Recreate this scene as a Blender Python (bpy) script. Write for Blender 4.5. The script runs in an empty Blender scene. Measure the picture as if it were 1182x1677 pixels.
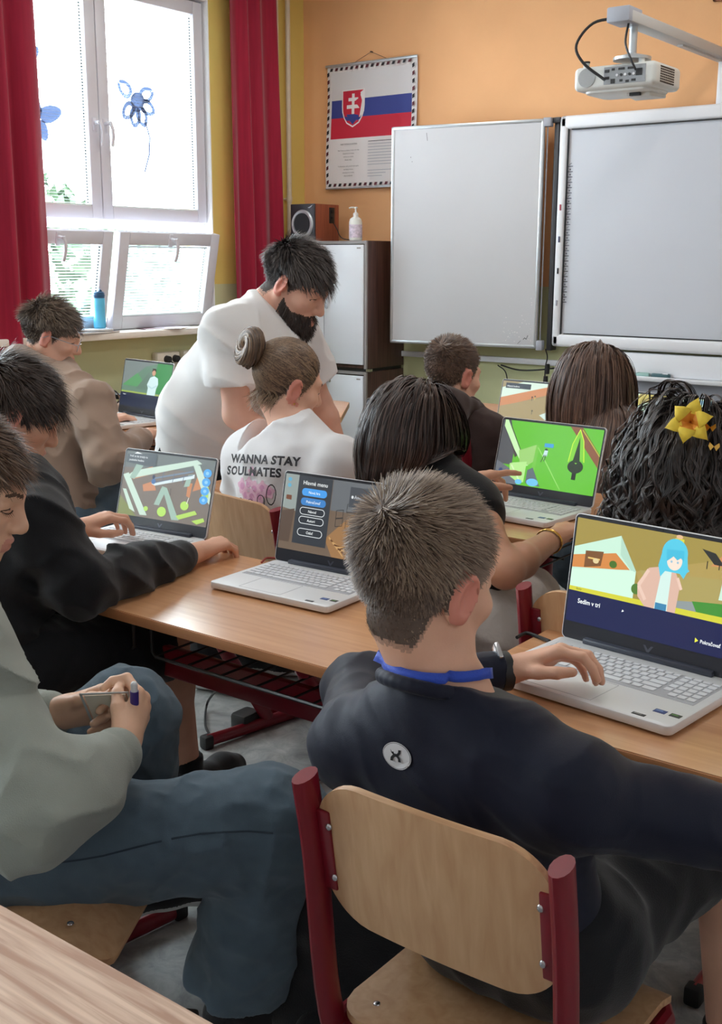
import bpy, bmesh, math, random
import numpy as np
from mathutils import Vector, Matrix, Euler, Quaternion
random.seed(7)
RNG = np.random.default_rng(7)
SC = bpy.context.scene
COL = SC.collection
PI = math.pi

# ---------------------------------------------------------------- camera, sky, exposure
cam_data = bpy.data.cameras.new('camera')
cam = bpy.data.objects.new('camera', cam_data)
COL.objects.link(cam)
SC.camera = cam
cam_data.sensor_fit = 'VERTICAL'
cam_data.sensor_height = 24.0
cam_data.lens = 24.0 * 1849.64 / 1677.0
cam_data.clip_start = 0.02
_y, _p, _r = math.radians(37.18), math.radians(12.566), math.radians(0.207)
_f = Vector((-math.sin(_y) * math.cos(_p), math.cos(_y) * math.cos(_p), -math.sin(_p)))
_rt = Vector((math.cos(_y), math.sin(_y), 0))
_up = _rt.cross(_f)
_rt2 = _rt * math.cos(_r) + _up * math.sin(_r)
_up2 = -_rt * math.sin(_r) + _up * math.cos(_r)
_m = Matrix((_rt2, _up2, -_f)).transposed().to_4x4()
_m.translation = Vector((0, 0, 1.5))
cam.matrix_world = _m

SKY_STRENGTH = 4.6
FILL_LAMP_W = 2.0  # base power of the added ceiling lamps that fill the shadows
world = bpy.data.worlds.new('overcast_sky')
SC.world = world
world.use_nodes = True
wn = world.node_tree.nodes; wl = world.node_tree.links
wn.clear()
wo = wn.new('ShaderNodeOutputWorld'); wb = wn.new('ShaderNodeBackground')
tc = wn.new('ShaderNodeTexCoord'); sx = wn.new('ShaderNodeSeparateXYZ'); rp = wn.new('ShaderNodeValToRGB')
wl.new(tc.outputs['Generated'], sx.inputs[0]); wl.new(sx.outputs['Z'], rp.inputs[0])
rp.color_ramp.elements[0].position = 0.0; rp.color_ramp.elements[0].color = (0.80, 0.89, 1.0, 1)
rp.color_ramp.elements[1].position = 0.6; rp.color_ramp.elements[1].color = (0.86, 0.93, 1.0, 1)
wl.new(rp.outputs[0], wb.inputs[0]); wb.inputs[1].default_value = SKY_STRENGTH
wl.new(wb.outputs[0], wo.inputs[0])
SC.view_settings.view_transform = 'Standard'
SC.view_settings.look = 'None'
SC.view_settings.gamma = 1.0
SC.view_settings.use_curve_mapping = False
SC.view_settings.exposure = 2.45
try:
    SC.cycles.use_denoising = True
    SC.cycles.max_bounces = 8
    SC.cycles.diffuse_bounces = 5
    SC.cycles.transparent_max_bounces = 12
    SC.cycles.sample_clamp_indirect = 6.0
    SC.cycles.caustics_reflective = False
    SC.cycles.caustics_refractive = False
except Exception:
    pass

# ---------------------------------------------------------------- naming helpers
def tag(o, label=None, cat=None, group=None, kind=None):
    if label: o['label'] = label
    if cat: o['category'] = cat
    if group: o['group'] = group
    if kind: o['kind'] = kind
    return o

def empty(name, loc=(0, 0, 0), rz=0.0, label=None, cat=None, group=None):
    o = bpy.data.objects.new(name, None)
    COL.objects.link(o)
    o.empty_display_size = 0.1
    o.location = loc
    o.rotation_euler = (0, 0, rz)
    return tag(o, label, cat, group)

def link(name, me, mats, parent=None):
    o = bpy.data.objects.new(name, me)
    COL.objects.link(o)
    if mats is not None:
        for m in (mats if isinstance(mats, (list, tuple)) else [mats]):
            me.materials.append(m)
    if parent: o.parent = parent
    return o

def copy_tree(o, parent=None):
    c = o.copy(); COL.objects.link(c); c.parent = parent
    for ch in list(o.children): copy_tree(ch, c)
    return c

# ---------------------------------------------------------------- mesh helpers
class MB:
    """collects shapes in one bmesh and links them as one object"""
    def __init__(s): s.bm = bmesh.new()
    def _mi(s, geom, mi):
        if mi:
            for f in geom: f.material_index = mi
    def box(s, c, size, rot=None, bevel=0.0, seg=2, mi=0):
        t = bmesh.new()
        bmesh.ops.create_cube(t, size=1.0)
        bmesh.ops.scale(t, vec=size, verts=t.verts)
        if bevel > 0:
            bmesh.ops.bevel(t, geom=list(t.edges), offset=min(bevel, min(size) * .49), segments=seg, profile=0.5, affect='EDGES')
        M = Matrix.Translation(c)
        if rot is not None: M = M @ (rot.to_4x4() if hasattr(rot, 'to_4x4') else Euler(rot).to_matrix().to_4x4())
        s.merge(t, M, mi); return s
    def merge(s, t, M=None, mi=0):
        if M is not None: bmesh.ops.transform(t, matrix=M, verts=t.verts)
        mp = {v: s.bm.verts.new(v.co) for v in t.verts}
        for f in t.faces:
            try:
                nf = s.bm.faces.new([mp[v] for v in f.verts]); nf.material_index = mi; nf.smooth = True
            except ValueError: pass
        t.free()
    def cyl(s, a, b, r, r2=None, n=16, mi=0, cap=True):
        a = Vector(a); b = Vector(b); r2 = r if r2 is None else r2
        return s.tube([a, b], [r, r2], n=n, mi=mi, cap=cap)
    def tube(s, pts, r, n=10, mi=0, cap=True, flat=None, up=None):
        """sweep a circle (or an ellipse, flat = ratio) along pts"""
        pts = [Vector(p) for p in pts]
        rs = r if isinstance(r, (list, tuple)) else [r] * len(pts)
        rings = []; nrm = None
        for i, p in enumerate(pts):
            t = (pts[min(i + 1, len(pts) - 1)] - pts[max(i - 1, 0)]).normalized()
            if nrm is None:
                ref = Vector(up) if up else (Vector((0, 0, 1)) if abs(t.z) < .9 else Vector((0, 1, 0)))
                nrm = (ref - t * ref.dot(t)).normalized()
            else:
                nrm = (nrm - t * nrm.dot(t)).normalized()
            bi = t.cross(nrm)
            k = 1.0 if flat is None else flat
            rings.append([s.bm.verts.new(p + (nrm * math.cos(2 * PI * j / n) + bi * math.sin(2 * PI * j / n) * k) * rs[i]) for j in range(n)])
        for i in range(len(rings) - 1):
            for j in range(n):
                f = s.bm.faces.new((rings[i][j], rings[i][(j + 1) % n], rings[i + 1][(j + 1) % n], rings[i + 1][j]))
                f.smooth = True; f.material_index = mi
        if cap:
            for rg in (list(reversed(rings[0])), rings[-1]):
                f = s.bm.faces.new(rg); f.material_index = mi
        return s
    def lathe(s, prof, M=None, n=24, mi=0):
        """prof = [(r, z)...] revolved round z"""
        M = M or Matrix()
        rings = []
        for r, z in prof:
            if r < 1e-6: rings.append([s.bm.verts.new(M @ Vector((0, 0, z)))])
            else: rings.append([s.bm.verts.new(M @ Vector((r * math.cos(2 * PI * j / n), r * math.sin(2 * PI * j / n), z))) for j in range(n)])
        for A, B in zip(rings, rings[1:]):
            for j in range(n):
                vs = [A[j % len(A)], A[(j + 1) % len(A)], B[(j + 1) % len(B)], B[j % len(B)]]
                u = []
                for v in vs:
                    if v not in u: u.append(v)
                if len(u) > 2:
                    try:
                        f = s.bm.faces.new(u); f.smooth = True; f.material_index = mi
                    except ValueError: pass
        return s
    def prism(s, poly, z0, z1, M=None, mi=0, bevel=0.0):
        """polygon in xy, extruded along z"""
        t = bmesh.new()
        vs = [t.verts.new((p[0], p[1], z0)) for p in poly]
        f = t.faces.new(vs)
        r = bmesh.ops.extrude_face_region(t, geom=[f])
        bmesh.ops.translate(t, vec=(0, 0, z1 - z0), verts=[v for v in r['geom'] if isinstance(v, bmesh.types.BMVert)])
        bmesh.ops.recalc_face_normals(t, faces=t.faces)
        if bevel > 0:
            es = [e for e in t.edges if abs(e.verts[0].co.z - e.verts[1].co.z) < 1e-6]
            bmesh.ops.bevel(t, geom=es, offset=bevel, segments=2, profile=0.5, affect='EDGES')
        s.merge(t, M, mi); return s
    def poly(s, pts, mi=0, M=None):
        vs = [s.bm.verts.new((M @ Vector(p)) if M is not None else p) for p in pts]
        f = s.bm.faces.new(vs); f.material_index = mi
        return s
    def ball(s, c, r, M=None, n=12, mi=0):
        t = bmesh.new()
        bmesh.ops.create_uvsphere(t, u_segments=n * 2, v_segments=n, radius=1)
        r = (r, r, r) if not isinstance(r, (tuple, list)) else r
        X = Matrix.Translation(c) @ (M or Matrix()) @ Matrix.Diagonal((r[0], r[1], r[2], 1))
        s.merge(t, X, mi); return s
    def add_mesh(s, me, M, mi=0):
        t = bmesh.new(); t.from_mesh(me); s.merge(t, M, mi); return s
    def build(s, name, mats, parent=None, sharp=35, recalc=False):
        me = bpy.data.meshes.new(name)
        if recalc: bmesh.ops.recalc_face_normals(s.bm, faces=s.bm.faces)
        s.bm.to_mesh(me); s.bm.free()
        for p in me.polygons: p.use_smooth = True
        try: me.set_sharp_from_angle(angle=math.radians(sharp))
        except Exception: pass
        return link(name, me, mats, parent)

def rrect(w, h, r, n=6, cx=0, cy=0):
    """rounded rectangle outline, counter-clockwise"""
    o = []
    for sx_, sy_, a0 in ((1, 1, 0), (-1, 1, 90), (-1, -1, 180), (1, -1, 270)):
        for i in range(n + 1):
            a = math.radians(a0 + 90 * i / n)
            o.append((cx + sx_ * (w / 2 - r) + r * math.cos(a), cy + sy_ * (h / 2 - r) + r * math.sin(a)))
    return o

def bez(p0, p1, p2, p3, n=12):
    p0, p1, p2, p3 = map(Vector, (p0, p1, p2, p3))
    return [p0 * (1 - t) ** 3 + p1 * 3 * t * (1 - t) ** 2 + p2 * 3 * t * t * (1 - t) + p3 * t ** 3 for t in [i / n for i in range(n + 1)]]

def smooth_path(pts, n=6):
    """Catmull-Rom through pts"""
    P = [Vector(p) for p in pts]; P = [P[0] * 2 - P[1]] + P + [P[-1] * 2 - P[-2]]
    o = []
    for i in range(1, len(P) - 2):
        for k in range(n):
            t = k / n; a, b, c, d = P[i - 1], P[i], P[i + 1], P[i + 2]
            o.append(0.5 * ((2 * b) + (c - a) * t + (2 * a - 5 * b + 4 * c - d) * t * t + (3 * b - a - 3 * c + d) * t ** 3))
    o.append(P[-2]); return o

def text_mesh(txt, size=1.0, bold=0.0, align='LEFT', squash=1.0):
    cu = bpy.data.curves.new('t', 'FONT'); cu.body = txt; cu.size = size; cu.align_x = align; cu.offset = bold
    cu.resolution_u = 3
    ob = bpy.data.objects.new('t', cu); COL.objects.link(ob)
    dg = bpy.context.evaluated_depsgraph_get(); dg.update()
    me = bpy.data.meshes.new_from_object(ob.evaluated_get(dg))
    bpy.data.objects.remove(ob); bpy.data.curves.remove(cu)
    if squash != 1.0:
        for v in me.vertices: v.co.x *= squash
    return me

# ---------------------------------------------------------------- materials
def srgb(r, g, b):
    f = lambda c: (c / 255 / 12.92) if c / 255 <= .04045 else ((c / 255 + .055) / 1.055) ** 2.4
    return (f(r), f(g), f(b), 1)

def mat(name, col, rough=.5, spec=.5, metal=0.0, noise=0.0, nscale=20.0, bump=0.0, bscale=60.0, sheen=0.0, sss=0.0, coat=0.0, stretch=None, emit=0.0, alpha=1.0, trans=0.0):
    m = bpy.data.materials.new(name); m.use_nodes = True
    N = m.node_tree.nodes; L = m.node_tree.links
    b = N['Principled BSDF']
    col = tuple(col) if len(col) == 4 else (*col, 1)
    b.inputs['Base Color'].default_value = col
    b.inputs['Roughness'].default_value = rough
    b.inputs['Metallic'].default_value = metal
    b.inputs['Specular IOR Level'].default_value = spec
    if sheen: b.inputs['Sheen Weight'].default_value = sheen; b.inputs['Sheen Roughness'].default_value = .5
    if sss:
        b.inputs['Subsurface Weight'].default_value = sss
        b.inputs['Subsurface Radius'].default_value = (.012, .005, .003); b.inputs['Subsurface Scale'].default_value = 1.0
    if coat: b.inputs['Coat Weight'].default_value = coat; b.inputs['Coat Roughness'].default_value = .15
    if trans: b.inputs['Transmission Weight'].default_value = trans
    if alpha < 1: b.inputs['Alpha'].default_value = alpha
    if emit:
        b.inputs['Emission Color'].default_value = col; b.inputs['Emission Strength'].default_value = emit
    if noise or bump:
        t = N.new('ShaderNodeTexCoord'); mp = N.new('ShaderNodeMapping')
        if stretch: mp.inputs['Scale'].default_value = stretch
        L.new(t.outputs['Object'], mp.inputs[0])
    if noise:
        n = N.new('ShaderNodeTexNoise'); n.inputs['Scale'].default_value = nscale; n.inputs['Detail'].default_value = 4
        L.new(mp.outputs[0], n.inputs[0])
        r = N.new('ShaderNodeValToRGB')
        r.color_ramp.elements[0].position = .3; r.color_ramp.elements[1].position = .7
        r.color_ramp.elements[0].color = tuple(max(0, c * (1 - noise)) for c in col[:3]) + (1,)
        r.color_ramp.elements[1].color = tuple(min(1, c * (1 + noise)) for c in col[:3]) + (1,)
        L.new(n.outputs[0], r.inputs[0]); L.new(r.outputs[0], b.inputs['Base Color'])
    if bump:
        n2 = N.new('ShaderNodeTexNoise'); n2.inputs['Scale'].default_value = bscale; n2.inputs['Detail'].default_value = 3
        L.new(mp.outputs[0], n2.inputs[0])
        bp = N.new('ShaderNodeBump'); bp.inputs['Strength'].default_value = bump; bp.inputs['Distance'].default_value = .004
        L.new(n2.outputs[0], bp.inputs['Height']); L.new(bp.outputs[0], b.inputs['Normal'])
    return m

def wood(name, c1, c2, scale=1.0, axis='X', rough=.4, coat=.0, contrast=1.0):
    """fine straight grain along one axis"""
    m = bpy.data.materials.new(name); m.use_nodes = True
    N = m.node_tree.nodes; L = m.node_tree.links; b = N['Principled BSDF']
    t = N.new('ShaderNodeTexCoord'); mp = N.new('ShaderNodeMapping')
    sc = [22 * scale] * 3; sc['XYZ'.index(axis)] = 1.3 * scale
    mp.inputs['Scale'].default_value = sc
    L.new(t.outputs['Object'], mp.inputs[0])
    n = N.new('ShaderNodeTexNoise'); n.inputs['Scale'].default_value = 2.2; n.inputs['Detail'].default_value = 6; n.inputs['Distortion'].default_value = .6
    L.new(mp.outputs[0], n.inputs[0])
    r = N.new('ShaderNodeValToRGB'); r.color_ramp.elements[0].position = .5 - .2 / contrast; r.color_ramp.elements[1].position = .5 + .2 / contrast
    r.color_ramp.elements[0].color = c1; r.color_ramp.elements[1].color = c2
    L.new(n.outputs[0], r.inputs[0]); L.new(r.outputs[0], b.inputs['Base Color'])
    b.inputs['Roughness'].default_value = rough
    if coat: b.inputs['Coat Weight'].default_value = coat; b.inputs['Coat Roughness'].default_value = .2
    return m

def emis(name, col, s=1.0):
    m = bpy.data.materials.new(name); m.use_nodes = True
    N = m.node_tree.nodes; L = m.node_tree.links
    b = N['Principled BSDF']
    b.inputs['Base Color'].default_value = (.01, .01, .01, 1); b.inputs['Roughness'].default_value = .35
    b.inputs['Emission Color'].default_value = col; b.inputs['Emission Strength'].default_value = s
    return m

def window_glass(name):
    m = bpy.data.materials.new(name); m.use_nodes = True
    N = m.node_tree.nodes; L = m.node_tree.links; N.clear()
    o = N.new('ShaderNodeOutputMaterial'); mx = N.new('ShaderNodeMixShader'); t = N.new('ShaderNodeBsdfTransparent'); g = N.new('ShaderNodeBsdfGlossy')
    fr = N.new('ShaderNodeFresnel'); fr.inputs[0].default_value = 1.3
    g.inputs['Roughness'].default_value = .02; t.inputs[0].default_value = (.97, .99, .98, 1)
    L.new(fr.outputs[0], mx.inputs[0]); L.new(t.outputs[0], mx.inputs[1]); L.new(g.outputs[0], mx.inputs[2]); L.new(mx.outputs[0], o.inputs[0])
    return m

# ---------------------------------------------------------------- sculpting: signed distance volumes -> one closed mesh
V3 = lambda p: np.array(p, dtype=np.float64)
def unit(v):
    v = V3(v); return v / (np.linalg.norm(v) + 1e-12)

def vnoise(x, y, z, seed=0):
    """value noise, -1..1"""
    xi = np.floor(x).astype(np.int64); yi = np.floor(y).astype(np.int64); zi = np.floor(z).astype(np.int64)
    fx = x - xi; fy = y - yi; fz = z - zi
    fx = fx * fx * (3 - 2 * fx); fy = fy * fy * (3 - 2 * fy); fz = fz * fz * (3 - 2 * fz)
    def h(a, b, c):
        n = (a * 374761393 + b * 668265263 + c * 2147483647 + seed * 144269) & 0xffffffff
        n = ((n ^ (n >> 13)) * 1274126177) & 0xffffffff
        return ((n ^ (n >> 16)) & 0xffff) / 32767.5 - 1.0
    r = 0
    for dx in (0, 1):
        wx = fx if dx else 1 - fx
        for dy in (0, 1):
            wy = fy if dy else 1 - fy
            for dz in (0, 1):
                wz = fz if dz else 1 - fz
                r = r + h(xi + dx, yi + dy, zi + dz) * wx * wy * wz
    return r

class Vol:
    def __init__(s, lo, hi, h):
        s.h = h; s.lo = V3(lo); s.n = np.ceil((V3(hi) - s.lo) / h).astype(int) + 1
        s.d = np.full(s.n, 0.2, dtype=np.float32)
        s.ax = [(s.lo[i] + h * np.arange(s.n[i])).astype(np.float32) for i in range(3)]
    def win(s, lo, hi):
        a = np.clip(np.floor((V3(lo) - s.lo) / s.h).astype(int), 0, s.n); b = np.clip(np.ceil((V3(hi) - s.lo) / s.h).astype(int) + 1, 0, s.n)
        if np.any(b - a < 2): return None, None
        sl = tuple(slice(a[i], b[i]) for i in range(3))
        g = (s.ax[0][sl[0]][:, None, None], s.ax[1][sl[1]][None, :, None], s.ax[2][sl[2]][None, None, :])
        return sl, g
    def put(s, lo, hi, fn, k=0.0, op='u'):
        m = k + 3 * s.h
        sl, g = s.win(V3(lo) - m, V3(hi) + m)
        if sl is None: return s
        e = fn(*g).astype(np.float32); d = s.d[sl]
        if op == 'u':
            if k > 0:
                hh = np.maximum(k - np.abs(d - e), 0) / k
                s.d[sl] = np.minimum(d, e) - hh * hh * k * .25
            else: s.d[sl] = np.minimum(d, e)
        elif op == 's':
            e = -e
            if k > 0:
                hh = np.maximum(k - np.abs(d - e), 0) / k
                s.d[sl] = np.maximum(d, e) + hh * hh * k * .25
            else: s.d[sl] = np.maximum(d, e)
        elif op == 'i':
            s.d[sl] = np.maximum(d, e)
        return s
    def cone(s, a, b, ra, rb=None, k=.01, op='u', flat=0, squash=None):
        """capsule with two radii; flat 1 cuts the b end square; squash=(axis, f) makes the section oval"""
        a = V3(a); b = V3(b); rb = ra if rb is None else rb
        ab = b - a; L2 = float(ab @ ab) + 1e-12; L = math.sqrt(L2); r = max(ra, rb)
        sq = None
        if squash is not None:
            ax = unit(squash[0]); sq = (ax, squash[1]); r = r * max(1, 1 / squash[1])
        def fn(x, y, z):
            px = x - a[0]; py = y - a[1]; pz = z - a[2]
            tr = (px * ab[0] + py * ab[1] + pz * ab[2]) / L2
            t = np.clip(tr, 0, 1)
            qx = px - t * ab[0]; qy = py - t * ab[1]; qz = pz - t * ab[2]
            if sq is not None:
                u = qx * sq[0][0] + qy * sq[0][1] + qz * sq[0][2]
                f = sq[1] - 1
                qx = qx + sq[0][0] * u * f; qy = qy + sq[0][1] * u * f; qz = qz + sq[0][2] * u * f
            d = np.sqrt(qx * qx + qy * qy + qz * qz) - (ra + (rb - ra) * t)
            if flat: d = np.maximum(d, (tr - 1) * L)
            return d
        return s.put(np.minimum(a, b) - r, np.maximum(a, b) + r, fn, k, op)
    def chain(s, pts, rs, k=.01, **kw):
        for i in range(len(pts) - 1): s.cone(pts[i], pts[i + 1], rs[i], rs[i + 1], k, **kw)
        return s
    def ell(s, c, r, R=None, k=.01, op='u'):
        c = V3(c); r = V3(r); R = np.eye(3) if R is None else np.array(R)   # columns = local axes
        def fn(x, y, z):
            px = x - c[0]; py = y - c[1]; pz = z - c[2]
            q = [(px * R[0, i] + py * R[1, i] + pz * R[2, i]) / r[i] for i in range(3)]
            k0 = np.sqrt(q[0] ** 2 + q[1] ** 2 + q[2] ** 2)
            k1 = np.sqrt((q[0] / r[0]) ** 2 + (q[1] / r[1]) ** 2 + (q[2] / r[2]) ** 2) + 1e-9
            return k0 * (k0 - 1) / k1
        e = np.sqrt(((R * r) ** 2).sum(1))
        return s.put(c - e, c + e, fn, k, op)
    def cut(s, p, n, lo=None, hi=None):
        """remove everything on the +n side of the plane (inside lo..hi)"""
        p = V3(p); n = unit(n)
        lo = s.lo if lo is None else lo; hi = s.lo + s.h * s.n if hi is None else hi
        sl, g = s.win(lo, hi)
        if sl is None: return s
        e = (g[0] - p[0]) * n[0] + (g[1] - p[1]) * n[1] + (g[2] - p[2]) * n[2]
        s.d[sl] = np.maximum(s.d[sl], e.astype(np.float32)); return s
    def wrinkle(s, amp, freq, seed=0, ridged=True, R=None, lo=None, hi=None, mask=None):
        """creases: noise in a stretched frame, freq per local axis"""
        lo = s.lo if lo is None else lo; hi = s.lo + s.h * s.n if hi is None else hi
        sl, g = s.win(lo, hi)
        if sl is None: return s
        d = s.d[sl]; band = np.abs(d) < max(.03, amp * 3)
        I = np.nonzero(band)
        if len(I[0]) == 0: return s
        P = np.stack([g[0].ravel()[I[0]], g[1].ravel()[I[1]], g[2].ravel()[I[2]]], 1).astype(np.float64)
        Q = P if R is None else P @ np.array(R)
        Q = Q * V3(freq)
        w = .35 * vnoise(Q[:, 0] * .7 + 5, Q[:, 1] * .7, Q[:, 2] * .7, seed + 9)
        v = vnoise(Q[:, 0] + w, Q[:, 1] + w, Q[:, 2], seed)
        if ridged: v = 1 - 2 * np.abs(v) ** .8
        v2 = vnoise(Q[:, 0] * 2.1, Q[:, 1] * 2.1, Q[:, 2] * 2.1 + 3, seed + 4)
        v = v + .4 * v2
        if mask is not None: v = v * mask(P)
        d[I] = d[I] - (amp * v).astype(np.float32)
        s.d[sl] = d; return s
    def mesh(s, smooth=1):
        d = s.d; n = d.shape
        # close at the borders
        d[0] = np.maximum(d[0], s.h); d[-1] = np.maximum(d[-1], s.h); d[:, 0] = np.maximum(d[:, 0], s.h); d[:, -1] = np.maximum(d[:, -1], s.h); d[:, :, 0] = np.maximum(d[:, :, 0], s.h); d[:, :, -1] = np.maximum(d[:, :, -1], s.h)
        neg = d < 0
        cnt = np.zeros((n[0] - 1, n[1] - 1, n[2] - 1), np.int8)
        for i in (0, 1):
            for j in (0, 1):
                for k in (0, 1): cnt += neg[i:n[0] - 1 + i, j:n[1] - 1 + j, k:n[2] - 1 + k]
        act = (cnt > 0) & (cnt < 8)
        I = np.stack(np.nonzero(act), 1)
        idx = np.full(cnt.shape, -1, np.int32); idx[act] = np.arange(len(I), dtype=np.int32)
        acc = np.zeros((len(I), 3)); w = np.zeros(len(I))
        cor = [(i, j, k) for i in (0, 1) for j in (0, 1) for k in (0, 1)]
        val = {c: d[I[:, 0] + c[0], I[:, 1] + c[1], I[:, 2] + c[2]].astype(np.float64) for c in cor}
        for a in cor:
            for ax in range(3):
                if a[ax] == 0:
                    b = list(a); b[ax] = 1; b = tuple(b)
                    va, vb = val[a], val[b]; x = (va < 0) != (vb < 0)
                    t = np.where(x, va / np.where(x, va - vb, 1), 0)
                    p = np.tile(V3(a), (len(I), 1)); p[:, ax] = t
                    acc[x] += p[x]; w[x] += 1
        P = s.lo + s.h * (I + acc / np.maximum(w, 1)[:, None])
        quads = []
        for ax in range(3):
            o1, o2 = (ax + 1) % 3, (ax + 2) % 3
            A = [slice(None)] * 3; B = [slice(None)] * 3
            A[ax] = slice(0, n[ax] - 1); B[ax] = slice(1, n[ax])
            for o in (o1, o2): A[o] = slice(1, n[o] - 1); B[o] = slice(1, n[o] - 1)
            na = neg[tuple(A)]; nb = neg[tuple(B)]
            for flip, msk in ((0, na & ~nb), (1, ~na & nb)):
                J = np.stack(np.nonzero(msk), 1)
                if len(J) == 0: continue
                J[:, o1] += 1; J[:, o2] += 1
                q = []
                for u, v in ((0, 0), (1, 0), (1, 1), (0, 1)):
                    K = J.copy(); K[:, o1] -= u; K[:, o2] -= v
                    q.append(idx[K[:, 0], K[:, 1], K[:, 2]])
                q = np.stack(q, 1)
                quads.append(q[:, ::-1] if flip else q)
        F = np.concatenate(quads) if quads else np.zeros((0, 4), np.int32)
        F = F[(F >= 0).all(1)]
        E = np.concatenate([F[:, [0, 1]], F[:, [1, 2]], F[:, [2, 3]], F[:, [3, 0]]])
        E = np.concatenate([E, E[:, ::-1]])
        for it in range(smooth * 2):
            S = np.stack([np.bincount(E[:, 0], P[E[:, 1], c], len(P)) for c in range(3)], 1)
            c = np.maximum(np.bincount(E[:, 0], minlength=len(P)), 1)[:, None]
            P = P + (.5 if it % 2 == 0 else -.51) * (S / c - P)
        return P, F

def fast_mesh(name, P, F, mi=None, smooth=True):
    me = bpy.data.meshes.new(name)
    P = np.ascontiguousarray(P, dtype=np.float32); F = np.ascontiguousarray(F, dtype=np.int32); k = F.shape[1]
    me.vertices.add(len(P)); me.vertices.foreach_set('co', P.ravel())
    me.loops.add(F.size); me.loops.foreach_set('vertex_index', F.ravel())
    me.polygons.add(len(F)); me.polygons.foreach_set('loop_start', np.arange(0, F.size, k, dtype=np.int32))
    try: me.polygons.foreach_set('loop_total', np.full(len(F), k, np.int32))
    except Exception: pass
    me.polygons.foreach_set('use_smooth', np.full(len(F), smooth, bool))
    me.update(calc_edges=True)
    if mi is not None: me.polygons.foreach_set('material_index', np.ascontiguousarray(mi, dtype=np.int32))
    me.validate()
    return me

def sculpt(name, vol, mats, parent=None, smooth=1, paint=None, origin=None):
    """paint: function(face centres) -> material index"""
    P, F = vol.mesh(smooth)
    mi = None
    if paint is not None and len(F): mi = paint(P[F].mean(1))
    if origin is not None: P = P - V3(origin)
    return link(name, fast_mesh(name, P, F, mi), mats, parent)

# ================================================================ THE ROOM
XF, XG = -5.2, -5.3          # inner face of the window wall, plane of the window frames
YW, XR, YB, ZC = 6.2, 1.6, -2.6, 3.35
def wall_paint(name, c, scale=90):
    return mat(name, c, rough=.75, spec=.25, noise=.035, nscale=3, bump=.12, bscale=scale)
M_orange = wall_paint('orange_wall_paint', srgb(229, 175, 126))
M_yellow = wall_paint('yellow_wall_paint', srgb(222, 198, 112))
M_green = wall_paint('green_wall_paint', srgb(198, 200, 156))
M_white = wall_paint('white_plaster', srgb(236, 236, 238))
M_ceil = wall_paint('ceiling_plaster', srgb(235, 233, 228))
M_pvc = mat('white_window_plastic', srgb(208, 207, 214), rough=.35, noise=.02, nscale=5)
M_glass = window_glass('window_pane_glass')
M_alu = mat('blind_slat_metal', srgb(225, 236, 236), rough=.45)
M_dark = mat('black_plastic', srgb(28, 28, 30), rough=.45, noise=.1, nscale=40)
M_rubber = mat('black_rubber_cap', srgb(20, 20, 21), rough=.6, bump=.1)
M_cable = mat('black_cable_sheath', srgb(22, 22, 24), rough=.5, noise=.1, nscale=30)

# floor: grey marbled linoleum
m = bpy.data.materials.new('grey_marbled_linoleum'); m.use_nodes = True
N = m.node_tree.nodes; L = m.node_tree.links; b = N['Principled BSDF']
t = N.new('ShaderNodeTexCoord'); n1 = N.new('ShaderNodeTexNoise'); n1.inputs['Scale'].default_value = 9; n1.inputs['Detail'].default_value = 9; n1.inputs['Roughness'].default_value = .72; n1.inputs['Distortion'].default_value = 1.3
r = N.new('ShaderNodeValToRGB'); r.color_ramp.elements[0].position = .32; r.color_ramp.elements[1].position = .68
r.color_ramp.elements[0].color = srgb(128, 132, 134); r.color_ramp.elements[1].color = srgb(186, 188, 186)
L.new(t.outputs['Object'], n1.inputs[0]); L.new(n1.outputs[0], r.inputs[0]); L.new(r.outputs[0], b.inputs['Base Color'])
b.inputs['Roughness'].default_value = .38
M_floor = m

def struct(name, mb, mats, parent=None):
    return tag(mb.build(name, mats, parent), kind='structure')
def slab(name, lo, hi, mats):
    mb = MB(); lo = Vector(lo); hi = Vector(hi)
    mb.box((lo + hi) / 2, hi - lo)
    return struct(name, mb, mats)
slab('floor', (XF - .35, YB - .2, -.12), (XR + .2, YW + .2, 0), M_floor)
slab('ceiling', (XF - .35, YB - .2, ZC), (XR + .2, YW + .2, ZC + .15), M_ceil)
GZ = 1.348
mb = MB()
mb.box(((XF + XR) / 2, YW + .1, (GZ + ZC) / 2), (XR - XF + .6, .2, ZC - GZ), mi=0)
mb.box(((XF + XR) / 2, YW + .1, GZ / 2), (XR - XF + .6, .2, GZ), mi=1)
struct('wall_front', mb, [M_orange, M_green])
M_cream = wall_paint('cream_wall_paint', srgb(232, 226, 224))
slab('wall_right', (XR, YB, 0), (XR + .2, YW, ZC), M_cream)
slab('wall_back', (XF, YB - .2, 0), (XR, YB, ZC), M_cream)
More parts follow.
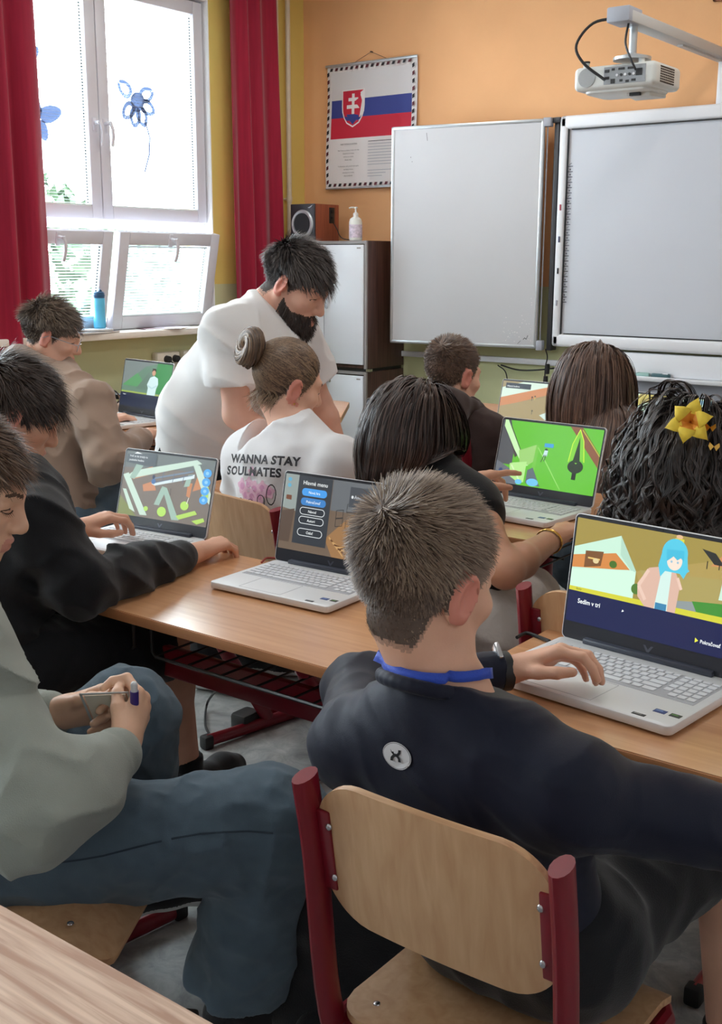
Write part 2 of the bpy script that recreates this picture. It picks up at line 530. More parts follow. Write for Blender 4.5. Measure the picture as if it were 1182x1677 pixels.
# window wall with openings
WZ0, WZ1 = 1.07, 3.04
WINS = [(3.60, 5.30), (1.05, 2.75), (-1.50, .20)]
mb = MB(); ys = [YB - .2]
for a, bb in sorted(WINS): ys += [a, bb]
ys.append(YW)
xm, th = XF - .15, .3
for i in range(0, len(ys), 2):
    a, bb = ys[i], ys[i + 1]
    mb.box((xm, (a + bb) / 2, (GZ + ZC) / 2), (th, bb - a, ZC - GZ), mi=0)
    mb.box((xm, (a + bb) / 2, GZ / 2), (th, bb - a, GZ), mi=1)
for a, bb in WINS:
    mb.box((xm, (a + bb) / 2, WZ0 / 2), (th, bb - a, WZ0), mi=1)
    mb.box((xm, (a + bb) / 2, (WZ1 + ZC) / 2), (th, bb - a, ZC - WZ1), mi=0)
    for yy, s_ in ((a, 1), (bb, -1)):                      # white reveals
        mb.box((XF - .101, yy + s_ * .004, (WZ0 + WZ1) / 2), (.2, .008, WZ1 - WZ0), mi=2)
    mb.box((XF - .101, (a + bb) / 2, WZ1 - .004), (.2, bb - a - .02, .008), mi=2)
struct('wall_left', mb, [M_yellow, M_green, M_white])
mb = MB(); mb.box((XF + .006, (YB + YW) / 2, .04), (.012, YW - YB, .08)); struct('baseboard_left', mb, M_pvc)
mb = MB(); mb.box(((XF + XR) / 2, YW - .006, .04), (XR - XF, .012, .08)); struct('baseboard_front', mb, M_pvc)

def frame_rect(mb, x, y0, y1, z0, z1, w, t, M=None, bev=.006):
    """four bars of a rectangular frame in a plane of constant x"""
    for c, s_ in (((x, y0 + w / 2, (z0 + z1) / 2), (t, w, z1 - z0)), ((x, y1 - w / 2, (z0 + z1) / 2), (t, w, z1 - z0)),
                  ((x, (y0 + y1) / 2, z0 + w / 2), (t, y1 - y0 - 2 * w + .002, w)), ((x, (y0 + y1) / 2, z1 - w / 2), (t, y1 - y0 - 2 * w + .002, w))):
        tt = bmesh.new(); bmesh.ops.create_cube(tt, size=1); bmesh.ops.scale(tt, vec=s_, verts=tt.verts)
        bmesh.ops.bevel(tt, geom=list(tt.edges), offset=bev, segments=2, profile=.5, affect='EDGES')
        mb.merge(tt, (M or Matrix()) @ Matrix.Translation(c))

def handle_mesh(mb, y, z, x, M=None):
    M = M or Matrix()
    mb.tube([M @ Vector(p) for p in ((x, y, z), (x + .045, y, z))], .011, n=10)
    mb.tube([M @ p for p in smooth_path([(x + .045, y, z + .01), (x + .052, y + .012, z - .03), (x + .05, y + .016, z - .08), (x + .045, y + .012, z - .125)], 5)], [.011] * 15 + [.008], n=10, flat=.7)
    mb.box(M @ Vector((x, y, z - .01)), (.012, .03, .075), rot=M.to_3x3(), bevel=.004)

def window(idx, y0, y1, detail):
    root = empty('window_%d' % idx, (XG, (y0 + y1) / 2, WZ0)); tag(root, kind='structure')
    off = Vector((-XG, -(y0 + y1) / 2, -WZ0)); T = Matrix.Translation(off)
    ym = (y0 + y1) / 2 - .005
    zr0, zr1 = 1.675, 1.735
    def part(name, mb, m, par=root):
        bmesh.ops.transform(mb.bm, matrix=T, verts=mb.bm.verts)
        return mb.build(name, m, par)
    mb = MB(); frame_rect(mb, XG, y0 + .005, y1 - .005, WZ0 + .005, WZ1 - .01, .03, .07)
    mb.box((XG, (y0 + y1) / 2, (zr0 + zr1) / 2), (.07, y1 - y0 - .06, zr1 - zr0), bevel=.005)
    mb.box((XG - .01, ym, 1.38), (.05, .05, .62), bevel=.005)
    part('window_frame', mb, M_pvc)
    for side, (a, bb) in enumerate(((y0 + .02, ym - .002), (ym + .002, y1 - .02))):
        mb = MB(); frame_rect(mb, XG + .035, a, bb, zr1 - .012, WZ1 - .02, .075, .06)
        s1 = part('upper_sash', mb, M_pvc)
        mb = MB(); mb.box((XG + .03, (a + bb) / 2, (zr1 + WZ1 - .03) / 2), (.006, bb - a - .145, WZ1 - zr1 - .15)); part('pane', mb, M_glass, s1)
        mb = MB(); handle_mesh(mb, (bb - .035) if side == 0 else (a + .035), 2.25, XG + .066); part('handle', mb, M_pvc, s1)
        mb = MB(); z = zr1 + .075
        while z < WZ1 - .11:
            mb.box((XG + .051, (a + bb) / 2, z), (.015, bb - a - .16, .0007), rot=(0, math.radians(6), 0)); z += .0165
        mb.box((XG + .051, (a + bb) / 2, zr1 + .066), (.018, bb - a - .155, .008)); part('blind', mb, M_alu, s1)
        mb = MB(); z = zr1 + .08
        while z < WZ1 - .11:
            mb.box((XG + .052, bb - .098, z), (.002, .012, .008)); z += .0165
        part('blind_ladder', mb, mat('blind_ladder_grey', srgb(96, 110, 116), rough=.6), s1)
        # lower hopper sash, tilted into the room about its bottom edge
        z0, z1 = WZ0 + .03, zr0 - .004
        R = Matrix.Translation((XG + .035, 0, z0)) @ Matrix.Rotation(math.radians(11.5), 4, 'Y') @ Matrix.Translation((-XG - .035, 0, -z0))
        mb = MB(); frame_rect(mb, XG + .035, a + (.0 if side == 0 else .022), bb - (.022 if side == 0 else 0) , z0, z1, .075, .06, R)
        s2 = part('lower_sash', mb, M_pvc)
        mb = MB(); mb.box(R @ Vector((XG + .03, (a + bb) / 2, (z0 + z1) / 2)), (.006, bb - a - .16, z1 - z0 - .145), rot=R.to_3x3()); part('pane', mb, M_glass, s2)
        mb = MB(); handle_mesh(mb, (a + bb) / 2, z1 - .035, XG + .066, R); part('handle', mb, M_pvc, s2)
        mb = MB(); z = z0 + .09
        while z < z1 - .08:
            mb.box(R @ Vector((XG + .052, (a + bb) / 2, z)), (.015, bb - a - .18, .0007), rot=R.to_3x3() @ Euler((0, math.radians(38 if side else 10), 0)).to_matrix()); z += .0165
        mb.box(R @ Vector((XG + .052, (a + bb) / 2, z0 + .082)), (.02, bb - a - .175, .009), rot=R.to_3x3()); part('blind', mb, M_alu, s2)
        mb = MB(); z = z0 + .1
        while z < z1 - .08:
            mb.box(R @ Vector((XG + .053, bb - .11, z)), (.002, .012, .008), rot=R.to_3x3()); z += .0165
        part('blind_ladder', mb, bpy.data.materials['blind_ladder_grey'], s2)
    mb = MB(); mb.box((XF - .02, (y0 + y1) / 2, WZ0 - .0), (.28, y1 - y0 + (.14 if detail else .06), .04), bevel=.008)
    part('windowsill', mb, mat('sill_laminate', srgb(232, 228, 220), rough=.35, noise=.02))
    la = bpy.data.lights.new('window_daylight', 'AREA'); la.shape = 'RECTANGLE'; la.size = WZ1 - WZ0; la.size_y = y1 - y0
    lo = bpy.data.objects.new('window_daylight', la); COL.objects.link(lo)
    lo.location = (XG - .14, (y0 + y1) / 2, (WZ0 + WZ1) / 2); lo.rotation_euler = (0, -PI / 2, 0)
    la.cycles.is_portal = True
for i, (a, bb) in enumerate(WINS): window(i + 1, a, bb, i == 0)

# ---------------------------------------------------------------- trees outside, well below and beyond the window
M_leaf = mat('pale_tree_leaves', srgb(58, 80, 54), rough=.6, noise=.3, nscale=2)
M_bark = mat('tree_bark', srgb(90, 80, 70), rough=.8, bump=.4, bscale=12)
def tree(x, y, ztop, r, label):
    root = empty('tree', (x, y, -7), 0, label, 'tree', 'trees outside the window')
    mb = MB(); mb.tube([(0, 0, 0), (.1, 0, 3), (0, .1, ztop + 7 - r)], [.3, .22, .1], n=10); mb.build('trunk', M_bark, root)
    n = 2600; u = RNG.normal(size=(n, 3)); u /= np.linalg.norm(u, axis=1)[:, None]
    rad = r * (.72 + .28 * RNG.random(n) ** .5) * (1 + .22 * vnoise(u[:, 0] * 3, u[:, 1] * 3, u[:, 2] * 3, int(x * 7) % 97))
    P = u * rad[:, None] * V3((1, 1, 1.15)) + V3((0, 0, ztop + 7 - r))
    a = RNG.normal(size=(n, 3)); a /= np.linalg.norm(a, axis=1)[:, None]; c = np.cross(a, u); c /= np.linalg.norm(c, axis=1)[:, None] + 1e-9
    s_ = r * .085
    Q = np.stack([P - a * s_, P + c * s_ * .6, P + a * s_, P - c * s_ * .6], 1).reshape(-1, 3)
    link('crown', fast_mesh('crown', Q, np.arange(n * 4).reshape(-1, 4), smooth=False), M_leaf, root)
tree(-17, 12.2, 2.75, 2.4, 'tallest pale green tree outside, beyond the butterflies on the window')
tree(-19, 17.4, 1.95, 2.2, 'low pale treetop just showing at the foot of the flower pane')
tree(-26, 17.0, 1.1, 2.4, 'faint treetop behind the lower window sashes')

# ---------------------------------------------------------------- curtains
M_red = mat('crimson_curtain_cloth', srgb(150, 24, 52), rough=.7, spec=.2, sheen=.25, noise=.12, nscale=60, stretch=(1, 1, .05))
def curtain(y0, y1, ztop, zbot, x, folds, amp, seed, label):
    root = empty('curtain', (x, (y0 + y1) / 2, zbot), 0, label, 'curtain', 'red curtains at the window')
    nu, nv = 120, 40; rn = random.Random(seed); ph = [rn.uniform(0, 6.28) for _ in range(4)]
    P = []
    for j in range(nv + 1):
        v = j / nv
        for i in range(nu + 1):
            u = i / nu
            g = amp * (.75 + .25 * math.cos(v * 3 + ph[1]))
            w = math.sin(2 * PI * folds * u + ph[0] + .5 * math.sin(3 * v + ph[2])) + .35 * math.sin(4 * PI * folds * u * .73 + ph[3])
            P.append((g * w, (u - .5) * (y1 - y0) * (1 + .05 * math.sin(2.2 * v)) + .02 * v, (1 - v) * (ztop - zbot)))
    F = [(j * (nu + 1) + i, j * (nu + 1) + i + 1, (j + 1) * (nu + 1) + i + 1, (j + 1) * (nu + 1) + i) for j in range(nv) for i in range(nu)]
    o = link('cloth', fast_mesh('cloth', P, F), M_red, root)
    md = o.modifiers.new('thick', 'SOLIDIFY'); md.thickness = .003
    mb = MB(); mb.tube([(0, (y0 - y1) / 2 - .02, ztop - zbot + .01), (0, (y1 - y0) / 2 + .02, ztop - zbot + .01)], .012, n=8); mb.build('rail', M_pvc, root)
curtain(5.37, 5.80, 3.28, .98, XF + .10, 3.2, .030, 3, 'long crimson curtain at the corner side of the window')
curtain(3.05, 3.90, 3.28, 1.0, XF + .12, 5.0, .035, 5, 'long crimson curtain hanging behind the boy in the brown hoodie')

# heating pipes in the corner
M_pipe = mat('beige_painted_pipe', srgb(214, 200, 176), rough=.4, noise=.03)
for yy, rr, lab in ((5.865, .019, 'beige vertical heating pipe next to the curtain'), (5.985, .017, 'beige vertical heating pipe next to the orange wall corner')):
    mb = MB(); mb.tube([(0, 0, .0), (0, 0, ZC)], rr, n=14)
    o = mb.build('heating_pipe', M_pipe); o.location = (XF + .045, yy, 0); tag(o, lab, 'pipe', 'heating pipes')
    mb = MB(); mb.cyl((-.045, 0, 1.9), (0, 0, 1.9), .008); mb.cyl((0, 0, 1.885), (0, 0, 1.915), rr + .004); mb.build('bracket', M_pipe, o)

# ================================================================ DESKS, CHAIRS
M_desk = wood('beech_desk_laminate', srgb(196, 140, 98), srgb(214, 160, 116), 1.0, 'X', rough=.30, coat=.35)
M_edge = wood('beech_edge_band', srgb(182, 122, 80), srgb(198, 138, 94), 1.0, 'X', rough=.4)
M_redm = mat('dark_red_powder_coat', srgb(122, 18, 34), rough=.32, spec=.5, noise=.05, nscale=30)
M_wire = mat('black_wire', srgb(34, 32, 34), rough=.4)
M_steel = mat('bright_steel', srgb(200, 200, 205), rough=.25, metal=1.0)

def desk_proto(w, d, zt):
    root = empty('school_desk')
    t = .024
    mb = MB(); mb.prism(rrect(w, d, .07, 8), zt - t, zt - .0015, bevel=.0015, mi=1)
    mb.prism(rrect(w - .004, d - .004, .068, 8), zt - .0016, zt, mi=0)
    mb.build('tabletop', [M_desk, M_edge], root)
    for s_ in (-1, 1):
        x = s_ * (w / 2 - .17)
        mb = MB()
        mb.tube([(x, -d / 2 + .02, .035), (x, d / 2 - .02, .035)], .03, n=14, flat=.75, up=(1, 0, 0))
        col = smooth_path([(x, .05, .05), (x, -.02, .12), (x, -.05, .25), (x, -.02, .45), (x, -.01, zt - .06)], 6)
        mb.tube(col, .027, n=14)
        mb.tube([(x, -d / 2 + .06, zt - .045), (x, d / 2 - .05, zt - .045)], .02, n=10)
        leg = mb.build('leg', M_redm, root)
        for yy in (-d / 2 + .02, d / 2 - .02):
            mb = MB(); mb.box((x, yy, .034), (.066, .085, .068), bevel=.014); mb.build('foot_cap', M_rubber, leg)
    mb = MB(); mb.box((0, -.10, zt - .165), (w - .36, .022, .075), bevel=.006); mb.build('crossbar', M_redm, root)
    for s_ in (-1, 1):
        x0, x1 = (s_ - 1) / 2 * (w / 2 - .06) + .03, (s_ + 1) / 2 * (w / 2 - .06) - .03
        mb = MB(); zb = zt - .12
        y0, y1 = -d / 2 + .07, d / 2 - .12
        mb.tube([(x0, y0, zt - .03), (x0, y0, zb + .01), (x0 + .01, y0, zb), (x1 - .01, y0, zb), (x1, y0, zb + .01), (x1, y0, zt - .03)], .0042, n=6)
        mb.tube([(x0, y1, zt - .03), (x0, y1, zb), (x1, y1, zb), (x1, y1, zt - .03)], .0042, n=6)
        mb.tube([(x0 + .01, (y0 + y1) / 2, zb - .004), (x1 - .01, (y0 + y1) / 2, zb - .004)], .0035, n=6)
        k = int((x1 - x0) / .052)
        for i in range(k + 1):
            x = x0 + .01 + (x1 - x0 - .02) * i / k
            mb.tube([(x, y0, zb + .003), (x, y1, zb + .003), (x, y1, zb + .05)], .0028, n=5)
        mb.build('wire_shelf', M_wire, root)
    return root
DESKS = []
def place_desk(xl, xr, yf, yb, zt, label):
    r = desk_proto(xr - xl, yb - yf, zt)
    r.location = ((xl + xr) / 2, (yf + yb) / 2, 0)
    tag(r, label, 'desk', 'school desks'); DESKS.append(r); return r
place_desk(-2.52, -1.215, 1.575, 2.09, .745, 'beech school desk carrying the game map laptop and the menu laptop')
place_desk(-1.055, .20, 1.575, 2.115, .745, 'beech school desk in front of the boy in the navy long-sleeved top')
place_desk(-2.55, -1.31, 2.50, 3.17, .80, 'beech school desk with the green game laptop, bun girl and teacher leaning on it')
place_desk(-1.16, .20, 2.62, 3.2, .80, 'beech school desk in front of the girl with curly dark hair')
place_desk(-2.66, -1.30, 3.86, 4.50, .75, 'beech school desk in front of the boy with short hair in dark hoodie')
place_desk(-1.15, .1, -.02 + .06, .712, .745, 'pale oak-grained desk corner in front of the boy in jeans, nearest desk of all')
place_desk(-5.0, -3.32, 3.26, 3.92, .77, 'beech school desk against the window wall below the power strips')
place_desk(-3.30, -2.15, 4.72, 5.25, .75, 'beech school desk standing in front of the folding whiteboard')
# coarse, greyish oak grain of the nearest desk
M_oak = wood('grey_oak_laminate', srgb(176, 134, 108), srgb(222, 190, 166), 1.5, 'X', rough=.45, contrast=1.6)
for ch in DESKS[5].children:
    if ch.name.startswith('tabletop'): ch.data.materials[0] = M_oak

# teacher's table: plain top with a cut corner and a panel leg
root = empty('teacher_table', (-4.2, 4.56, 0), 0, 'plain beech table with a slanted end in front of the white cabinets', 'table')
mb = MB(); mb.prism([(-.72, -.26), (.74, -.26), (.80, -.24), (.47, .25), (.42, .27), (-.72, .27)], .722, .75, bevel=.002); mb.build('tabletop', M_desk, root)
for x in (-.66, .42):
    mb = MB(); mb.box((x, -.02, .361), (.024, .42, .7215), bevel=.002); mb.build('side_panel', M_edge, root)
mb = MB(); mb.box((-.12, .17, .5), (1.06, .018, .4)); mb.build('back_panel', M_edge, root)

M_seat = wood('beech_plywood_chair', srgb(192, 148, 108), srgb(210, 170, 130), 1.0, 'Z', rough=.36)
M_ply = wood('beech_plywood_edge', srgb(170, 122, 84), srgb(206, 164, 122), 2.0, 'X', rough=.5)
def shell(name, outline, fn, t, parent, mats):
    """plywood sheet: rounded outline in (u, v) mapped through fn(u, v) -> (point, normal)"""
    bm = bmesh.new(); nu, nv = 24, 14
    us = [p[0] for p in outline]; vs = [p[1] for p in outline]
    u0, u1, v0, v1 = min(us), max(us), min(vs), max(vs)
    def clamp(u, v, w, h, r):
        x = abs(u) - (w / 2 - r); y = abs(v) - (h / 2 - r)
        if x > 0 and y > 0:
            l = math.hypot(x, y)
            if l > r: x, y = x * r / l, y * r / l
            return math.copysign(w / 2 - r + x, u), math.copysign(h / 2 - r + y, v)
        return u, v
    w, h, r = u1 - u0, v1 - v0, outline.r
    A = []; B = []
    for j in range(nv + 1):
        for i in range(nu + 1):
            u, v = clamp((i / nu - .5) * w, (j / nv - .5) * h, w, h, r)
            p, n = fn(u, v)
            A.append(bm.verts.new(Vector(p) + Vector(n) * t / 2)); B.append(bm.verts.new(Vector(p) - Vector(n) * t / 2))
    I = lambda i, j: j * (nu + 1) + i
    for j in range(nv):
        for i in range(nu):
            bm.faces.new((A[I(i, j)], A[I(i + 1, j)], A[I(i + 1, j + 1)], A[I(i, j + 1)]))
            bm.faces.new((B[I(i, j)], B[I(i, j + 1)], B[I(i + 1, j + 1)], B[I(i + 1, j)]))
    rim = [I(i, 0) for i in range(nu)] + [I(nu, j) for j in range(nv)] + [I(i, nv) for i in range(nu, 0, -1)] + [I(0, j) for j in range(nv, 0, -1)]
    for a, b_ in zip(rim, rim[1:] + rim[:1]):
        f = bm.faces.new((A[b_], A[a], B[a], B[b_])); f.material_index = 1
    bmesh.ops.recalc_face_normals(bm, faces=bm.faces)
    me = bpy.data.meshes.new(name); bm.to_mesh(me); bm.free()
    for p in me.polygons: p.use_smooth = True
    me.set_sharp_from_angle(angle=math.radians(50))
    return link(name, me, mats, parent)
class Outline(list):
    def __init__(s, w, h, r): list.__init__(s, [(-w / 2, -h / 2), (w / 2, h / 2)]); s.r = r

def chair_proto():
    root = empty('school_chair')
    def seat(u, v):      # v<0 = rear; front edge rolls down, rear rises slightly
        z = .452 - (.9 * max(0, v - .1) ** 2 * 6) - .25 * u * u * 0 + .35 * max(0, -v - .1) ** 2
        return (u, v, z), (0, 0, 1)
    shell('seat', Outline(.40, .40, .06), seat, .012, root, [M_seat, M_ply])
    tilt = .16
    def back(u, v):
        y = -.215 - tilt * (v + .02) - .30 * (.2 ** 2 - u * u) * .9
        return (u, y, .73 + v), Vector((-.54 * u, 1, tilt)).normalized()
    bk = shell('backrest', Outline(.395, .215, .085), back, .011, root, [M_seat, M_ply])
    mb = MB()
    for s_ in (-1, 1):
        for zz in (.685, .765):
            y = -.215 - tilt * (zz - .71)
            mb.ball((s_ * .172, y - .012, zz), (.0055, .003, .0055), n=6); mb.ball((s_ * .172, y + .004, zz), (.0055, .004, .0055), n=6)
    mb.build('rivet', M_steel, bk)
    for s_ in (-1, 1):
        x = s_ * .205
        mb = MB()
        path = smooth_path([(x, -.248, .835), (x, -.226, .71), (x, -.195, .46), (x, -.13, .30), (x, -.02, .12), (x, .03, .035)], 5)
        mb.tube(path, .023, n=14, flat=.62, up=(0, 1, 0))
        mb.tube(smooth_path([(x, -.21, .025), (x, -.05, .022), (x, .16, .022), (x, .215, .022)], 4), .02, n=12, flat=.75, up=(0, 0, 1))
        mb.box((x - s_ * .022, -.226, .725), (.026, .007, .125), rot=(math.radians(9.5), 0, 0), bevel=.002)
        post = mb.build('side_frame', M_redm, root)
        for yy in (-.21, .213):
            mb = MB(); mb.box((x, yy, .022), (.036, .035, .044), bevel=.008); mb.build('foot_cap', M_rubber, post)
        mb = MB(); mb.tube([(x, -.19, .425), (x, .12, .425), (x - s_ * .02, .15, .42)], .016, n=10); mb.build('seat_rail', M_redm, root)
    mb = MB(); mb.tube([(-.205, .10, .425), (.205, .10, .425)], .013, n=10); mb.tube([(-.205, -.16, .425), (.205, -.16, .425)], .013, n=10); mb.build('cross_tube', M_redm, root)
    mb = MB()
    for sx_ in (-.15, .15):
        for sy_ in (-.15, .13): mb.ball((sx_, sy_, .459), (.006, .006, .003), n=6)
    mb.build('seat_screw', M_steel, root)
    return root
CH0 = chair_proto()
_cn = [0]
def place_chair(x, y, rz, label, s=1.0):
    r = CH0 if _cn[0] == 0 else copy_tree(CH0)
    _cn[0] += 1
    r.location = (x, y, 0); r.rotation_euler = (0, 0, math.radians(rz)); r.scale = (s, s, s)
    return tag(r, label, 'chair', 'school chairs')

r = place_chair(-.705, 1.30, 0, 'beech plywood chair the boy in the navy top sits on'); r.scale = (.92, .98, 1)

# ================================================================ FRONT WALL: POSTER, BOARDS, PROJECTOR, CABINETS
M_paper = mat('white_poster_paper', srgb(228, 226, 226), rough=.6)
M_ink = mat('black_print', srgb(40, 38, 44), rough=.7)
M_navy = mat('flag_blue_print', srgb(52, 66, 140), rough=.6)
M_fred = mat('flag_red_print', srgb(198, 36, 62), rough=.6)
M_mar = mat('dark_red_print', srgb(90, 34, 46), rough=.6)
M_silver = mat('brushed_aluminium', srgb(196, 202, 206), rough=.35, metal=.6, noise=.03, nscale=40)
M_wfr = mat('white_board_frame', srgb(226, 228, 232), rough=.4)
M_wb = mat('whiteboard_enamel', srgb(202, 203, 206), rough=.32, noise=.02, nscale=2)
M_sb = mat('smart_board_surface', srgb(200, 204, 212), rough=.5, noise=.015, nscale=2)
M_gpl = mat('grey_plastic', srgb(168, 172, 182), rough=.5)

class Flat:
    """flat print: polygons stacked in thin layers on a (u, v) rectangle, mapped by fn(u, v, lift)"""
    def __init__(s, fn): s.fn = fn; s.V = []; s.F = []; s.M = []; s.mats = []; s.l = 0
    def mi(s, m):
        if m not in s.mats: s.mats.append(m)
        return s.mats.index(m)
    def poly(s, pts, m, lift=None):
        s.l += 1
        k = len(s.V); z = s.l if lift is None else lift
        s.V += [s.fn(u, v, z) for u, v in pts]; s.F.append(list(range(k, k + len(pts)))); s.M.append(s.mi(m)); return s
    def rect(s, u0, v0, u1, v1, m): return s.poly([(u0, v0), (u1, v0), (u1, v1), (u0, v1)], m)
    def disc(s, u, v, ru, rv, m, n=20): return s.poly([(u + ru * math.cos(2 * PI * i / n), v + rv * math.sin(2 * PI * i / n)) for i in range(n)], m)
    def line(s, pts, w, m, asp=1.0):
        for (a, b_), (c, d) in zip(pts, pts[1:]):
            dx, dy = (c - a) * asp, d - b_; l = math.hypot(dx, dy) or 1
            nx, ny = -dy / l * w / 2 / asp, dx / l * w / 2
            s.poly([(a + nx, b_ + ny), (a - nx, b_ - ny), (c - nx, d - ny), (c + nx, d + ny)], m)
        return s
    def text(s, txt, u, v, h, m, asp=1.0, bold=0, align='LEFT', squash=1.0):
        """h = cap height in v units; asp = width/height of the whole rectangle"""
        me = text_mesh(txt, h / .72, bold * h, align, squash)
        s.l += 1; k = len(s.V)
        s.V += [s.fn(u + p.co.x / asp, v + p.co.y, s.l) for p in me.vertices]
        for p in me.polygons: s.F.append([k + i for i in p.vertices]); s.M.append(s.mi(m))
        bpy.data.meshes.remove(me); return s
    def build(s, name, parent=None):
        me = bpy.data.meshes.new(name); me.from_pydata([tuple(v) for v in s.V], [], s.F); me.update()
        for m in s.mats: me.materials.append(m)
        me.polygons.foreach_set('material_index', s.M)
        return link(name, me, None, parent)

# poster with the flag and the printed song
PW, PH = .724, .775
root = empty('poster', (-4.985, YW - .012, 1.972), 0, 'hanging poster with a white, blue and red flag, a shield and two columns of text', 'poster')
def pf(u, v, l): return (u * PW, -.006 - .010 * math.sin(v * 5.2 + .6) * (1 - .35 * u) - .0002 * l - .008 * (1 - v) * (1 - u), v * PH)
bm_v = []; F = []
nv = 24
P = [pf(u / 6, v / nv, 0) for v in range(nv + 1) for u in range(7)]
F = [(v * 7 + u, v * 7 + u + 1, (v + 1) * 7 + u + 1, (v + 1) * 7 + u) for v in range(nv) for u in range(6)]
sheet = link('sheet', fast_mesh('sheet', P, F), M_paper, root)
fl = Flat(pf); A_ = PW / PH
def strips(v0, v1, m, u0=.05, u1=.945, n=8):
    for i in range(n):
        a, b_ = v0 + (v1 - v0) * i / n, v0 + (v1 - v0) * (i + 1) / n
        fl.poly([(u0, a), (u1, a), (u1, b_), (u0, b_)], m, lift=2)
strips(.72, .945, mat('flag_white_print', srgb(214, 214, 216), rough=.6))
strips(.575, .745, M_navy); strips(.405, .575, M_fred)
fl.l = 4
def shield(k, m, top):
    cx, w, yt, yb = .30, .118 * k, .70 + .09 * k, .63 - .125 * k
    half = [(w, yt), (w, .665), (w * .96, .62), (w * .82, .575), (w * .55, .63 - .095 * k), (0, yb)]
    fl.poly([(cx + x, y) for x, y in reversed(half)] + [(cx - x, y) for x, y in half[:-1]], m)
shield(1.1, M_paper, 0); shield(1.0, M_fred, 0)
for du in (-.055, .0, .055): fl.disc(.30 + du, .585 if du else .60, .040, .038, M_navy, 14)
fl.poly([(.225, .60), (.375, .60), (.35, .56), (.30, .515), (.25, .56)], M_navy)
for r_ in ((.285, .60, .315, .765), (.245, .705, .355, .732), (.228, .645, .372, .675)): fl.rect(*r_, M_paper)
n = 16
for i in range(n):
    v0 = .03 + .94 * i / n
    for u0 in (.012, .958):
        fl.poly([(u0, v0), (u0 + .024, v0 + .012), (u0 + .024, v0 + .042), (u0, v0 + .03)], M_ink if i % 2 else M_mar)
    u1 = .03 + .94 * i / n
    for v1 in (.012, .958): fl.poly([(u1, v1), (u1 + .03, v1), (u1 + .042, v1 + .024), (u1 + .012, v1 + .024)], M_mar if i % 2 else M_ink)
fl.text('NAD TATROU SA BLÝSKA', .28, .35, .011, M_ink, A_, align='CENTER', bold=.02)
for i, t_ in enumerate(('Nad Tatrou sa blýska, hromy divo bijú.', 'Zastavme ich, bratia,', 'veď sa ony stratia,', 'Slováci ožijú.', '', 'To Slovensko naše posiaľ tvrdo spalo,', 'ale blesky hromu', 'vzbudzujú ho k tomu,', 'aby sa prebralo.')):
    if t_: fl.text(t_, .28, .30 - .026 * i, .0105, M_ink, A_, align='CENTER')
for i in range(13):
    if i not in (9,): fl.rect(.50, .365 - .0235 * i, .50 + (.40 if i % 4 else .36) - (.2 if i > 10 else 0), .370 - .0235 * i, M_gpl if i else M_ink)
fl.build('print', sheet)
for z, nm in ((PH, 'top_rail'), (0, 'bottom_rail')):
    mb = MB(); mb.tube([(-.006, -.012, z), (PW + .006, -.012, z)], .008, n=10, flat=.6); mb.build(nm, M_silver, root)
mb = MB(); mb.tube([(PW * .3, -.01, PH), (PW * .5, -.002, PH + .06), (PW * .7, -.01, PH)], .0015, n=5); mb.cyl((PW * .5, .012, PH + .06), (PW * .5, -.01, PH + .06), .004); mb.build('hanging_string', M_ink, root)

# folding whiteboard wing, swung a little out of the wall plane
WB_W, WB_H = .985, 1.315
root = empty('whiteboard', (-3.292, 6.083, .985), math.radians(9.2), 'blank whiteboard wing with a thin silver frame, overlapping the flag poster', 'whiteboard')
mb = MB(); mb.box((-WB_W / 2, 0, WB_H / 2), (WB_W - .02, .016, WB_H - .02)); pan = mb.build('panel', M_wb, root)
fl = Flat(lambda u, v, l: (-WB_W + u * WB_W, -.0085 - .0002 * l, v * WB_H))
rn = random.Random(4)
for _ in range(46):
    u, v = rn.uniform(.78, .97), abs(rn.gauss(0, .07)) + .03
    if u < .97 and v < .3: fl.disc(u, v, rn.uniform(.001, .005), rn.uniform(.001, .003), M_paper, 7)
fl.line([(.245, .965), (.252, .93)], .0025, M_ink); fl.disc(.14, .86, .002, .0025, M_ink, 8); fl.disc(.15, .84, .002, .002, M_ink, 8)
fl.line([(.915, .04), (.925, .048), (.935, .042), (.945, .06)], .003, M_ink); fl.line([(.88, .02), (.9, .035)], .002, M_ink)
fl.build('pen_mark', pan)
mb = MB()
for c, s_ in (((-WB_W / 2, 0, .011), (WB_W, .026, .022)), ((-WB_W / 2, 0, WB_H - .011), (WB_W, .026, .022)), ((-.011, 0, WB_H / 2), (.022, .026, WB_H)), ((-WB_W + .011, 0, WB_H / 2), (.022, .026, WB_H))): mb.box(c, s_, bevel=.008)
mb.build('frame', M_silver, root)
mb = MB(); mb.box((.014, .012, WB_H - .02), (.05, .05, .05), bevel=.006); mb.box((.014, .012, .02), (.04, .05, .06), bevel=.006); mb.tube([(.012, .012, 0), (.012, .012, WB_H)], .004); mb.build('hinge', M_gpl, root)
# steel column behind the boards
mb = MB(); mb.box((0, 0, .66), (.03, .075, 1.33), bevel=.004); mb.box((0, -.03, 1.31), (.055, .05, .03), bevel=.004)
o = mb.build('mounting_column', mat('dark_steel', srgb(70, 72, 76), rough=.4, metal=.4)); o.location = (-3.235, 6.155, .98); tag(o, 'dark steel column between the two whiteboards', 'column')

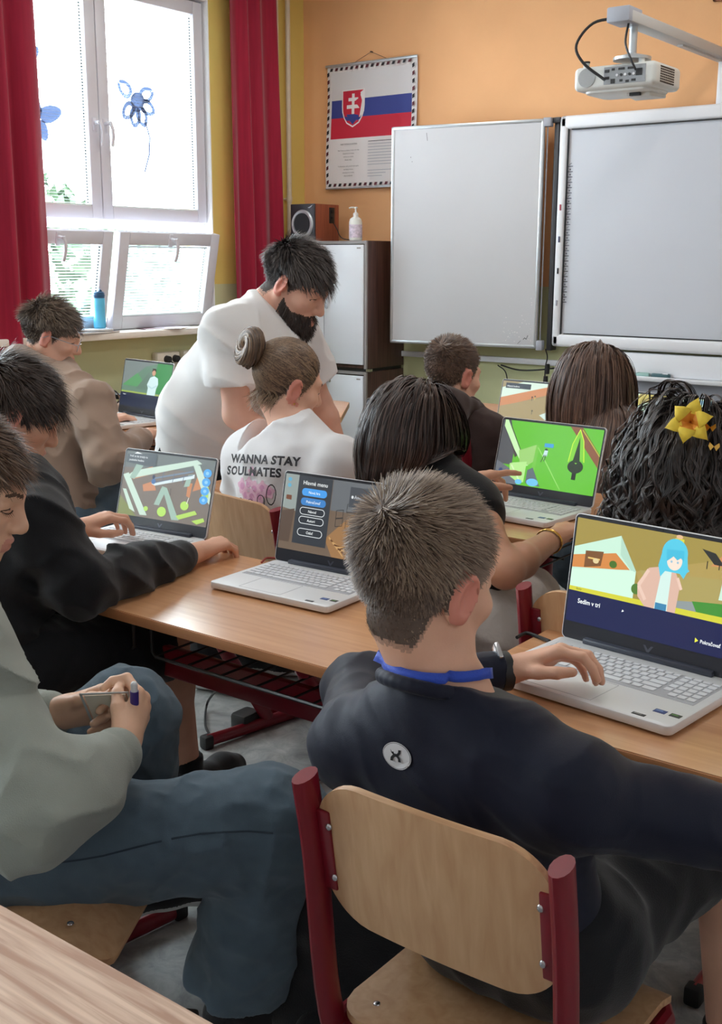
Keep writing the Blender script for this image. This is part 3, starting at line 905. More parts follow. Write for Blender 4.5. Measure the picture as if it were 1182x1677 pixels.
# interactive board
SW, SH = 1.70, 1.306
root = empty('interactive_whiteboard', (-3.208, 6.13, 1.003), 0, 'large interactive whiteboard with a wide white frame and a column of icons', 'whiteboard')
mb = MB(); mb.box((SW / 2, 0, SH / 2), (SW - .06, .03, SH - .06)); pan = mb.build('panel', M_sb, root)
mb = MB(); w = .075
for c, s_ in (((SW / 2, -.01, w / 2), (SW, .05, w)), ((SW / 2, -.01, SH - w / 2), (SW, .05, w)), ((w / 2 - .01, -.01, SH / 2), (w - .02, .05, SH)), ((SW - w / 2, -.01, SH / 2), (w, .05, SH))): mb.box(c, s_, bevel=.018, seg=3)
fr = mb.build('frame', M_wfr, root)
mb = MB()
for c, s_ in (((w - .022, -.012, SH / 2), (.008, .03, SH - 2 * w + .01)), ((SW / 2, -.012, SH - w - .002), (SW - 2 * w, .03, .006)), ((SW / 2, -.012, w + .002), (SW - 2 * w, .03, .006))): mb.box(c, s_)
mb.build('inner_seal', M_dark, fr)
fl = Flat(lambda u, v, l: (u, -.0162 - .0002 * l, v))
icg = mat('grey_icon_print', srgb(80, 82, 98), rough=.6)
for i in range(27):
    z = 1.03 - i * .0295; x = .072
    fl.rect(x - .016, z - .0045, x + .016, z, M_ink if i > 16 else icg)
    if i % 3 == 0: fl.line([(x - .008, z + .006), (x + .008, z + .016)], .003, icg)
    elif i % 3 == 1: fl.rect(x - .005, z + .006, x + .004, z + .014, icg)
    else: fl.disc(x, z + .011, .005, .005, icg, 8)
fl.build('icon_strip', pan)
for z, m_ in ((.80, mat('red_button', srgb(170, 50, 70))), (.62, mat('blue_button', srgb(60, 66, 100))), (.44, M_dark), (.255, mat('pale_button', srgb(160, 160, 172)))):
    mb = MB(); mb.box((.028, -.037, z), (.010, .006, .034), bevel=.003); mb.build('button', m_, fr)
# tray under the interactive board
root = empty('pen_tray', (-2.98, 6.14, .70), 0, 'grey pen tray unit with a white ledge under the interactive whiteboard', 'tray')
mb = MB(); mb.box((.7, 0, .225), (1.4, .05, .13), bevel=.008); mb.build('upper_panel', M_wfr, root)
mb = MB(); mb.box((.7, -.045, .150), (1.4, .13, .018), bevel=.008); mb.box((.7, -.105, .158), (1.4, .012, .02), bevel=.004); mb.build('ledge', M_wfr, root)
mb = MB(); mb.box((.7, .01, .06), (1.4, .06, .16), bevel=.01); mb.build('lower_panel', M_gpl, root)
mb = MB(); mb.cyl((.1, -.026, .245), (.1, -.022, .245), .006); mb.build('screw', M_dark, root)
for x0, c_, lab in ((-2.63, srgb(150, 186, 180), 'pale green board eraser on the ledge of the pen tray'), (-2.51, srgb(58, 92, 98), 'dark teal board marker on the ledge of the pen tray')):
    mb = MB(); mb.box((0, 0, .012), (.11, .03, .024), bevel=.008)
    mb.box((-.03 if c_[0] > .2 else .03, 0, .0245), (.03, .026, .004), mi=1)
    o = mb.build('board_eraser' if c_[0] > .2 else 'marker_pen', [mat('pen_body', c_, rough=.4), M_wfr]); o.location = (x0, 6.095, .859); tag(o, lab, 'eraser' if c_[0] > .2 else 'pen')

# cable trunking and cables under the boards
mb = MB(); mb.box((.62, 0, .012), (1.24, .03, .035), bevel=.005)
mb.tube(smooth_path([(1.24, 0, .012), (1.285, 0, .02), (1.30, 0, .06), (1.30, 0, .16)], 5), .014, n=10)
o = mb.build('cable_trunking', M_wfr); o.location = (-4.38, 6.18, .885); tag(o, 'white cable trunking running along the green wall below the whiteboards', 'trunking')
def cable(pts, r, label, cat='cable', m=None, name='cable', group=None):
    p0 = Vector(pts[0]); mb = MB(); mb.tube(smooth_path([Vector(p) - p0 for p in pts], 6), r, n=6)
    o = mb.build(name, m or M_cable); o.location = p0; tag(o, label, cat, group); return o
o = cable([(-3.233, 6.080, 0.985), (-3.240, 6.120, 0.935), (-3.250, 6.120, 0.879), (-3.251, 6.120, 0.806), (-3.243, 6.120, 0.714)], .004, 'black cable with a ferrite bead hanging from the whiteboard hinge')
mb = MB(); mb.lathe([(0, -.03), (.012, -.03), (.014, 0), (.012, .03), (0, .03)], n=10); fb = mb.build('ferrite_bead', M_dark, o); fb.location = (.0, .035, -.12)
fb2 = fb.copy(); COL.objects.link(fb2); fb2.parent = o; fb2.scale = (1.1, 1.1, 1.2); fb2.location = (-.01, .035, -.20)
cable([(-3.588, 6.170, 0.864), (-3.451, 6.160, 0.842), (-3.278, 6.150, 0.857), (-3.141, 6.160, 0.890), (-3.109, 6.170, 0.975)], .005, 'black cable sagging below the white trunking on the green wall')
cable([(-3.610, 6.170, 0.862), (-3.546, 6.160, 0.821), (-3.524, 6.160, 0.709)], .004, 'thin black cable dropping down the green wall behind the boy in the dark hoodie')

# projector on its arm
M_prj = mat('white_projector_shell', srgb(214, 216, 212), rough=.4, noise=.02)
root = empty('projector_bracket', (-2.31, 6.16, 2.30), 0, 'white projector arm reaching out from the wall above the interactive whiteboard', 'bracket')
mb = MB(); mb.box((.03, 0, .13), (.075, .045, .30), bevel=.006); mb.build('wall_post', M_wfr, root)
mb = MB(); mb.box((0, -.60, .255), (.085, 1.22, .05), bevel=.008); mb.box((0, -.28, .227), (.03, .56, .012)); mb.build('beam', mat('grey_white_beam', srgb(196, 197, 196), rough=.4), root)
mb = MB(); mb.box((-.015, -1.17, .262), (.11, .14, .065), bevel=.008); mb.build('end_cap', M_gpl, root)
mb = MB(); mb.cyl((-.0, -1.10, .10), (0, -1.10, .24), .018); mb.lathe([(0, .085), (.085, .085), (.085, .098), (.02, .115), (0, .115)], Matrix.Translation((0, -1.10, 0)), n=20); mb.build('ceiling_mount', M_silver, root)
px, py, pz = -2.37, 5.15, 2.265
root = empty('projector', (px, py, pz), 0, 'white projector with connectors and a round speaker grille hanging from the arm', 'projector')
W_, D_, H_ = .40, .30, .105
mb = MB(); mb.box((0, 0, H_ / 2), (W_, D_, H_), bevel=.024, seg=4)
mb.prism(rrect(W_ - .07, D_ - .05, .05, 6), -.012, .012, bevel=.01)
body = mb.build('body', M_prj, root)
mb = MB(); mb.prism([(.02, -.04), (.13, -.04), (.15, .10), (.0, .10)], -.028, 0.0, bevel=.004); mb.box((.065, -.048, -.014), (.05, .02, .024), mi=1); mb.build('lens_bump', [M_prj, M_dark], body)
y = -D_ / 2 - .001
mb = MB(); mb.cyl((-.13, y, .055), (-.13, y - .003, .055), .042, n=28)
mb.build('speaker_grille', mat('grille_grey', srgb(176, 178, 178), rough=.7, bump=.8, bscale=420), body)
mb = MB()
rn = random.Random(2)
mb.box((.055, y, .055), (.20, .003, .075), mi=1)
for (x, z, w_, h_) in ((-.03, .075, .022, .012), (-.03, .045, .022, .012), (.0, .08, .014, .01), (.04, .08, .03, .01), (.085, .08, .03, .01), (.0, .03, .02, .02), (.125, .06, .03, .03), (.04, .03, .014, .01), (.07, .025, .016, .01), (.1, .028, .02, .01)): mb.box((x, y - .002, z), (w_, .003, h_), mi=0)
for i in range(5): mb.cyl((.02 + i * .02, y, .054), (.02 + i * .02, y - .006, .054), .006, n=10, mi=0 if i % 2 else 2)
mb.build('connector_panel', [M_dark, mat('port_grey', srgb(150, 154, 158), rough=.6), M_wfr], body)
mb = MB()
for i in range(8):
    for j in range(7): mb.box((W_ / 2 - .0005, -.085 + i * .02, .022 + j * .0105), (.003, .016, .0065))
mb.build('vent_grille', M_dark, body)
for x in (-.15, .12):
    mb = MB(); mb.cyl((x, -D_ / 2 + .03, H_ - .005), (x, -D_ / 2 + .03, H_ + .022), .014); mb.cyl((x, -D_ / 2 + .03, H_ + .018), (x, -D_ / 2 + .03, H_ + .026), .016, mi=1); mb.build('foot', [M_prj, M_dark], root)
cable([(-2.33, 4.975, 2.555), (-2.46, 4.96, 2.545), (-2.535, 4.95, 2.46), (-2.50, 4.955, 2.38), (-2.40, 4.98, 2.30)], .0065, 'thick black cable looping from the arm end into the projector')
cable([(-2.30, 4.985, 2.54), (-2.305, 4.97, 2.45), (-2.275, 4.965, 2.38), (-2.255, 4.985, 2.33)], .005, 'short straight black cable hanging from the bracket into the projector connectors')
# corner of a framed picture high on the wall
root = empty('picture_frame', (-2.385, 6.185, 2.83), 0, 'brown corner of a picture frame at the top edge above the projector arm', 'picture')
mb = MB()
for c, s_ in (((.2, 0, .012), (.4, .02, .024)), ((.2, 0, .388), (.4, .02, .024)), ((.012, 0, .2), (.024, .02, .4)), ((.388, 0, .2), (.024, .02, .4))): mb.box(c, s_, bevel=.004)
mb.build('frame', mat('brown_frame_wood', srgb(140, 88, 56), rough=.5), root)
mb = MB(); mb.box((.2, .002, .2), (.37, .006, .37)); mb.build('picture_sheet', M_paper, root)

# ---------------------------------------------------------------- cabinets, speaker, bottles
M_dwood = wood('dark_brown_laminate', srgb(58, 36, 32), srgb(92, 62, 54), .8, 'Z', rough=.45)
M_door = mat('white_cabinet_door', srgb(222, 226, 232), rough=.35, noise=.012, nscale=3)
M_rail = mat('grey_cabinet_edge', srgb(146, 140, 138), rough=.5)
def cabinet(z0, z1, label):
    x0, x1, y0, y1 = -5.03, -4.345, 5.79, 6.19
    xm = -4.683
    root = empty('cabinet', ((x0 + x1) / 2, (y0 + y1) / 2, z0), 0, label, 'cabinet', 'white-doored cabinet units')
    o_ = Vector(((x0 + x1) / 2, (y0 + y1) / 2, z0)); h = z1 - z0; hw = (x1 - x0) / 2; hd = (y1 - y0) / 2
    mb = MB()
    for s_ in (-1, 1): mb.box((s_ * (hw - .009), 0, h / 2), (.018, 2 * hd, h), bevel=.001)
    mb.box((0, hd - .006, h / 2), (2 * hw - .04, .01, h - .02)); mb.box((0, 0, .01), (2 * hw - .038, 2 * hd - .01, .018)); mb.box((0, 0, h - .01), (2 * hw - .038, 2 * hd - .01, .019), mi=1)
    mb.box((hw - .009, -hd - .006, h / 2), (.018, .014, h), mi=1)
    mb.build('carcass', [M_dwood, M_rail], root)
    for s_, a, b_ in ((-1, -hw + .004, xm - o_.x - .003), (1, xm - o_.x + .003, hw - .02)):
        mb = MB(); mb.box(((a + b_) / 2, -hd - .012, h / 2 + .0), (b_ - a, .02, h - .05), bevel=.003); dr = mb.build('door', M_door, root)
        xh = (xm - o_.x) + s_ * .028; zh = h - .36 if z0 > .5 else h - .13
        mb = MB(); mb.tube(smooth_path([(xh, -hd - .02, zh - .06), (xh, -hd - .045, zh - .045), (xh, -hd - .05, zh), (xh, -hd - .045, zh + .045), (xh, -hd - .02, zh + .06)], 5), .0075, n=8, flat=.7); mb.build('handle', M_silver, dr)
        if s_ > 0:
            mb = MB(); mb.cyl((xh + .02, -hd - .018, h - .07), (xh + .02, -hd - .026, h - .07), .009); mb.build('lock', M_steel, dr)
            mb = MB(); mb.box((b_ - .035, -hd - .0225, h - .045), (.03, .001, .008)); mb.build('sticker', M_rail, dr)
    return root
cabinet(.0, .800, 'lower white-doored cabinet with dark brown sides, standing on the floor')
cabinet(.822, 1.62, 'upper white-doored cabinet with dark brown sides, carrying the loudspeaker')
mb = MB(); mb.box((0, 0, .011), (.66, .37, .022)); mb.box((.345, -.19, .012), (.03, .03, .016), mi=1)
o = mb.build('spacer_plinth', [M_dark, M_steel]); o.location = (-4.69, 6.0, .80); tag(o, 'black recessed strip between the two stacked cabinets', 'plinth')

M_cherry = wood('reddish_speaker_wood', srgb(128, 62, 40), srgb(156, 84, 58), 1.2, 'Z', rough=.45)
root = empty('loudspeaker', (-4.875, 5.91, 1.62), 0, 'small loudspeaker with a silver ring and reddish wooden sides on the upper cabinet', 'speaker')
mb = MB(); mb.box((0, .01, .117), (.204, .24, .234), bevel=.003); cab = mb.build('case', M_cherry, root)
mb = MB(); mb.box((0, -.115, .117), (.204, .012, .234), bevel=.004); fr = mb.build('front_baffle', mat('dark_speaker_front', srgb(48, 48, 54), rough=.45), root)
T_ = Matrix.Translation((0, -.121, .108)) @ Matrix.Rotation(PI / 2, 4, 'X')
mb = MB(); mb.lathe([(.068, 0), (.070, .010), (.084, .012), (.090, .004), (.090, 0)], T_, n=36); mb.build('ring', M_silver, fr)
mb = MB(); mb.lathe([(0, .002), (.03, .003), (.068, .006)], T_, n=30); mb.build('cone', mat('black_cone', srgb(34, 36, 42), rough=.7, bump=.3, bscale=200), fr)
mb = MB(); mb.prism([(0, 0), (.012, .003), (.03, .012), (.04, .016), (.028, .004), (.014, -.004)], 0, .002, Matrix.Translation((.045, -.121, .210)) @ Matrix.Rotation(PI / 2, 4, 'X')); mb.build('badge', M_silver, fr)
mb = MB(); mb.box((.1025, .055, .165), (.004, .055, .10), bevel=.002); mb.cyl((.104, .055, .19), (.112, .055, .19), .012); mb.cyl((.104, .055, .15), (.112, .055, .15), .009); mb.build('control_panel', M_dark, cab)
cable([(-4.765, 5.97, 1.74), (-4.72, 5.95, 1.70), (-4.69, 5.97, 1.64), (-4.60, 6.02, 1.627)], .003, 'thin black cable behind the loudspeaker on top of the cabinet')

root = empty('pump_bottle', (-4.495, 5.86, 1.62), 0, 'white pump dispenser bottle on top of the upper cabinet', 'bottle')
M_bot = mat('milky_plastic', srgb(226, 226, 220), rough=.3, sss=.1)
mb = MB(); mb.lathe([(0, 0), (.040, .002), (.042, .012), (.042, .115), (.036, .135), (.018, .148), (.015, .155), (0, .155)], n=24); bt = mb.build('bottle', M_bot, root)
mb = MB(); mb.lathe([(.0424, .02), (.0426, .06), (.0424, .10)], n=24); mb.build('label', mat('pale_label', srgb(214, 200, 214), rough=.5, noise=.25, nscale=60), bt)
mb = MB(); mb.lathe([(0, .15), (.017, .15), (.017, .168), (.006, .178), (.006, .2), (.012, .2), (.012, .208), (0, .21)], n=16); mb.tube([(0, 0, .204), (-.02, -.02, .205), (-.03, -.03, .20)], .005); mb.build('pump', M_bot, root)

# bottle on the teacher's table
bp = (-3.773, 4.607, 0.750)
root = empty('drink_bottle', (bp[0], bp[1], .75), 0, 'clear plastic bottle with a dark label and cap on the teacher table', 'bottle')
mb = MB(); mb.lathe([(0, 0), (.034, .002), (.036, .012), (.034, .12), (.036, .16), (.030, .185), (.014, .225), (.013, .236), (0, .236)], n=20); bt = mb.build('bottle', mat('clear_plastic', srgb(206, 212, 214), rough=.15, noise=.05), root)
mb = MB(); mb.lathe([(.0368, .02), (.0372, .09), (.0368, .15)], n=20); lb = mb.build('label', mat('dark_label', srgb(40, 40, 44), rough=.4), root)
mb = MB(); mb.lathe([(0, .232), (.016, .232), (.016, .252), (0, .254)], n=14); mb.build('cap', M_dark, root)
fl = Flat(lambda u, v, l: (.0375 * math.sin(u), -.0375 * math.cos(u) - .0001, v))
for a in (-.1, .35, .8): fl.disc(a, .125, .16, .008, M_wfr, 10)
fl.build('print', lb)

# power strips on the window wall
M_sock = mat('ivory_socket_plastic', srgb(226, 222, 208), rough=.4)
for y0, red, lab in ((4.83, False, 'ivory double socket with two black plugs on the green wall'), (5.05, True, 'ivory double socket with plugs and a red switch on the green wall')):
    root = empty('socket_box', (XF + .03, y0, .865), 0, lab, 'socket', 'socket boxes on the green wall')
    mb = MB(); mb.box((0, 0, .04), (.055, .185, .085), bevel=.01); mb.build('box', M_sock, root)
    for yy in ((-.02, .05) if not red else (-.045, .015)):
        mb = MB(); mb.cyl((.026, yy, .04), (.055, yy, .04), .024, .02, n=16); mb.tube(smooth_path([(.05, yy, .035), (.075, yy + .01, .01), (.07, yy + .02, -.06), (.05, yy + .03, -.10)], 5), .005, n=6); mb.build('plug', M_dark, root)
    if red:
        mb = MB(); mb.box((.029, .068, .045), (.008, .03, .04), bevel=.003); mb.build('switch', mat('red_switch', srgb(200, 40, 40), rough=.3), root)

# things on the windowsill
SZ = WZ0 + .02
bx = (-5.160, 4.318, 1.102)
root = empty('water_bottle', (-5.16, bx[1], SZ + .024), 0, 'translucent turquoise water bottle with a dark blue lid on the windowsill', 'bottle')
mb = MB(); mb.lathe([(0, 0), (.032, .001), (.035, .01), (.035, .05), (.032, .06), (.034, .12), (.034, .165), (.03, .172), (0, .172)], n=24)
mb.build('bottle', mat('turquoise_plastic', srgb(96, 190, 226), rough=.2, sss=.3), root)
mb = MB(); mb.lathe([(0, .170), (.034, .170), (.034, .20), (.028, .206), (0, .206)], n=24); mb.lathe([(.0345, .181), (.036, .183), (.036, .188), (.0345, .19)], n=24); mb.tube([(0, .0, .203), (0, .012, .215), (0, .02, .208)], .006); mb.build('lid', mat('dark_blue_plastic', srgb(40, 84, 120), rough=.35), root)
def slabthing(name, c, size, rz, m1, m2, label, cat, group=None):
    mb = MB(); mb.box((0, 0, size[2] / 2), size, bevel=.0015, mi=0); mb.box((.003, 0, size[2] / 2), (size[0] + .001, size[1] - .01, size[2] * .7), mi=1)
    o = mb.build(name, [m1, m2]); o.location = c; o.rotation_euler = (0, 0, rz); return tag(o, label, cat, group)
M_pg = mat('white_page_edge', srgb(226, 226, 226), rough=.7)
nb = (-5.150, 4.247, 1.085)
slabthing('notebook', (-5.15, nb[1], SZ), (.15, .30, .011), .1, mat('dark_grey_cover', srgb(110, 112, 120), rough=.5), M_pg, 'grey-covered notebook at the bottom of the pile on the windowsill', 'book')
slabthing('notebook', (-5.16, nb[1] + .0, SZ + .012), (.14, .22, .011), -.15, mat('pale_cover', srgb(196, 206, 216), rough=.5), M_pg, 'pale notebook under the turquoise bottle on the windowsill', 'book')
mg = (-5.180, 4.915, 1.092)
slabthing('magazine', (-5.17, mg[1] - .03, SZ), (.17, .23, .006), .5, mat('glossy_magazine_cover', srgb(196, 186, 196), rough=.4, noise=.3, nscale=14), M_pg, 'pale magazine lying on the windowsill beside the bent teacher', 'magazine')
slabthing('magazine', (-5.17, mg[1] - .16, SZ), (.15, .20, .005), -.35, mat('dark_magazine_cover', srgb(120, 92, 100), rough=.4, noise=.4, nscale=14), M_pg, 'dark printed leaflet beside the magazine on the windowsill', 'magazine')

# paper stickers on the panes
M_stk = bpy.data.materials.new('thin_blue_paper'); M_stk.use_nodes = True
N = M_stk.node_tree.nodes; L = M_stk.node_tree.links; N.clear()
o_ = N.new('ShaderNodeOutputMaterial'); mx = N.new('ShaderNodeMixShader'); d_ = N.new('ShaderNodeBsdfDiffuse'); t_ = N.new('ShaderNodeBsdfTranslucent')
d_.inputs[0].default_value = (.20, .26, .42, 1); t_.inputs[0].default_value = (.045, .065, .12, 1); mx.inputs[0].default_value = .5
L.new(d_.outputs[0], mx.inputs[1]); L.new(t_.outputs[0], mx.inputs[2]); L.new(mx.outputs[0], o_.inputs[0])
def sticker(name, y, z, polys, rot, label, cat, group=None):
    mb = MB(); c, s_ = math.cos(rot), math.sin(rot)
    for i, pl in enumerate(polys): mb.poly([(.0002 * i, (p[0] * c - p[1] * s_), (p[0] * s_ + p[1] * c)) for p in pl])
    o = mb.build(name, M_stk); o.location = (XG + .0365, y, z); return tag(o, label, cat, group)
def blob(cx, cy, rx, ry, a, n=16, k=.25):
    return [(cx + math.cos(a) * rx * math.cos(t) * (1 + k * math.cos(t)) - math.sin(a) * ry * math.sin(t), cy + math.sin(a) * rx * math.cos(t) * (1 + k * math.cos(t)) + math.cos(a) * ry * math.sin(t)) for t in [2 * PI * i / n for i in range(n)]]
bfly = [blob(.052, .048, .078, .046, .75), blob(.040, -.040, .056, .040, -.7), blob(-.052, .048, .078, .046, PI - .75), blob(-.040, -.040, .056, .040, PI + .7), blob(0, 0, .014, .060, 0, k=0)]
b1 = (-5.264, 4.046, 2.246); b2 = (-5.264, 3.939, 2.502); f1 = (-5.264, 4.742, 2.405)
sticker('butterfly_sticker', b1[1], b1[2], bfly, -.45, 'blue paper butterfly on the pane, whole one below the cut-off one', 'sticker', 'paper butterflies on the window')
sticker('butterfly_sticker', b2[1], b2[2], bfly, -.1, 'blue paper butterfly half hidden by the crimson curtain', 'sticker', 'paper butterflies on the window')
pet = []
for k, a in enumerate((2.5, .45, -.35, -1.15, -1.75, -2.4)):
    cx, cy = .085 * math.cos(a), .085 * math.sin(a)
    out = blob(cx, cy, .060, .046, a, 18, .2); inn = blob(cx * 1.05, cy * 1.05, .034, .022, a, 18, .2)
    for i in range(18): pet.append([out[i], out[(i + 1) % 18], inn[(i + 1) % 18], inn[i]])
pet.append(blob(0, 0, .055, .045, .3, 18, 0))
pts = [(.05, -.10), (.085, -.2), (.075, -.3), (.035, -.40)]
for (a, b_), (c, d) in zip(pts, pts[1:]): pet.append([(a - .006, b_), (a + .006, b_), (c + .006, d), (c - .006, d)])
sticker('flower_sticker', f1[1], f1[2], pet, .0, 'blue paper flower with looped petals and a long stem on the pane', 'sticker')

# ================================================================ LAPTOPS
M_lap = mat('pearl_white_laptop', srgb(226, 226, 228), rough=.34, noise=.01, nscale=8)
M_key = mat('white_keys', srgb(222, 222, 226), rough=.45)
M_kgap = mat('grey_key_wells', srgb(176, 176, 182), rough=.6)
M_bez = mat('charcoal_bezel', srgb(44, 46, 54), rough=.38)
M_hinge = mat('slate_hinge_cover', srgb(62, 66, 78), rough=.35)
M_logo = mat('grey_logo', srgb(96, 100, 112), rough=.3, metal=.4)
LW, LD, LT, LH = .358, .252, .020, .235
def laptop_meshes():
    root = empty('laptop')
    mb = MB()       # y from -LD (front) to 0 (hinge); slightly wedge-shaped
    mb.prism(rrect(LW, LD, .012, 5, 0, -LD / 2), .004, LT, bevel=.003)
    for x in (-.13, .13):
        for y in (-.03, -.22): mb.box((x, y, .003), (.05, .012, .006), mi=1)
    base = mb.build('base', [M_lap, M_rubber], root)
    mb = MB(); mb.box((0, -.092, LT + .0001), (.326, .112, .0006)); kb_well = mb.build('keyboard_well', M_kgap, base)
    mb = MB()
    rows = [(-.043, .010, 16), (-.0585, .0148, 15), (-.0765, .0148, 14), (-.0945, .0148, 13), (-.1125, .0148, 12), (-.1305, .0148, 8)]
    for j, (y, h, n) in enumerate(rows):
        x0, x1 = -.161, .088
        ws = [1] * n
        if j in (1, 2, 3, 4): ws[0] = 1 + .25 * j; ws[-1] = 1.2 + .2 * j
        if j == 5: ws = [1.2, 1, 1, 1, 5.4, 1, 1, 1.3]
        tot = sum(ws); x = x0
        for w in ws:
            ww = (x1 - x0) * w / tot
            mb.box((x + ww / 2, y, LT + .0012), (ww - .0028, h - .0025, .0018), bevel=.0007, seg=1); x += ww
        for i in range(4):
            if j == 5 and i == 0: continue
            mb.box((.101 + .0168 * i, y, LT + .0012), (.0142, h - .0025, .0018), bevel=.0007, seg=1)
    mb.build('key', M_key, base)
    mb = MB()
    for c, s_ in (((-.03, -.1525, 0), (.125, .0008, .0004)), ((-.03, -.2405, 0), (.125, .0008, .0004)), ((-.0925, -.1965, 0), (.0008, .088, .0004)), ((.0325, -.1965, 0), (.0008, .088, .0004))): mb.box((c[0], c[1], LT + .0001), s_)
    mb.build('touchpad_outline', M_kgap, base)
    for x, y, w, h, c, c2 in ((.137, -.205, .020, .013, srgb(50, 70, 130), srgb(120, 150, 200)), (.163, -.205, .018, .012, srgb(52, 58, 54), srgb(96, 150, 70)), (.118, -.238, .022, .008, srgb(34, 36, 40), srgb(150, 150, 150))):
        mb = MB(); mb.box((x, y, LT + .0003), (w, h, .0006)); mb.box((x - w * .1, y + h * .12, LT + .0006), (w * .6, h * .25, .0004), mi=1)
        mb.build('sticker', [mat('sticker_ground', c, rough=.4), mat('sticker_print', c2, rough=.4)], base)
    mb = MB(); mb.box((0, -.0055, LT + .004), (.255, .017, .012), bevel=.004); mb.build('hinge_cover', M_hinge, root)
    mb = MB()
    mb.prism(rrect(LW, LH, .010, 5, 0, LH / 2), 0, .0075, Matrix.Rotation(PI / 2, 4, 'X'), bevel=.0015)   # front face at y=-.0075, back at 0
    mb.prism(rrect(LW - .004, LH - .003, .009, 5, 0, LH / 2), .0074, .0079, Matrix.Rotation(PI / 2, 4, 'X'), mi=1)
    lid = mb.build('lid', [M_lap, M_bez], root)
    mb = MB(); v = Matrix.Translation((0, -.0081, .018)) @ Matrix.Rotation(PI / 2, 4, 'X')
    mb.prism([(-.010, .006), (-.0055, .006), (0, -.001), (.0055, .006), (.010, .006), (.002, -.006), (-.002, -.006)], 0, .0003, v); mb.build('emblem', M_logo, lid)
    mb = MB(); mb.cyl((0, -.0079, LH - .0045), (0, -.0083, LH - .0045), .0018, n=10); mb.build('camera_lens', M_dark, lid)
    return root
LAP0 = laptop_meshes(); LAPS = [copy_tree(LAP0) for _ in range(7)] + [LAP0]
E_SC = .21
_ec = {}
def E(r, g, b_, s=1.0):
    k = (r, g, b_, s)
    if k not in _ec: _ec[k] = emis('screen_light', srgb(r, g, b_), E_SC * s)
    return _ec[k]
def place_laptop(hl, rz, s, tilt, label, paint, us=1.0):
    """hl = world position of the left end of the hinge line on the desk"""
    r = LAPS.pop()
    a = math.radians(rz)
    r.location = (hl[0] + math.cos(a) * LW * s / 2, hl[1] + math.sin(a) * LW * s / 2, hl[2]); r.rotation_euler = (0, 0, a); r.scale = (s, s, s)
    lid = [c for c in r.children if c.name.startswith('lid')][0]
    lid.location = (0, .004, LT - .002); lid.rotation_euler = (-math.radians(tilt), 0, 0)
    u0, v0, w, h = -LW / 2 + .006, .034, LW - .012, LH - .042
    fl = Flat(lambda u, v, l: (u0 + u * w * us, -.0080 - .00006 * l, v0 + v * h))
    paint(fl); fl.build('screen', lid)
    return tag(r, label, 'laptop', 'white laptops')
ASP = (LW - .012) / (LH - .042)
WHT = lambda: E(245, 250, 250)
def clipdraw(fl): pass

def scr_presenter(f):      # man in a white top before green hills
    f.rect(0, 0, 1, 1, E(96, 130, 110))
    f.poly([(0, .4), (.45, .9), (.75, 1), (0, 1)], E(118, 130, 128)); f.poly([(0, .45), (.30, .75), (.55, .45)], E(84, 150, 96)); f.poly([(.62, .35), (1, .35), (1, 1), (.70, 1)], E(42, 132, 62))
    f.poly([(.3, .4), (.55, .8), (.66, .4)], E(92, 118, 104))
    f.rect(0, .30, 1, .335, E(150, 170, 80)); f.rect(0, 0, 1, .30, E(26, 36, 62)); f.text('Marek', .05, .24, .03, WHT(), ASP)
    f.poly([(.55, .30), (.72, .30), (.73, .45), (.76, .55), (.74, .68), (.66, .72), (.58, .68), (.53, .52), (.56, .45)], E(200, 226, 226))
    f.line([(.55, .5), (.64, .45), (.74, .52)], .035, E(176, 206, 210), ASP); f.disc(.645, .79, .038, .065, E(196, 150, 122)); f.poly([(.605, .80), (.61, .88), (.68, .88), (.685, .80), (.66, .84), (.63, .84)], E(60, 44, 40))
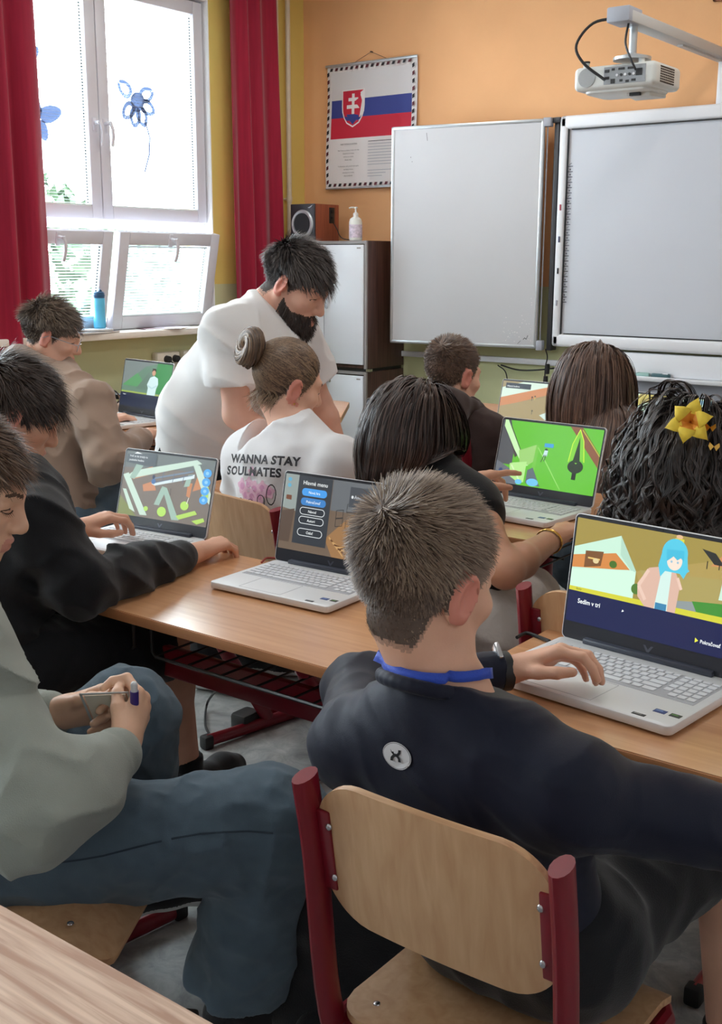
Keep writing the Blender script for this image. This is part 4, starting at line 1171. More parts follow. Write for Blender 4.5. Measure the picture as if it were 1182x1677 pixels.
def scr_map(f):            # isometric school plan, washed
    f.rect(0, 0, 1, 1, E(116, 106, 98)); f.poly([(0, .74), (0, 1), (1, 1), (1, .82)], E(104, 112, 112)); f.poly([(0, .30), (.22, 0), (0, 0)], E(120, 128, 70))
    for p in ([(.10, .66), (.32, .80), (.36, .70), (.12, .56)], [(.24, .50), (.36, .58), (.40, .44), (.26, .40)], [(.80, .50), (.88, .55), (.90, .80), (.84, .82)], [(.74, .62), (.79, .62), (.78, .40), (.74, .42)]): f.poly(p, E(190, 128, 88))
    W = E(190, 214, 198); W2 = E(150, 178, 164)
    for p in ([(.06, .62), (.12, .70), (.80, .98), (.86, .93), (.12, .58)], [(.0, .62), (.06, .66), (.34, .04), (.26, .03)], [(.02, .40), (.06, .40), (.20, .06), (.13, .10)], [(.76, .92), (.84, .90), (1, .50), (1, .34), (.94, .42)]): f.poly(p, W)
    for p in ([(.08, .58), (.14, .57), (.22, .80), (.14, .82)], [(.46, .52), (.52, .50), (.70, .04), (.62, .03)], [(.40, .22), (.46, .22), (.52, .50), (.46, .50)], [(.70, .55), (.76, .57), (.78, .76), (.73, .74)]): f.poly(p, W2)
    f.poly([(.34, .53), (.38, .51), (.80, .70), (.80, .76)], E(205, 222, 224)); f.line([(.36, .62), (.78, .80)], .025, E(110, 130, 150), ASP); f.line([(.38, .56), (.78, .745)], .012, E(90, 104, 130), ASP)
    for u in (.45, .57, .68): f.line([(u, .60), (u + .01, .74)], .012, E(90, 104, 130), ASP)
    f.disc(.36, .57, .025, .04, E(70, 110, 160)); f.disc(.355, .64, .015, .03, E(40, 60, 90))
    for u, v, r_ in ((.50, .13, .05), (.74, .27, .045), (.32, .14, .025)): f.disc(u, v, r_, r_ * 1.5, E(170, 214, 92))
    f.line([(.76, .30), (.775, .40)], .012, E(230, 230, 220), ASP); f.line([(.565, .5), (.57, .40)], .012, E(60, 50, 50), ASP)
    for p in ([(.66, .10), (.86, .22), (.89, .17), (.70, .05)], [(.84, .06), (.96, .13), (.98, .08), (.90, .02)], [(.90, .56), (.97, .60), (.98, .44), (.91, .44)]): f.poly(p, E(170, 208, 92))
    for i in range(4): f.disc(.935, .80 - i * .135, .045, .065, E(74, 160, 222)); f.disc(.935, .80 - i * .135, .018, .026, E(140, 196, 232))
    f.poly([(.02, .82), (.02, .95), (.36, 1), (.36, .80), (.24, .79)], E(76, 86, 92)); f.text('Vráť sa do triedy na', .05, .91, .033, WHT(), ASP); f.text('poslednú hodinu', .05, .85, .033, WHT(), ASP); f.poly([(.10, .965), (.13, .995), (.19, .97)], WHT())
def scr_menu(f):           # classroom model with a dark menu panel
    f.rect(0, 0, 1, 1, E(108, 92, 78)); f.poly([(0, .55), (0, 1), (.20, 1), (.20, .5)], E(140, 150, 146)); f.rect(.44, .60, 1, 1, E(100, 104, 108)); f.poly([(.42, .22), (.66, .62), (1, .62), (1, 0), (.5, 0)], E(150, 112, 74))
    for i in range(7): f.poly([(.46 + i * .018, .26 - i * .028), (.60 + i * .012, .04 + i * .03), (.60 + i * .012, .02 + i * .03), (.455 + i * .018, .24 - i * .028)], E(96, 64, 40) if i % 2 else E(190, 150, 100))
    for i in range(5):
        u, v = .50 + .09 * (i % 3), .40 + .10 * (i // 2)
        f.line([(u, v), (u + .06, v + .02), (u + .06, v + .13), (u, v + .11), (u, v)], .008, E(50, 48, 48), ASP)
    f.rect(.60, .68, .92, .94, E(70, 74, 80)); f.text('Amosfera', .64, .79, .05, E(200, 204, 208), ASP); f.disc(.625, .81, .010, .02, E(210, 214, 216))
    f.poly([(.0, .1), (.10, .1), (.12, .55), (.0, .5)], E(86, 70, 60)); f.rect(.03, .66, .08, .72, E(110, 66, 44))
    f.rect(.13, .10, .44, 1.0, E(52, 56, 62)); f.text('Hlavné menu', .285, .885, .055, WHT(), ASP, align='CENTER')
    def pill(v, fillm, txt, out):
        w, h = .115, .05
        def rr(w, h): return [(.285 + sx_ * (w - h / ASP) + h / ASP * math.cos(t), v + h * math.sin(t)) for sx_, t0 in ((1, -90), (-1, 90)) for t in [math.radians(t0 + 22.5 * i) for i in range(9)]]
        f.poly(rr(w, h), out); f.poly(rr(w - .006, h - .009), fillm); f.text(txt, .285, v - .018, .036, WHT(), ASP, align='CENTER')
    pill(.79, E(70, 150, 222), 'Nová hra', E(70, 150, 222)); pill(.665, E(62, 124, 188), 'Pokračovať', E(62, 124, 188))
    for v, t_ in ((.54, 'Návod'), (.42, 'Autori'), (.26, 'Odísť')): pill(v, E(46, 50, 56), t_, E(205, 210, 212))
    for v in (.93, .85): f.disc(.05, v, .018, .026, E(90, 160, 190))
def scr_green(f):          # garden with a tree, a player and pale walls
    f.rect(0, 0, 1, 1, E(96, 186, 48)); f.poly([(0, .3), (0, 1), (.08, 1), (.16, .62), (.16, .3)], E(84, 86, 90)); f.poly([(0, 0), (0, .35), (.2, .2), (.24, 0)], E(104, 110, 118)); f.poly([(.05, .86), (.10, .9), (.24, .52), (.18, .42)], E(70, 60, 62))
    f.poly([(.02, 1), (.05, 1), (.22, .55), (.33, .32), (.28, .30), (.16, .55), (.02, .9)], E(196, 236, 176)); f.poly([(.21, .54), (.38, .66), (.38, .40), (.33, .33), (.24, .33)], E(150, 200, 110)); f.poly([(.38, .66), (.41, .65), (.40, .05), (.36, .05)], E(112, 190, 66))
    f.poly([(.14, .32), (.18, .34), (.31, .38), (.31, .05), (.24, .05), (.16, .12)], E(176, 226, 140)); f.line([(.16, .30), (.28, .04)], .02, E(216, 244, 190), ASP); f.line([(.40, .62), (.68, .02)], .014, E(150, 214, 110), ASP)
    f.poly([(.33, .05), (.33, .25), (.38, .30), (.48, .02), (.40, .02)], E(92, 104, 112)); f.disc(.40, .07, .06, .06, E(110, 190, 230)); f.disc(.26, .05, .035, .04, E(110, 190, 230))
    f.poly([(.68, 1), (.80, 1), (1, .62), (1, .42)], E(132, 82, 56)); f.line([(.80, .97), (1, .60)], .012, E(190, 200, 60), ASP)
    f.poly([(.77, .20), (.81, .20), (.81, .34), (.77, .34)], E(14, 18, 12)); f.disc(.79, .40, .075, .10, E(22, 40, 18), 24)
    f.poly([(.715, .46), (.73, .72), (.78, .95), (.83, .78), (.865, .48), (.83, .50), (.79, .44), (.75, .50)], E(120, 200, 50)); f.poly([(.755, .46), (.79, .86), (.825, .46)], E(26, 50, 20)); f.line([(.715, .46), (.73, .74), (.78, .97), (.83, .80), (.865, .48)], .012, E(214, 244, 70), ASP)
    f.rect(.46, .64, .55, .70, E(60, 150, 210)); f.disc(.485, .60, .014, .02, E(40, 50, 60)); f.poly([(.46, .50), (.50, .50), (.505, .59), (.47, .59)], E(190, 220, 220)); f.line([(.475, .52), (.45, .40)], .014, E(40, 50, 54), ASP); f.line([(.49, .52), (.48, .42)], .014, E(40, 50, 54), ASP)
    f.disc(.06, .2, .02, .03, E(50, 70, 110)); f.disc(.03, .13, .02, .03, E(50, 70, 110))
def scr_girl(f):           # blue-haired character in a pale pink coat, dialogue strip
    f.rect(0, 0, 1.11, 1, E(158, 140, 70)); f.poly([(.50, .30), (1.11, .62), (1.11, .95), (.42, .60)], E(172, 150, 84)); f.poly([(.44, .62), (.62, .30), (1.11, .30), (1.11, .70)], E(168, 154, 92))
    f.poly([(0, .72), (.30, .90), (.42, .60), (.42, .32), (.0, .32)], E(196, 232, 210)); f.poly([(.30, .90), (.31, .72), (.40, .58), (.42, .60)], E(176, 212, 192)); f.poly([(0, .52), (0, .64), (.28, .73), (.38, .60), (.30, .58)], E(206, 134, 70)); f.poly([(.08, .54), (.08, .70), (.20, .72), (.19, .58)], E(120, 80, 46)); f.rect(.10, .63, .18, .645, E(226, 190, 110)); f.poly([(0, .50), (.40, .60), (.42, .58), (.42, .31), (0, .31)], E(204, 238, 216)); f.disc(.27, .62, .025, .035, E(70, 110, 40)); f.disc(.155, .62, .02, .025, E(220, 200, 150))
    f.poly([(.60, .33), (.84, .30), (.80, .44), (.62, .40)], E(140, 150, 150)); f.poly([(.78, .44), (1.11, .50), (1.11, .28), (.84, .28)], E(66, 140, 54)); f.poly([(.93, .50), (1.11, .52), (1.11, .88), (.95, .84)], E(200, 232, 214)); f.poly([(.86, .78), (1.11, .82), (1.11, .92), (.94, .93)], E(200, 140, 90))
    f.poly([(.80, .92), (.88, .90), (.94, .80), (.88, .80)], E(40, 42, 40)); f.line([(.84, .82), (.84, .75)], .01, E(30, 30, 30), ASP); f.line([(.91, .82), (.91, .76)], .01, E(30, 30, 30), ASP)
    f.disc(.66, .985, .02, .02, E(220, 180, 140)); f.rect(.635, .90, .69, .97, E(214, 206, 60)); f.rect(.64, .83, .68, .90, E(40, 40, 40))
    f.poly([(0, .30), (1.11, .30), (1.11, .36), (0, .34)], E(206, 204, 60)); f.rect(0, 0, 1.11, .30, E(22, 30, 74))
    f.disc(.435, .44, .03, .05, E(80, 120, 50))
    f.poly([(.47, .30), (.69, .30), (.70, .56), (.66, .68), (.57, .69), (.50, .66), (.44, .50), (.45, .38), (.50, .30)], E(214, 178, 160)); f.poly([(.56, .30), (.64, .30), (.64, .67), (.58, .67)], E(206, 232, 224)); f.rect(.565, .30, .635, .36, E(60, 130, 170))
    f.line([(.50, .64), (.45, .48), (.50, .36)], .035, E(228, 196, 178), ASP); f.line([(.68, .62), (.71, .52)], .03, E(228, 196, 178), ASP)
    f.disc(.645, .83, .078, .135, E(84, 196, 222), 28); f.poly([(.570, .84), (.72, .84), (.735, .70), (.715, .62), (.69, .66), (.60, .66), (.575, .60), (.555, .70)], E(84, 196, 222)); f.poly([(.70, .76), (.745, .70), (.715, .66)], E(84, 196, 222))
    f.disc(.650, .765, .046, .085, E(242, 220, 204), 24); f.poly([(.595, .86), (.70, .87), (.705, .77), (.685, .80), (.665, .775), (.640, .805), (.620, .775), (.602, .75)], E(70, 184, 214)); f.disc(.632, .755, .007, .012, E(150, 190, 210), 8); f.disc(.670, .755, .007, .012, E(150, 190, 210), 8)
    f.text('Betty', .05, .315, .022, E(90, 90, 50), ASP); f.text('Sedím v tri', .07, .19, .045, WHT(), ASP, bold=.02); f.text('Pokračovať', .86, .09, .033, WHT(), ASP, bold=.02); f.poly([(.83, .085), (.83, .13), (.85, .107)], E(230, 230, 70))
    f.poly([(.365, .2), (.37, .225), (.38, .21)], WHT())
def scr_dark(f):           # dim desktop
    f.rect(0, 0, 1, 1, E(92, 106, 126, .8)); f.poly([(0, .2), (1, .5), (1, 1), (0, 1)], E(110, 124, 142, .8)); f.rect(0, 0, 1, .08, E(60, 74, 80, .8)); f.rect(.06, 0.01, .5, .07, E(120, 150, 140, .8))
    for i in range(6): f.rect(.06, .85 - i * .12, .12, .86 - i * .12, E(140, 150, 160, .8))
def scr_path(f):           # brick yard with orange walls
    f.rect(0, 0, 1, 1, E(150, 134, 96)); f.poly([(0, .55), (0, .85), (.30, 1), (.66, 1), (.66, .82)], E(206, 226, 210)); f.poly([(0, .40), (0, .62), (.70, .95), (.72, .78)], E(196, 130, 84)); f.poly([(0, 0), (0, .42), (1, .86), (1, .2), (.7, 0)], E(158, 140, 98)); f.poly([(.1, 0), (.5, .12), (1, .30), (1, 0)], E(120, 96, 70)); f.poly([(.60, .30), (.68, .36), (.80, .60), (.78, .30), (.7, .2)], E(200, 222, 214))
    for u, v in ((.46, .62), (.50, .64), (.49, .32)): f.disc(u, v + .06, .012, .02, E(40, 34, 30)); f.line([(u, v + .05), (u, v - .02)], .014, E(206, 190, 70) if u == .5 else E(44, 44, 40), ASP)
    for i in range(7): f.disc(.12 + i * .06, .06 + .015 * (i % 3), .02, .025, E(90, 82, 76))
    f.rect(.05, .84, .42, .96, E(40, 50, 62)); f.text('Hlavná budova', .07, .87, .04, WHT(), ASP)
def scr_task(f):           # bright map with a dark pop-up
    f.rect(0, 0, 1, 1, E(190, 176, 96)); f.poly([(0, .70), (.16, 1), (.55, 1), (1, .55), (1, 1), (0, 1)], E(206, 232, 204)); f.poly([(0, .56), (0, .68), (.50, .98), (.62, .94), (.12, .50)], E(210, 240, 214)); f.poly([(.22, .60), (.26, .56), (.66, .86), (.64, .94)], E(130, 176, 210)); f.poly([(.68, .86), (.78, .95), (1, .70), (1, .50)], E(214, 240, 214)); f.poly([(.74, .90), (.84, .98), (.90, .84), (.82, .78)], E(206, 130, 70)); f.poly([(.02, .52), (.16, .60), (.18, .40), (.06, .36)], E(214, 130, 60)); f.poly([(.88, .90), (1, .90), (1, .97), (.88, .98)], E(140, 190, 214)); f.poly([(0, 0), (0, .3), (.3, .3), (.5, 0)], E(160, 170, 80))
    f.rect(.40, .12, .70, .86, E(40, 48, 62)); f.text('Príbeh', .55, .68, .05, WHT(), ASP, align='CENTER'); f.text('Musíš sa vrátiť do triedy', .425, .55, .034, WHT(), ASP, squash=.75); f.text('včas', .425, .50, .034, WHT(), ASP)
    for v in (.42, .38, .34): f.rect(.43, v, .43 + (.18 if v != .38 else .10), v + .014, E(190, 196, 200))
    f.line([(.64, .74), (.68, .82)], .014, WHT(), ASP); f.line([(.68, .74), (.64, .82)], .014, WHT(), ASP)
place_laptop((-1.833, 2.060, .745), 2, .97, 12, 'laptop showing a dark game menu with blue and outlined buttons', scr_menu)
place_laptop((-2.454, 2.075, .745), 5, .94, 16, 'laptop showing a greyish school map with round blue icons', scr_map)
place_laptop((-.983, 1.965, .745), -6, 1.07, 8, 'laptop showing a blue-haired girl in a pink coat above a dialogue strip', scr_girl, .90)
place_laptop((-1.71, 2.90, .80), -4, .98, 15, 'laptop showing a bright green lawn with a single tree', scr_green)
place_laptop((-2.323, 3.04, .80), 3, .97, 15, 'laptop with a dim bluish screen beside the leaning teacher', scr_dark)
place_laptop((-2.50, 4.26, .75), -4, 1.0, 14, 'laptop showing a brick yard with orange walls', scr_path)
place_laptop((-1.86, 4.12, .75), -6, 1.02, 14, 'laptop showing a bright plan with a dark pop-up window', scr_task)
place_laptop((-4.150, 3.56, .77), -8, 1.10, 12, 'laptop by the window wall showing a man in white before green hills', scr_presenter)

# ================================================================ PEOPLE: sculpting kit
def Rm(yaw=0, pitch=0, roll=0):
    """columns = right, forward, up; yaw ccw, pitch nods down, roll tips to the right"""
    return np.array(Matrix.Rotation(math.radians(yaw), 3, 'Z') @ Matrix.Rotation(math.radians(-pitch), 3, 'X') @ Matrix.Rotation(math.radians(roll), 3, 'Y'))
def skin_mat(name, c, c2=None):
    m = mat(name, c, rough=.48, spec=.35, noise=.05, nscale=18, bump=.06, bscale=260, sss=.12)
    return m
def cloth_mat(name, c, rough=.85, sheen=.2, bump=.25, bscale=420, noise=.06, nscale=9, spec=.2):
    return mat(name, c, rough=rough, spec=spec, sheen=sheen, bump=bump, bscale=bscale, noise=noise, nscale=nscale)
def hair_mat(name, c, rough=.42, spec=.45):
    return mat(name, c, rough=rough, spec=spec, noise=.12, nscale=40)
M_lip = mat('lip_skin', srgb(206, 146, 130), rough=.4, sss=.1)
M_brow = mat('dark_brow', srgb(84, 62, 50), rough=.7)
M_eye = mat('eye_white', srgb(222, 218, 214), rough=.2)
M_iris = mat('iris_brown', srgb(52, 40, 34), rough=.15)
M_ear = mat('ear_skin', srgb(216, 140, 122), rough=.5, sss=.25)

class Head:
    def __init__(s, c, R, k=1.0): s.c = V3(c); s.R = np.array(R); s.k = k
    def W(s, p): return s.c + s.R @ (V3(p) * s.k)
    def L(s, P): return (P - s.c) @ s.R / s.k
    def sculpt(s, v, beard=0.0, jaw=1.0, nose=1.0, lips=1.0):
        k = s.k; R = s.R
        E_ = lambda c, r, kk=.012, op='u', Rl=None: v.ell(s.W(c), V3(r) * k, R if Rl is None else R @ Rl, kk * k, op)
        C_ = lambda a, b, ra, rb, kk=.010, op='u': v.cone(s.W(a), s.W(b), ra * k, rb * k, kk * k, op)
        E_((0, -.016, .036), (.0745, .096, .088), 0)
        E_((0, .030, -.022), (.063, .062, .080), .03)
        E_((0, .040, -.074), (.048 * jaw, .046, .040), .03)
        E_((0, .078, -.096), (.021 * jaw, .016, .017), .022)
        for x in (-1, 1):
            E_((x * .040, .060, -.020), (.026, .026, .022), .02)
            C_((x * .052, -.002, -.045), (x * .030, .058, -.098), .018, .016, .025)
            C_((x * .012, .089, .024), (x * .042, .074, .028), .010, .009, .018)
        C_((0, .085, .020), (0, .107 * (1 + .0 * nose), -.022), .009, .0115, .014)
        E_((0, .109 + .006 * (nose - 1), -.030), (.0125, .0125, .011), .010)
        for x in (-1, 1): E_((x * .012, .099, -.033), (.009, .011, .008), .006)
        for x in (-1, 1):
            E_((x * .032, .098, .003), (.019, .017, .012), .012, 's')
            E_((x * .031, .0745, .003), (.0145, .0145, .0135), .003)
            C_((x * .018, .086, .010), (x * .044, .078, .009), .0045, .0045, .006)          # upper lid
        E_((0, .084, -.062), (.026, .016, .020), .014)
        E_((0, .0985, -.0575), (.021, .0075, .0058 * lips), .005); E_((0, .0965, -.0685), (.019, .0078, .0068 * lips), .005)
        E_((0, .108, -.0632), (.019, .010, .0012), .003, 's')
        for x in (-1, 1):
            Rl = np.array(Euler((math.radians(-14), 0, math.radians(-x * 30))).to_matrix())
            E_((x * .0785, -.010, -.006), (.0085, .021, .035), .006, 'u', Rl)
            E_((x * .0885, -.004, -.002), (.0075, .013, .024), .004, 's', Rl)
            E_((x * .0770, .003, -.010), (.006, .007, .009), .004, 'u', Rl)
            E_((x * .0775, -.003, -.032), (.006, .008, .008), .006)
        if beard:
            E_((0, .062, -.092), (.05 * jaw, .046, .040), .02); E_((0, .080, -.112), (.030, .022, .020 + beard), .02)
    def paint(s, P, mi, scalp, sm=1, lip=2, brow=3, ear=None, beard=None, lash=None, stub=None):
        q = s.L(P); x = np.abs(q[:, 0]); y = q[:, 1]; z = q[:, 2]
        near = (np.linalg.norm(q, axis=1) < .16)
        qn = q + np.stack([0 * x, 0 * x, .0030 * vnoise(q[:, 0] * 320, q[:, 1] * 260, q[:, 2] * 260, 3)], 1)
        if stub is not None: mi[near & scalp(qn + V3((0, 0, .008)))] = stub
        mi[near & scalp(qn)] = sm
        mi[near & (y > .078) & (x < .0225 - (z + .063) ** 2 * 25) & (z < -.0515) & (z > -.0755)] = lip
        arch = .0235 + .006 * np.sin(np.clip((x - .010) / .04, 0, 1) * PI * .8)
        mi[near & (y > .055) & (x > .010) & (x < .050) & (np.abs(z - arch) < .0034)] = brow
        ly = .0045 - .35 * (x - .031) ** 2 * 60
        mi[near & (y > .062) & (x > .016) & (x < .047) & (np.abs(z - ly) < .0018)] = brow
        if ear is not None: mi[near & (x > .075) & (y < .016) & (y > -.034) & (z > -.045) & (z < .034)] = ear
        if beard is not None: mi[near & beard(q)] = brow
        return mi

def std_scalp(front=.078, nape=-.052, ear=.010):
    def f(q):
        x = np.abs(q[:, 0]); y = q[:, 1]; z = q[:, 2]
        lim = np.interp(y, [-.12, -.085, -.045, -.026, -.006, .018, .040, .056, .075, .1], [nape, nape, nape + .004, -.020, ear + .016, -.016, .018, .050, front, front + .01])
        burn = (y > .006) & (y < .024) & (x > .05)
        return (z > lim) & ~((x > .0765) & (y > -.034) & (z < .034) & (z > -.05))
    return f

HL, FL_ = .097, ((.042, .025, .020), (.046, .029, .021), (.043, .027, .020), (.034, .020, .018))
def hand(v, w, d, n, side, s=1.0, curls=((25, 30, 18),) * 4, spread=5, thumb=(42, 12, 20), r=1.0, kk=.004):
    """w wrist, d wrist->knuckles, n palm normal (out of the palm), side +1 left / -1 right"""
    Y = unit(d); Z = -unit(V3(n) - Y * (V3(n) @ Y)); X = np.cross(Y, Z); w = V3(w)
    T = lambda p: w + (X * p[0] * side + Y * p[1] + Z * p[2]) * s
    kn = ((.027, .092, .001), (.0085, .097, .004), (-.010, .092, .002), (-.027, .083, -.002))
    for i, kp in enumerate(kn):
        v.cone(T((kp[0] * .55, .012, 0)), T(kp), .0145 * s * r, .0112 * s * r, .012)
    v.cone(T((.004, .03, -.003)), T((0, .072, -.002)), .019 * s * r, .015 * s * r, .015)
    v.cone(T((0, -.03, 0)), T((0, .02, 0)), .0235 * s * r, .022 * s * r, .02, squash=(Z, 1.3))
    for i, kp in enumerate(kn):
        a = 0; p = V3(kp); sp = math.radians((1.2 - i) * spread) ; rr = (.0098, .0102, .0096, .0084)[i] * s * r
        for j in range(3):
            a += math.radians(curls[i][j])
            q = p + FL_[i][j] * V3((math.sin(sp) * math.cos(a), math.cos(sp) * math.cos(a), -math.sin(a)))
            v.cone(T(p), T(q), rr * (1 - .10 * j), rr * (.92 - .12 * j), kk if j else .007); p = q
    t0, t1, t2 = [math.radians(t) for t in thumb]
    p = V3((.018, .018, -.006)); dirs = [(math.sin(t0), math.cos(t0) * math.cos(.35), -.35), (math.sin(t0 - t1), math.cos(t0 - t1), -.35), (math.sin(t0 - t1 - t2), math.cos(t0 - t1 - t2), -.30)]
    for j, (dd, l, ra, rb) in enumerate(zip(dirs, (.042, .031, .026), (.0145, .0115, .0105), (.0118, .0105, .0085))):
        q = p + unit(dd) * l; v.cone(T(p), T(q), ra * s * r, rb * s * r, .010 if j == 0 else .005); p = q

def limb(v, pts, rs, k=.02): return v.chain([V3(p) for p in pts], rs, k)
def lerp(a, b, t): return V3(a) * (1 - t) + V3(b) * t

# ---------------------------------------------------------------- hair made of strands
def roots(head, n, body, seed=0, keep=None, slot=1):
    """points and normals (head space) on the part of the body's skin that carries hair"""
    g = np.random.default_rng(seed); me = body.data; F = len(me.polygons)
    mi = np.zeros(F, np.int32); me.polygons.foreach_get('material_index', mi)
    c = np.zeros(F * 3); me.polygons.foreach_get('center', c); c = c.reshape(-1, 3) + V3(body.parent.location)
    nn = np.zeros(F * 3); me.polygons.foreach_get('normal', nn); nn = nn.reshape(-1, 3)
    i = np.nonzero(mi == slot)[0]; i = i[np.linalg.norm(head.L(c[i]), axis=1) < .17]
    if keep is not None: i = i[keep(head.L(c[i]))]
    j = g.choice(i, n); p = head.L(c[j] + g.normal(size=(n, 3)) * .0015); d = nn[j] @ head.R
    out = p - V3((0, -.02, .03)); out /= np.linalg.norm(out, axis=1)[:, None]; d = d * .5 + out * .5
    return p, d / np.linalg.norm(d, axis=1)[:, None]
def ribbons(name, paths, nrm, width, mats, parent, tip=.25, origin=(0, 0, 0), seed=1):
    N_, S_, _ = paths.shape
    T = np.gradient(paths, axis=1); T /= np.linalg.norm(T, axis=2)[:, :, None] + 1e-9
    B = np.cross(T, nrm); B /= np.linalg.norm(B, axis=2)[:, :, None] + 1e-9
    t = np.linspace(0, 1, S_)[None, :, None]
    w = (np.asarray(width).reshape(-1, 1, 1) if np.ndim(width) else width) * (1 - (1 - tip) * t ** 2) * .5
    A = paths - B * w; C = paths + B * w; Mid = paths + nrm * w * .5
    P = np.stack([A, Mid, C], 2).reshape(-1, 3) - V3(origin)
    i = np.arange(N_)[:, None] * S_ * 3 + np.arange(S_ - 1)[None, :] * 3; i = i.ravel()
    F = np.concatenate([np.stack([i, i + 1, i + 4, i + 3], 1), np.stack([i + 1, i + 2, i + 5, i + 4], 1)])
    g = np.random.default_rng(seed); k = g.integers(0, len(mats), N_)
    mi = np.concatenate([np.repeat(k, S_ - 1)] * 2)
    return link(name, fast_mesh(name, P, F, mi), mats, parent)
def grow(head, p, nn, d0, length, S_, grav=.0, coll=(), jit=.0, seed=0, pull=None):
    """p, nn, d0 in head space -> world paths and outward normals; coll = world ellipsoids (centre, radii, R)"""
    g = np.random.default_rng(seed); n = len(p); k = head.k
    P = head.c + (p * k) @ head.R.T; D = d0 @ head.R.T; Nn = nn @ head.R.T
    length = np.broadcast_to(np.asarray(length, float) * k, (n,)); st = (length / (S_ - 1))[:, None]
    out = [P]; no = [Nn]; off = g.random(n)[:, None]
    for i in range(S_ - 1):
        D = D + V3((0, 0, -1)) * grav * (st / .02) + g.normal(size=D.shape) * jit
        if pull is not None:      # gathers the fall of hair towards a line below the head: (offset, slope, strength)
            dz = np.clip(head.c[2] + .01 - P[:, 2], 0, 1)[:, None]; tgt = head.c + V3(pull[0]) + V3(pull[1]) * dz
            D = D + (tgt - P) * V3((1, 1, 0)) * pull[2] * np.clip(dz * 12, 0, 1) * (st / .02)
        D /= np.linalg.norm(D, axis=1)[:, None]
        Q = P + D * st; Nq = Nn.copy()
        for c, r, R, extra in coll:
            q = (Q - V3(c)) @ np.array(R); rr = V3(r) + extra * off
            m = np.linalg.norm(q / rr, axis=1)[:, None]; ins = (m < 1)[:, 0]
            if ins.any():
                nw = (q / rr ** 2) @ np.array(R).T; nw /= np.linalg.norm(nw, axis=1)[:, None] + 1e-9
                Q2 = V3(c) + (q / np.maximum(m, .2)) @ np.array(R).T
                Q = np.where(ins[:, None], Q2, Q); Nq = np.where(ins[:, None], nw, Nq)
        D = (Q - P); D /= np.linalg.norm(D, axis=1)[:, None] + 1e-9
        P = Q; Nn = .6 * Nn + .4 * Nq; Nn /= np.linalg.norm(Nn, axis=1)[:, None] + 1e-9
        out.append(P); no.append(Nn)
    return np.stack(out, 1), np.stack(no, 1)
def clumps(paths, nrm, kids, spread, seed=0, tipc=.5, curl=0, loops=3.0):
    """children round every guide; curl winds the whole lock into a helix"""
    g = np.random.default_rng(seed); n, S_, _ = paths.shape
    t = np.linspace(0, 1, S_)[None, :, None]
    T = np.gradient(paths, axis=1); T /= np.linalg.norm(T, axis=2)[:, :, None] + 1e-9
    B = np.cross(T, nrm); B /= np.linalg.norm(B, axis=2)[:, :, None] + 1e-9
    if curl:
        ph = g.random((n, 1, 1)) * 2 * PI; lp = loops * (.7 + .6 * g.random((n, 1, 1))); sg = np.where(g.random((n, 1, 1)) < .5, -1, 1)
        a = ph + sg * 2 * PI * lp * t; amp = curl * np.clip((t - .17) * 2.4, 0, 1) * (.7 + .6 * g.random((n, 1, 1)))
        paths = paths + (B * np.cos(a) + nrm * (np.sin(a) + .6)) * amp
    oa = g.normal(size=(n, kids, 1, 1)) * spread; ob = np.abs(g.normal(size=(n, kids, 1, 1))) * spread * .6
    f = (1 - (1 - tipc) * t)[:, None]
    Q = paths[:, None] + B[:, None] * oa * f + nrm[:, None] * ob * f
    return Q.reshape(-1, S_, 3), np.repeat(nrm, kids, 0)
def short_hair(name, head, body, mats, parent, n=5000, whorl=(0, -.085, .085), top=.040, side=.012, lift=.45, width=.0022, seed=3, fwd=0.0, zsplit=(.0, .075), jit=.10, origin=(0, 0, 0), S_=5, grav=.02, fringe=0.0, keep=None):
    p, nn = roots(head, n, body, seed, keep); g = np.random.default_rng(seed + 1)
    fl = p - V3(whorl) + V3((0, fwd, 0)); fl = fl - nn * (fl * nn).sum(1)[:, None]; fl /= np.linalg.norm(fl, axis=1)[:, None] + 1e-6
    h = np.interp(p[:, 2], [zsplit[0], zsplit[1]], [0, 1])
    L_ = (side + (top - side) * h) * (.75 + .5 * g.random(len(p)))
    if fringe: L_ = L_ * (1 + fringe * np.clip((p[:, 1] - .01) / .06, 0, 1))
    clump = vnoise(p[:, 0] * 70, p[:, 1] * 70, p[:, 2] * 70, seed)[:, None]; c2 = vnoise(p[:, 0] * 70 + 9, p[:, 1] * 70, p[:, 2] * 70, seed + 1)[:, None]
    side_ = np.cross(nn, fl)
    li = lift * (.35 + .65 * h)[:, None] * (1 + .35 * clump)
    d = fl * (1 - li) + nn * li + side_ * c2 * .30 + g.normal(size=p.shape) * jit
    d /= np.linalg.norm(d, axis=1)[:, None]
    paths, no = grow(head, p - nn * .002, nn, d, L_, S_, grav=grav, coll=[(head.W((0, -.016, .036)), V3((.0745, .096, .088)) * head.k, head.R, .004)], jit=jit * .5, seed=seed)
    return ribbons(name, paths, no, width * (.7 + .6 * g.random(len(p))), mats, parent, tip=.2, origin=origin, seed=seed)

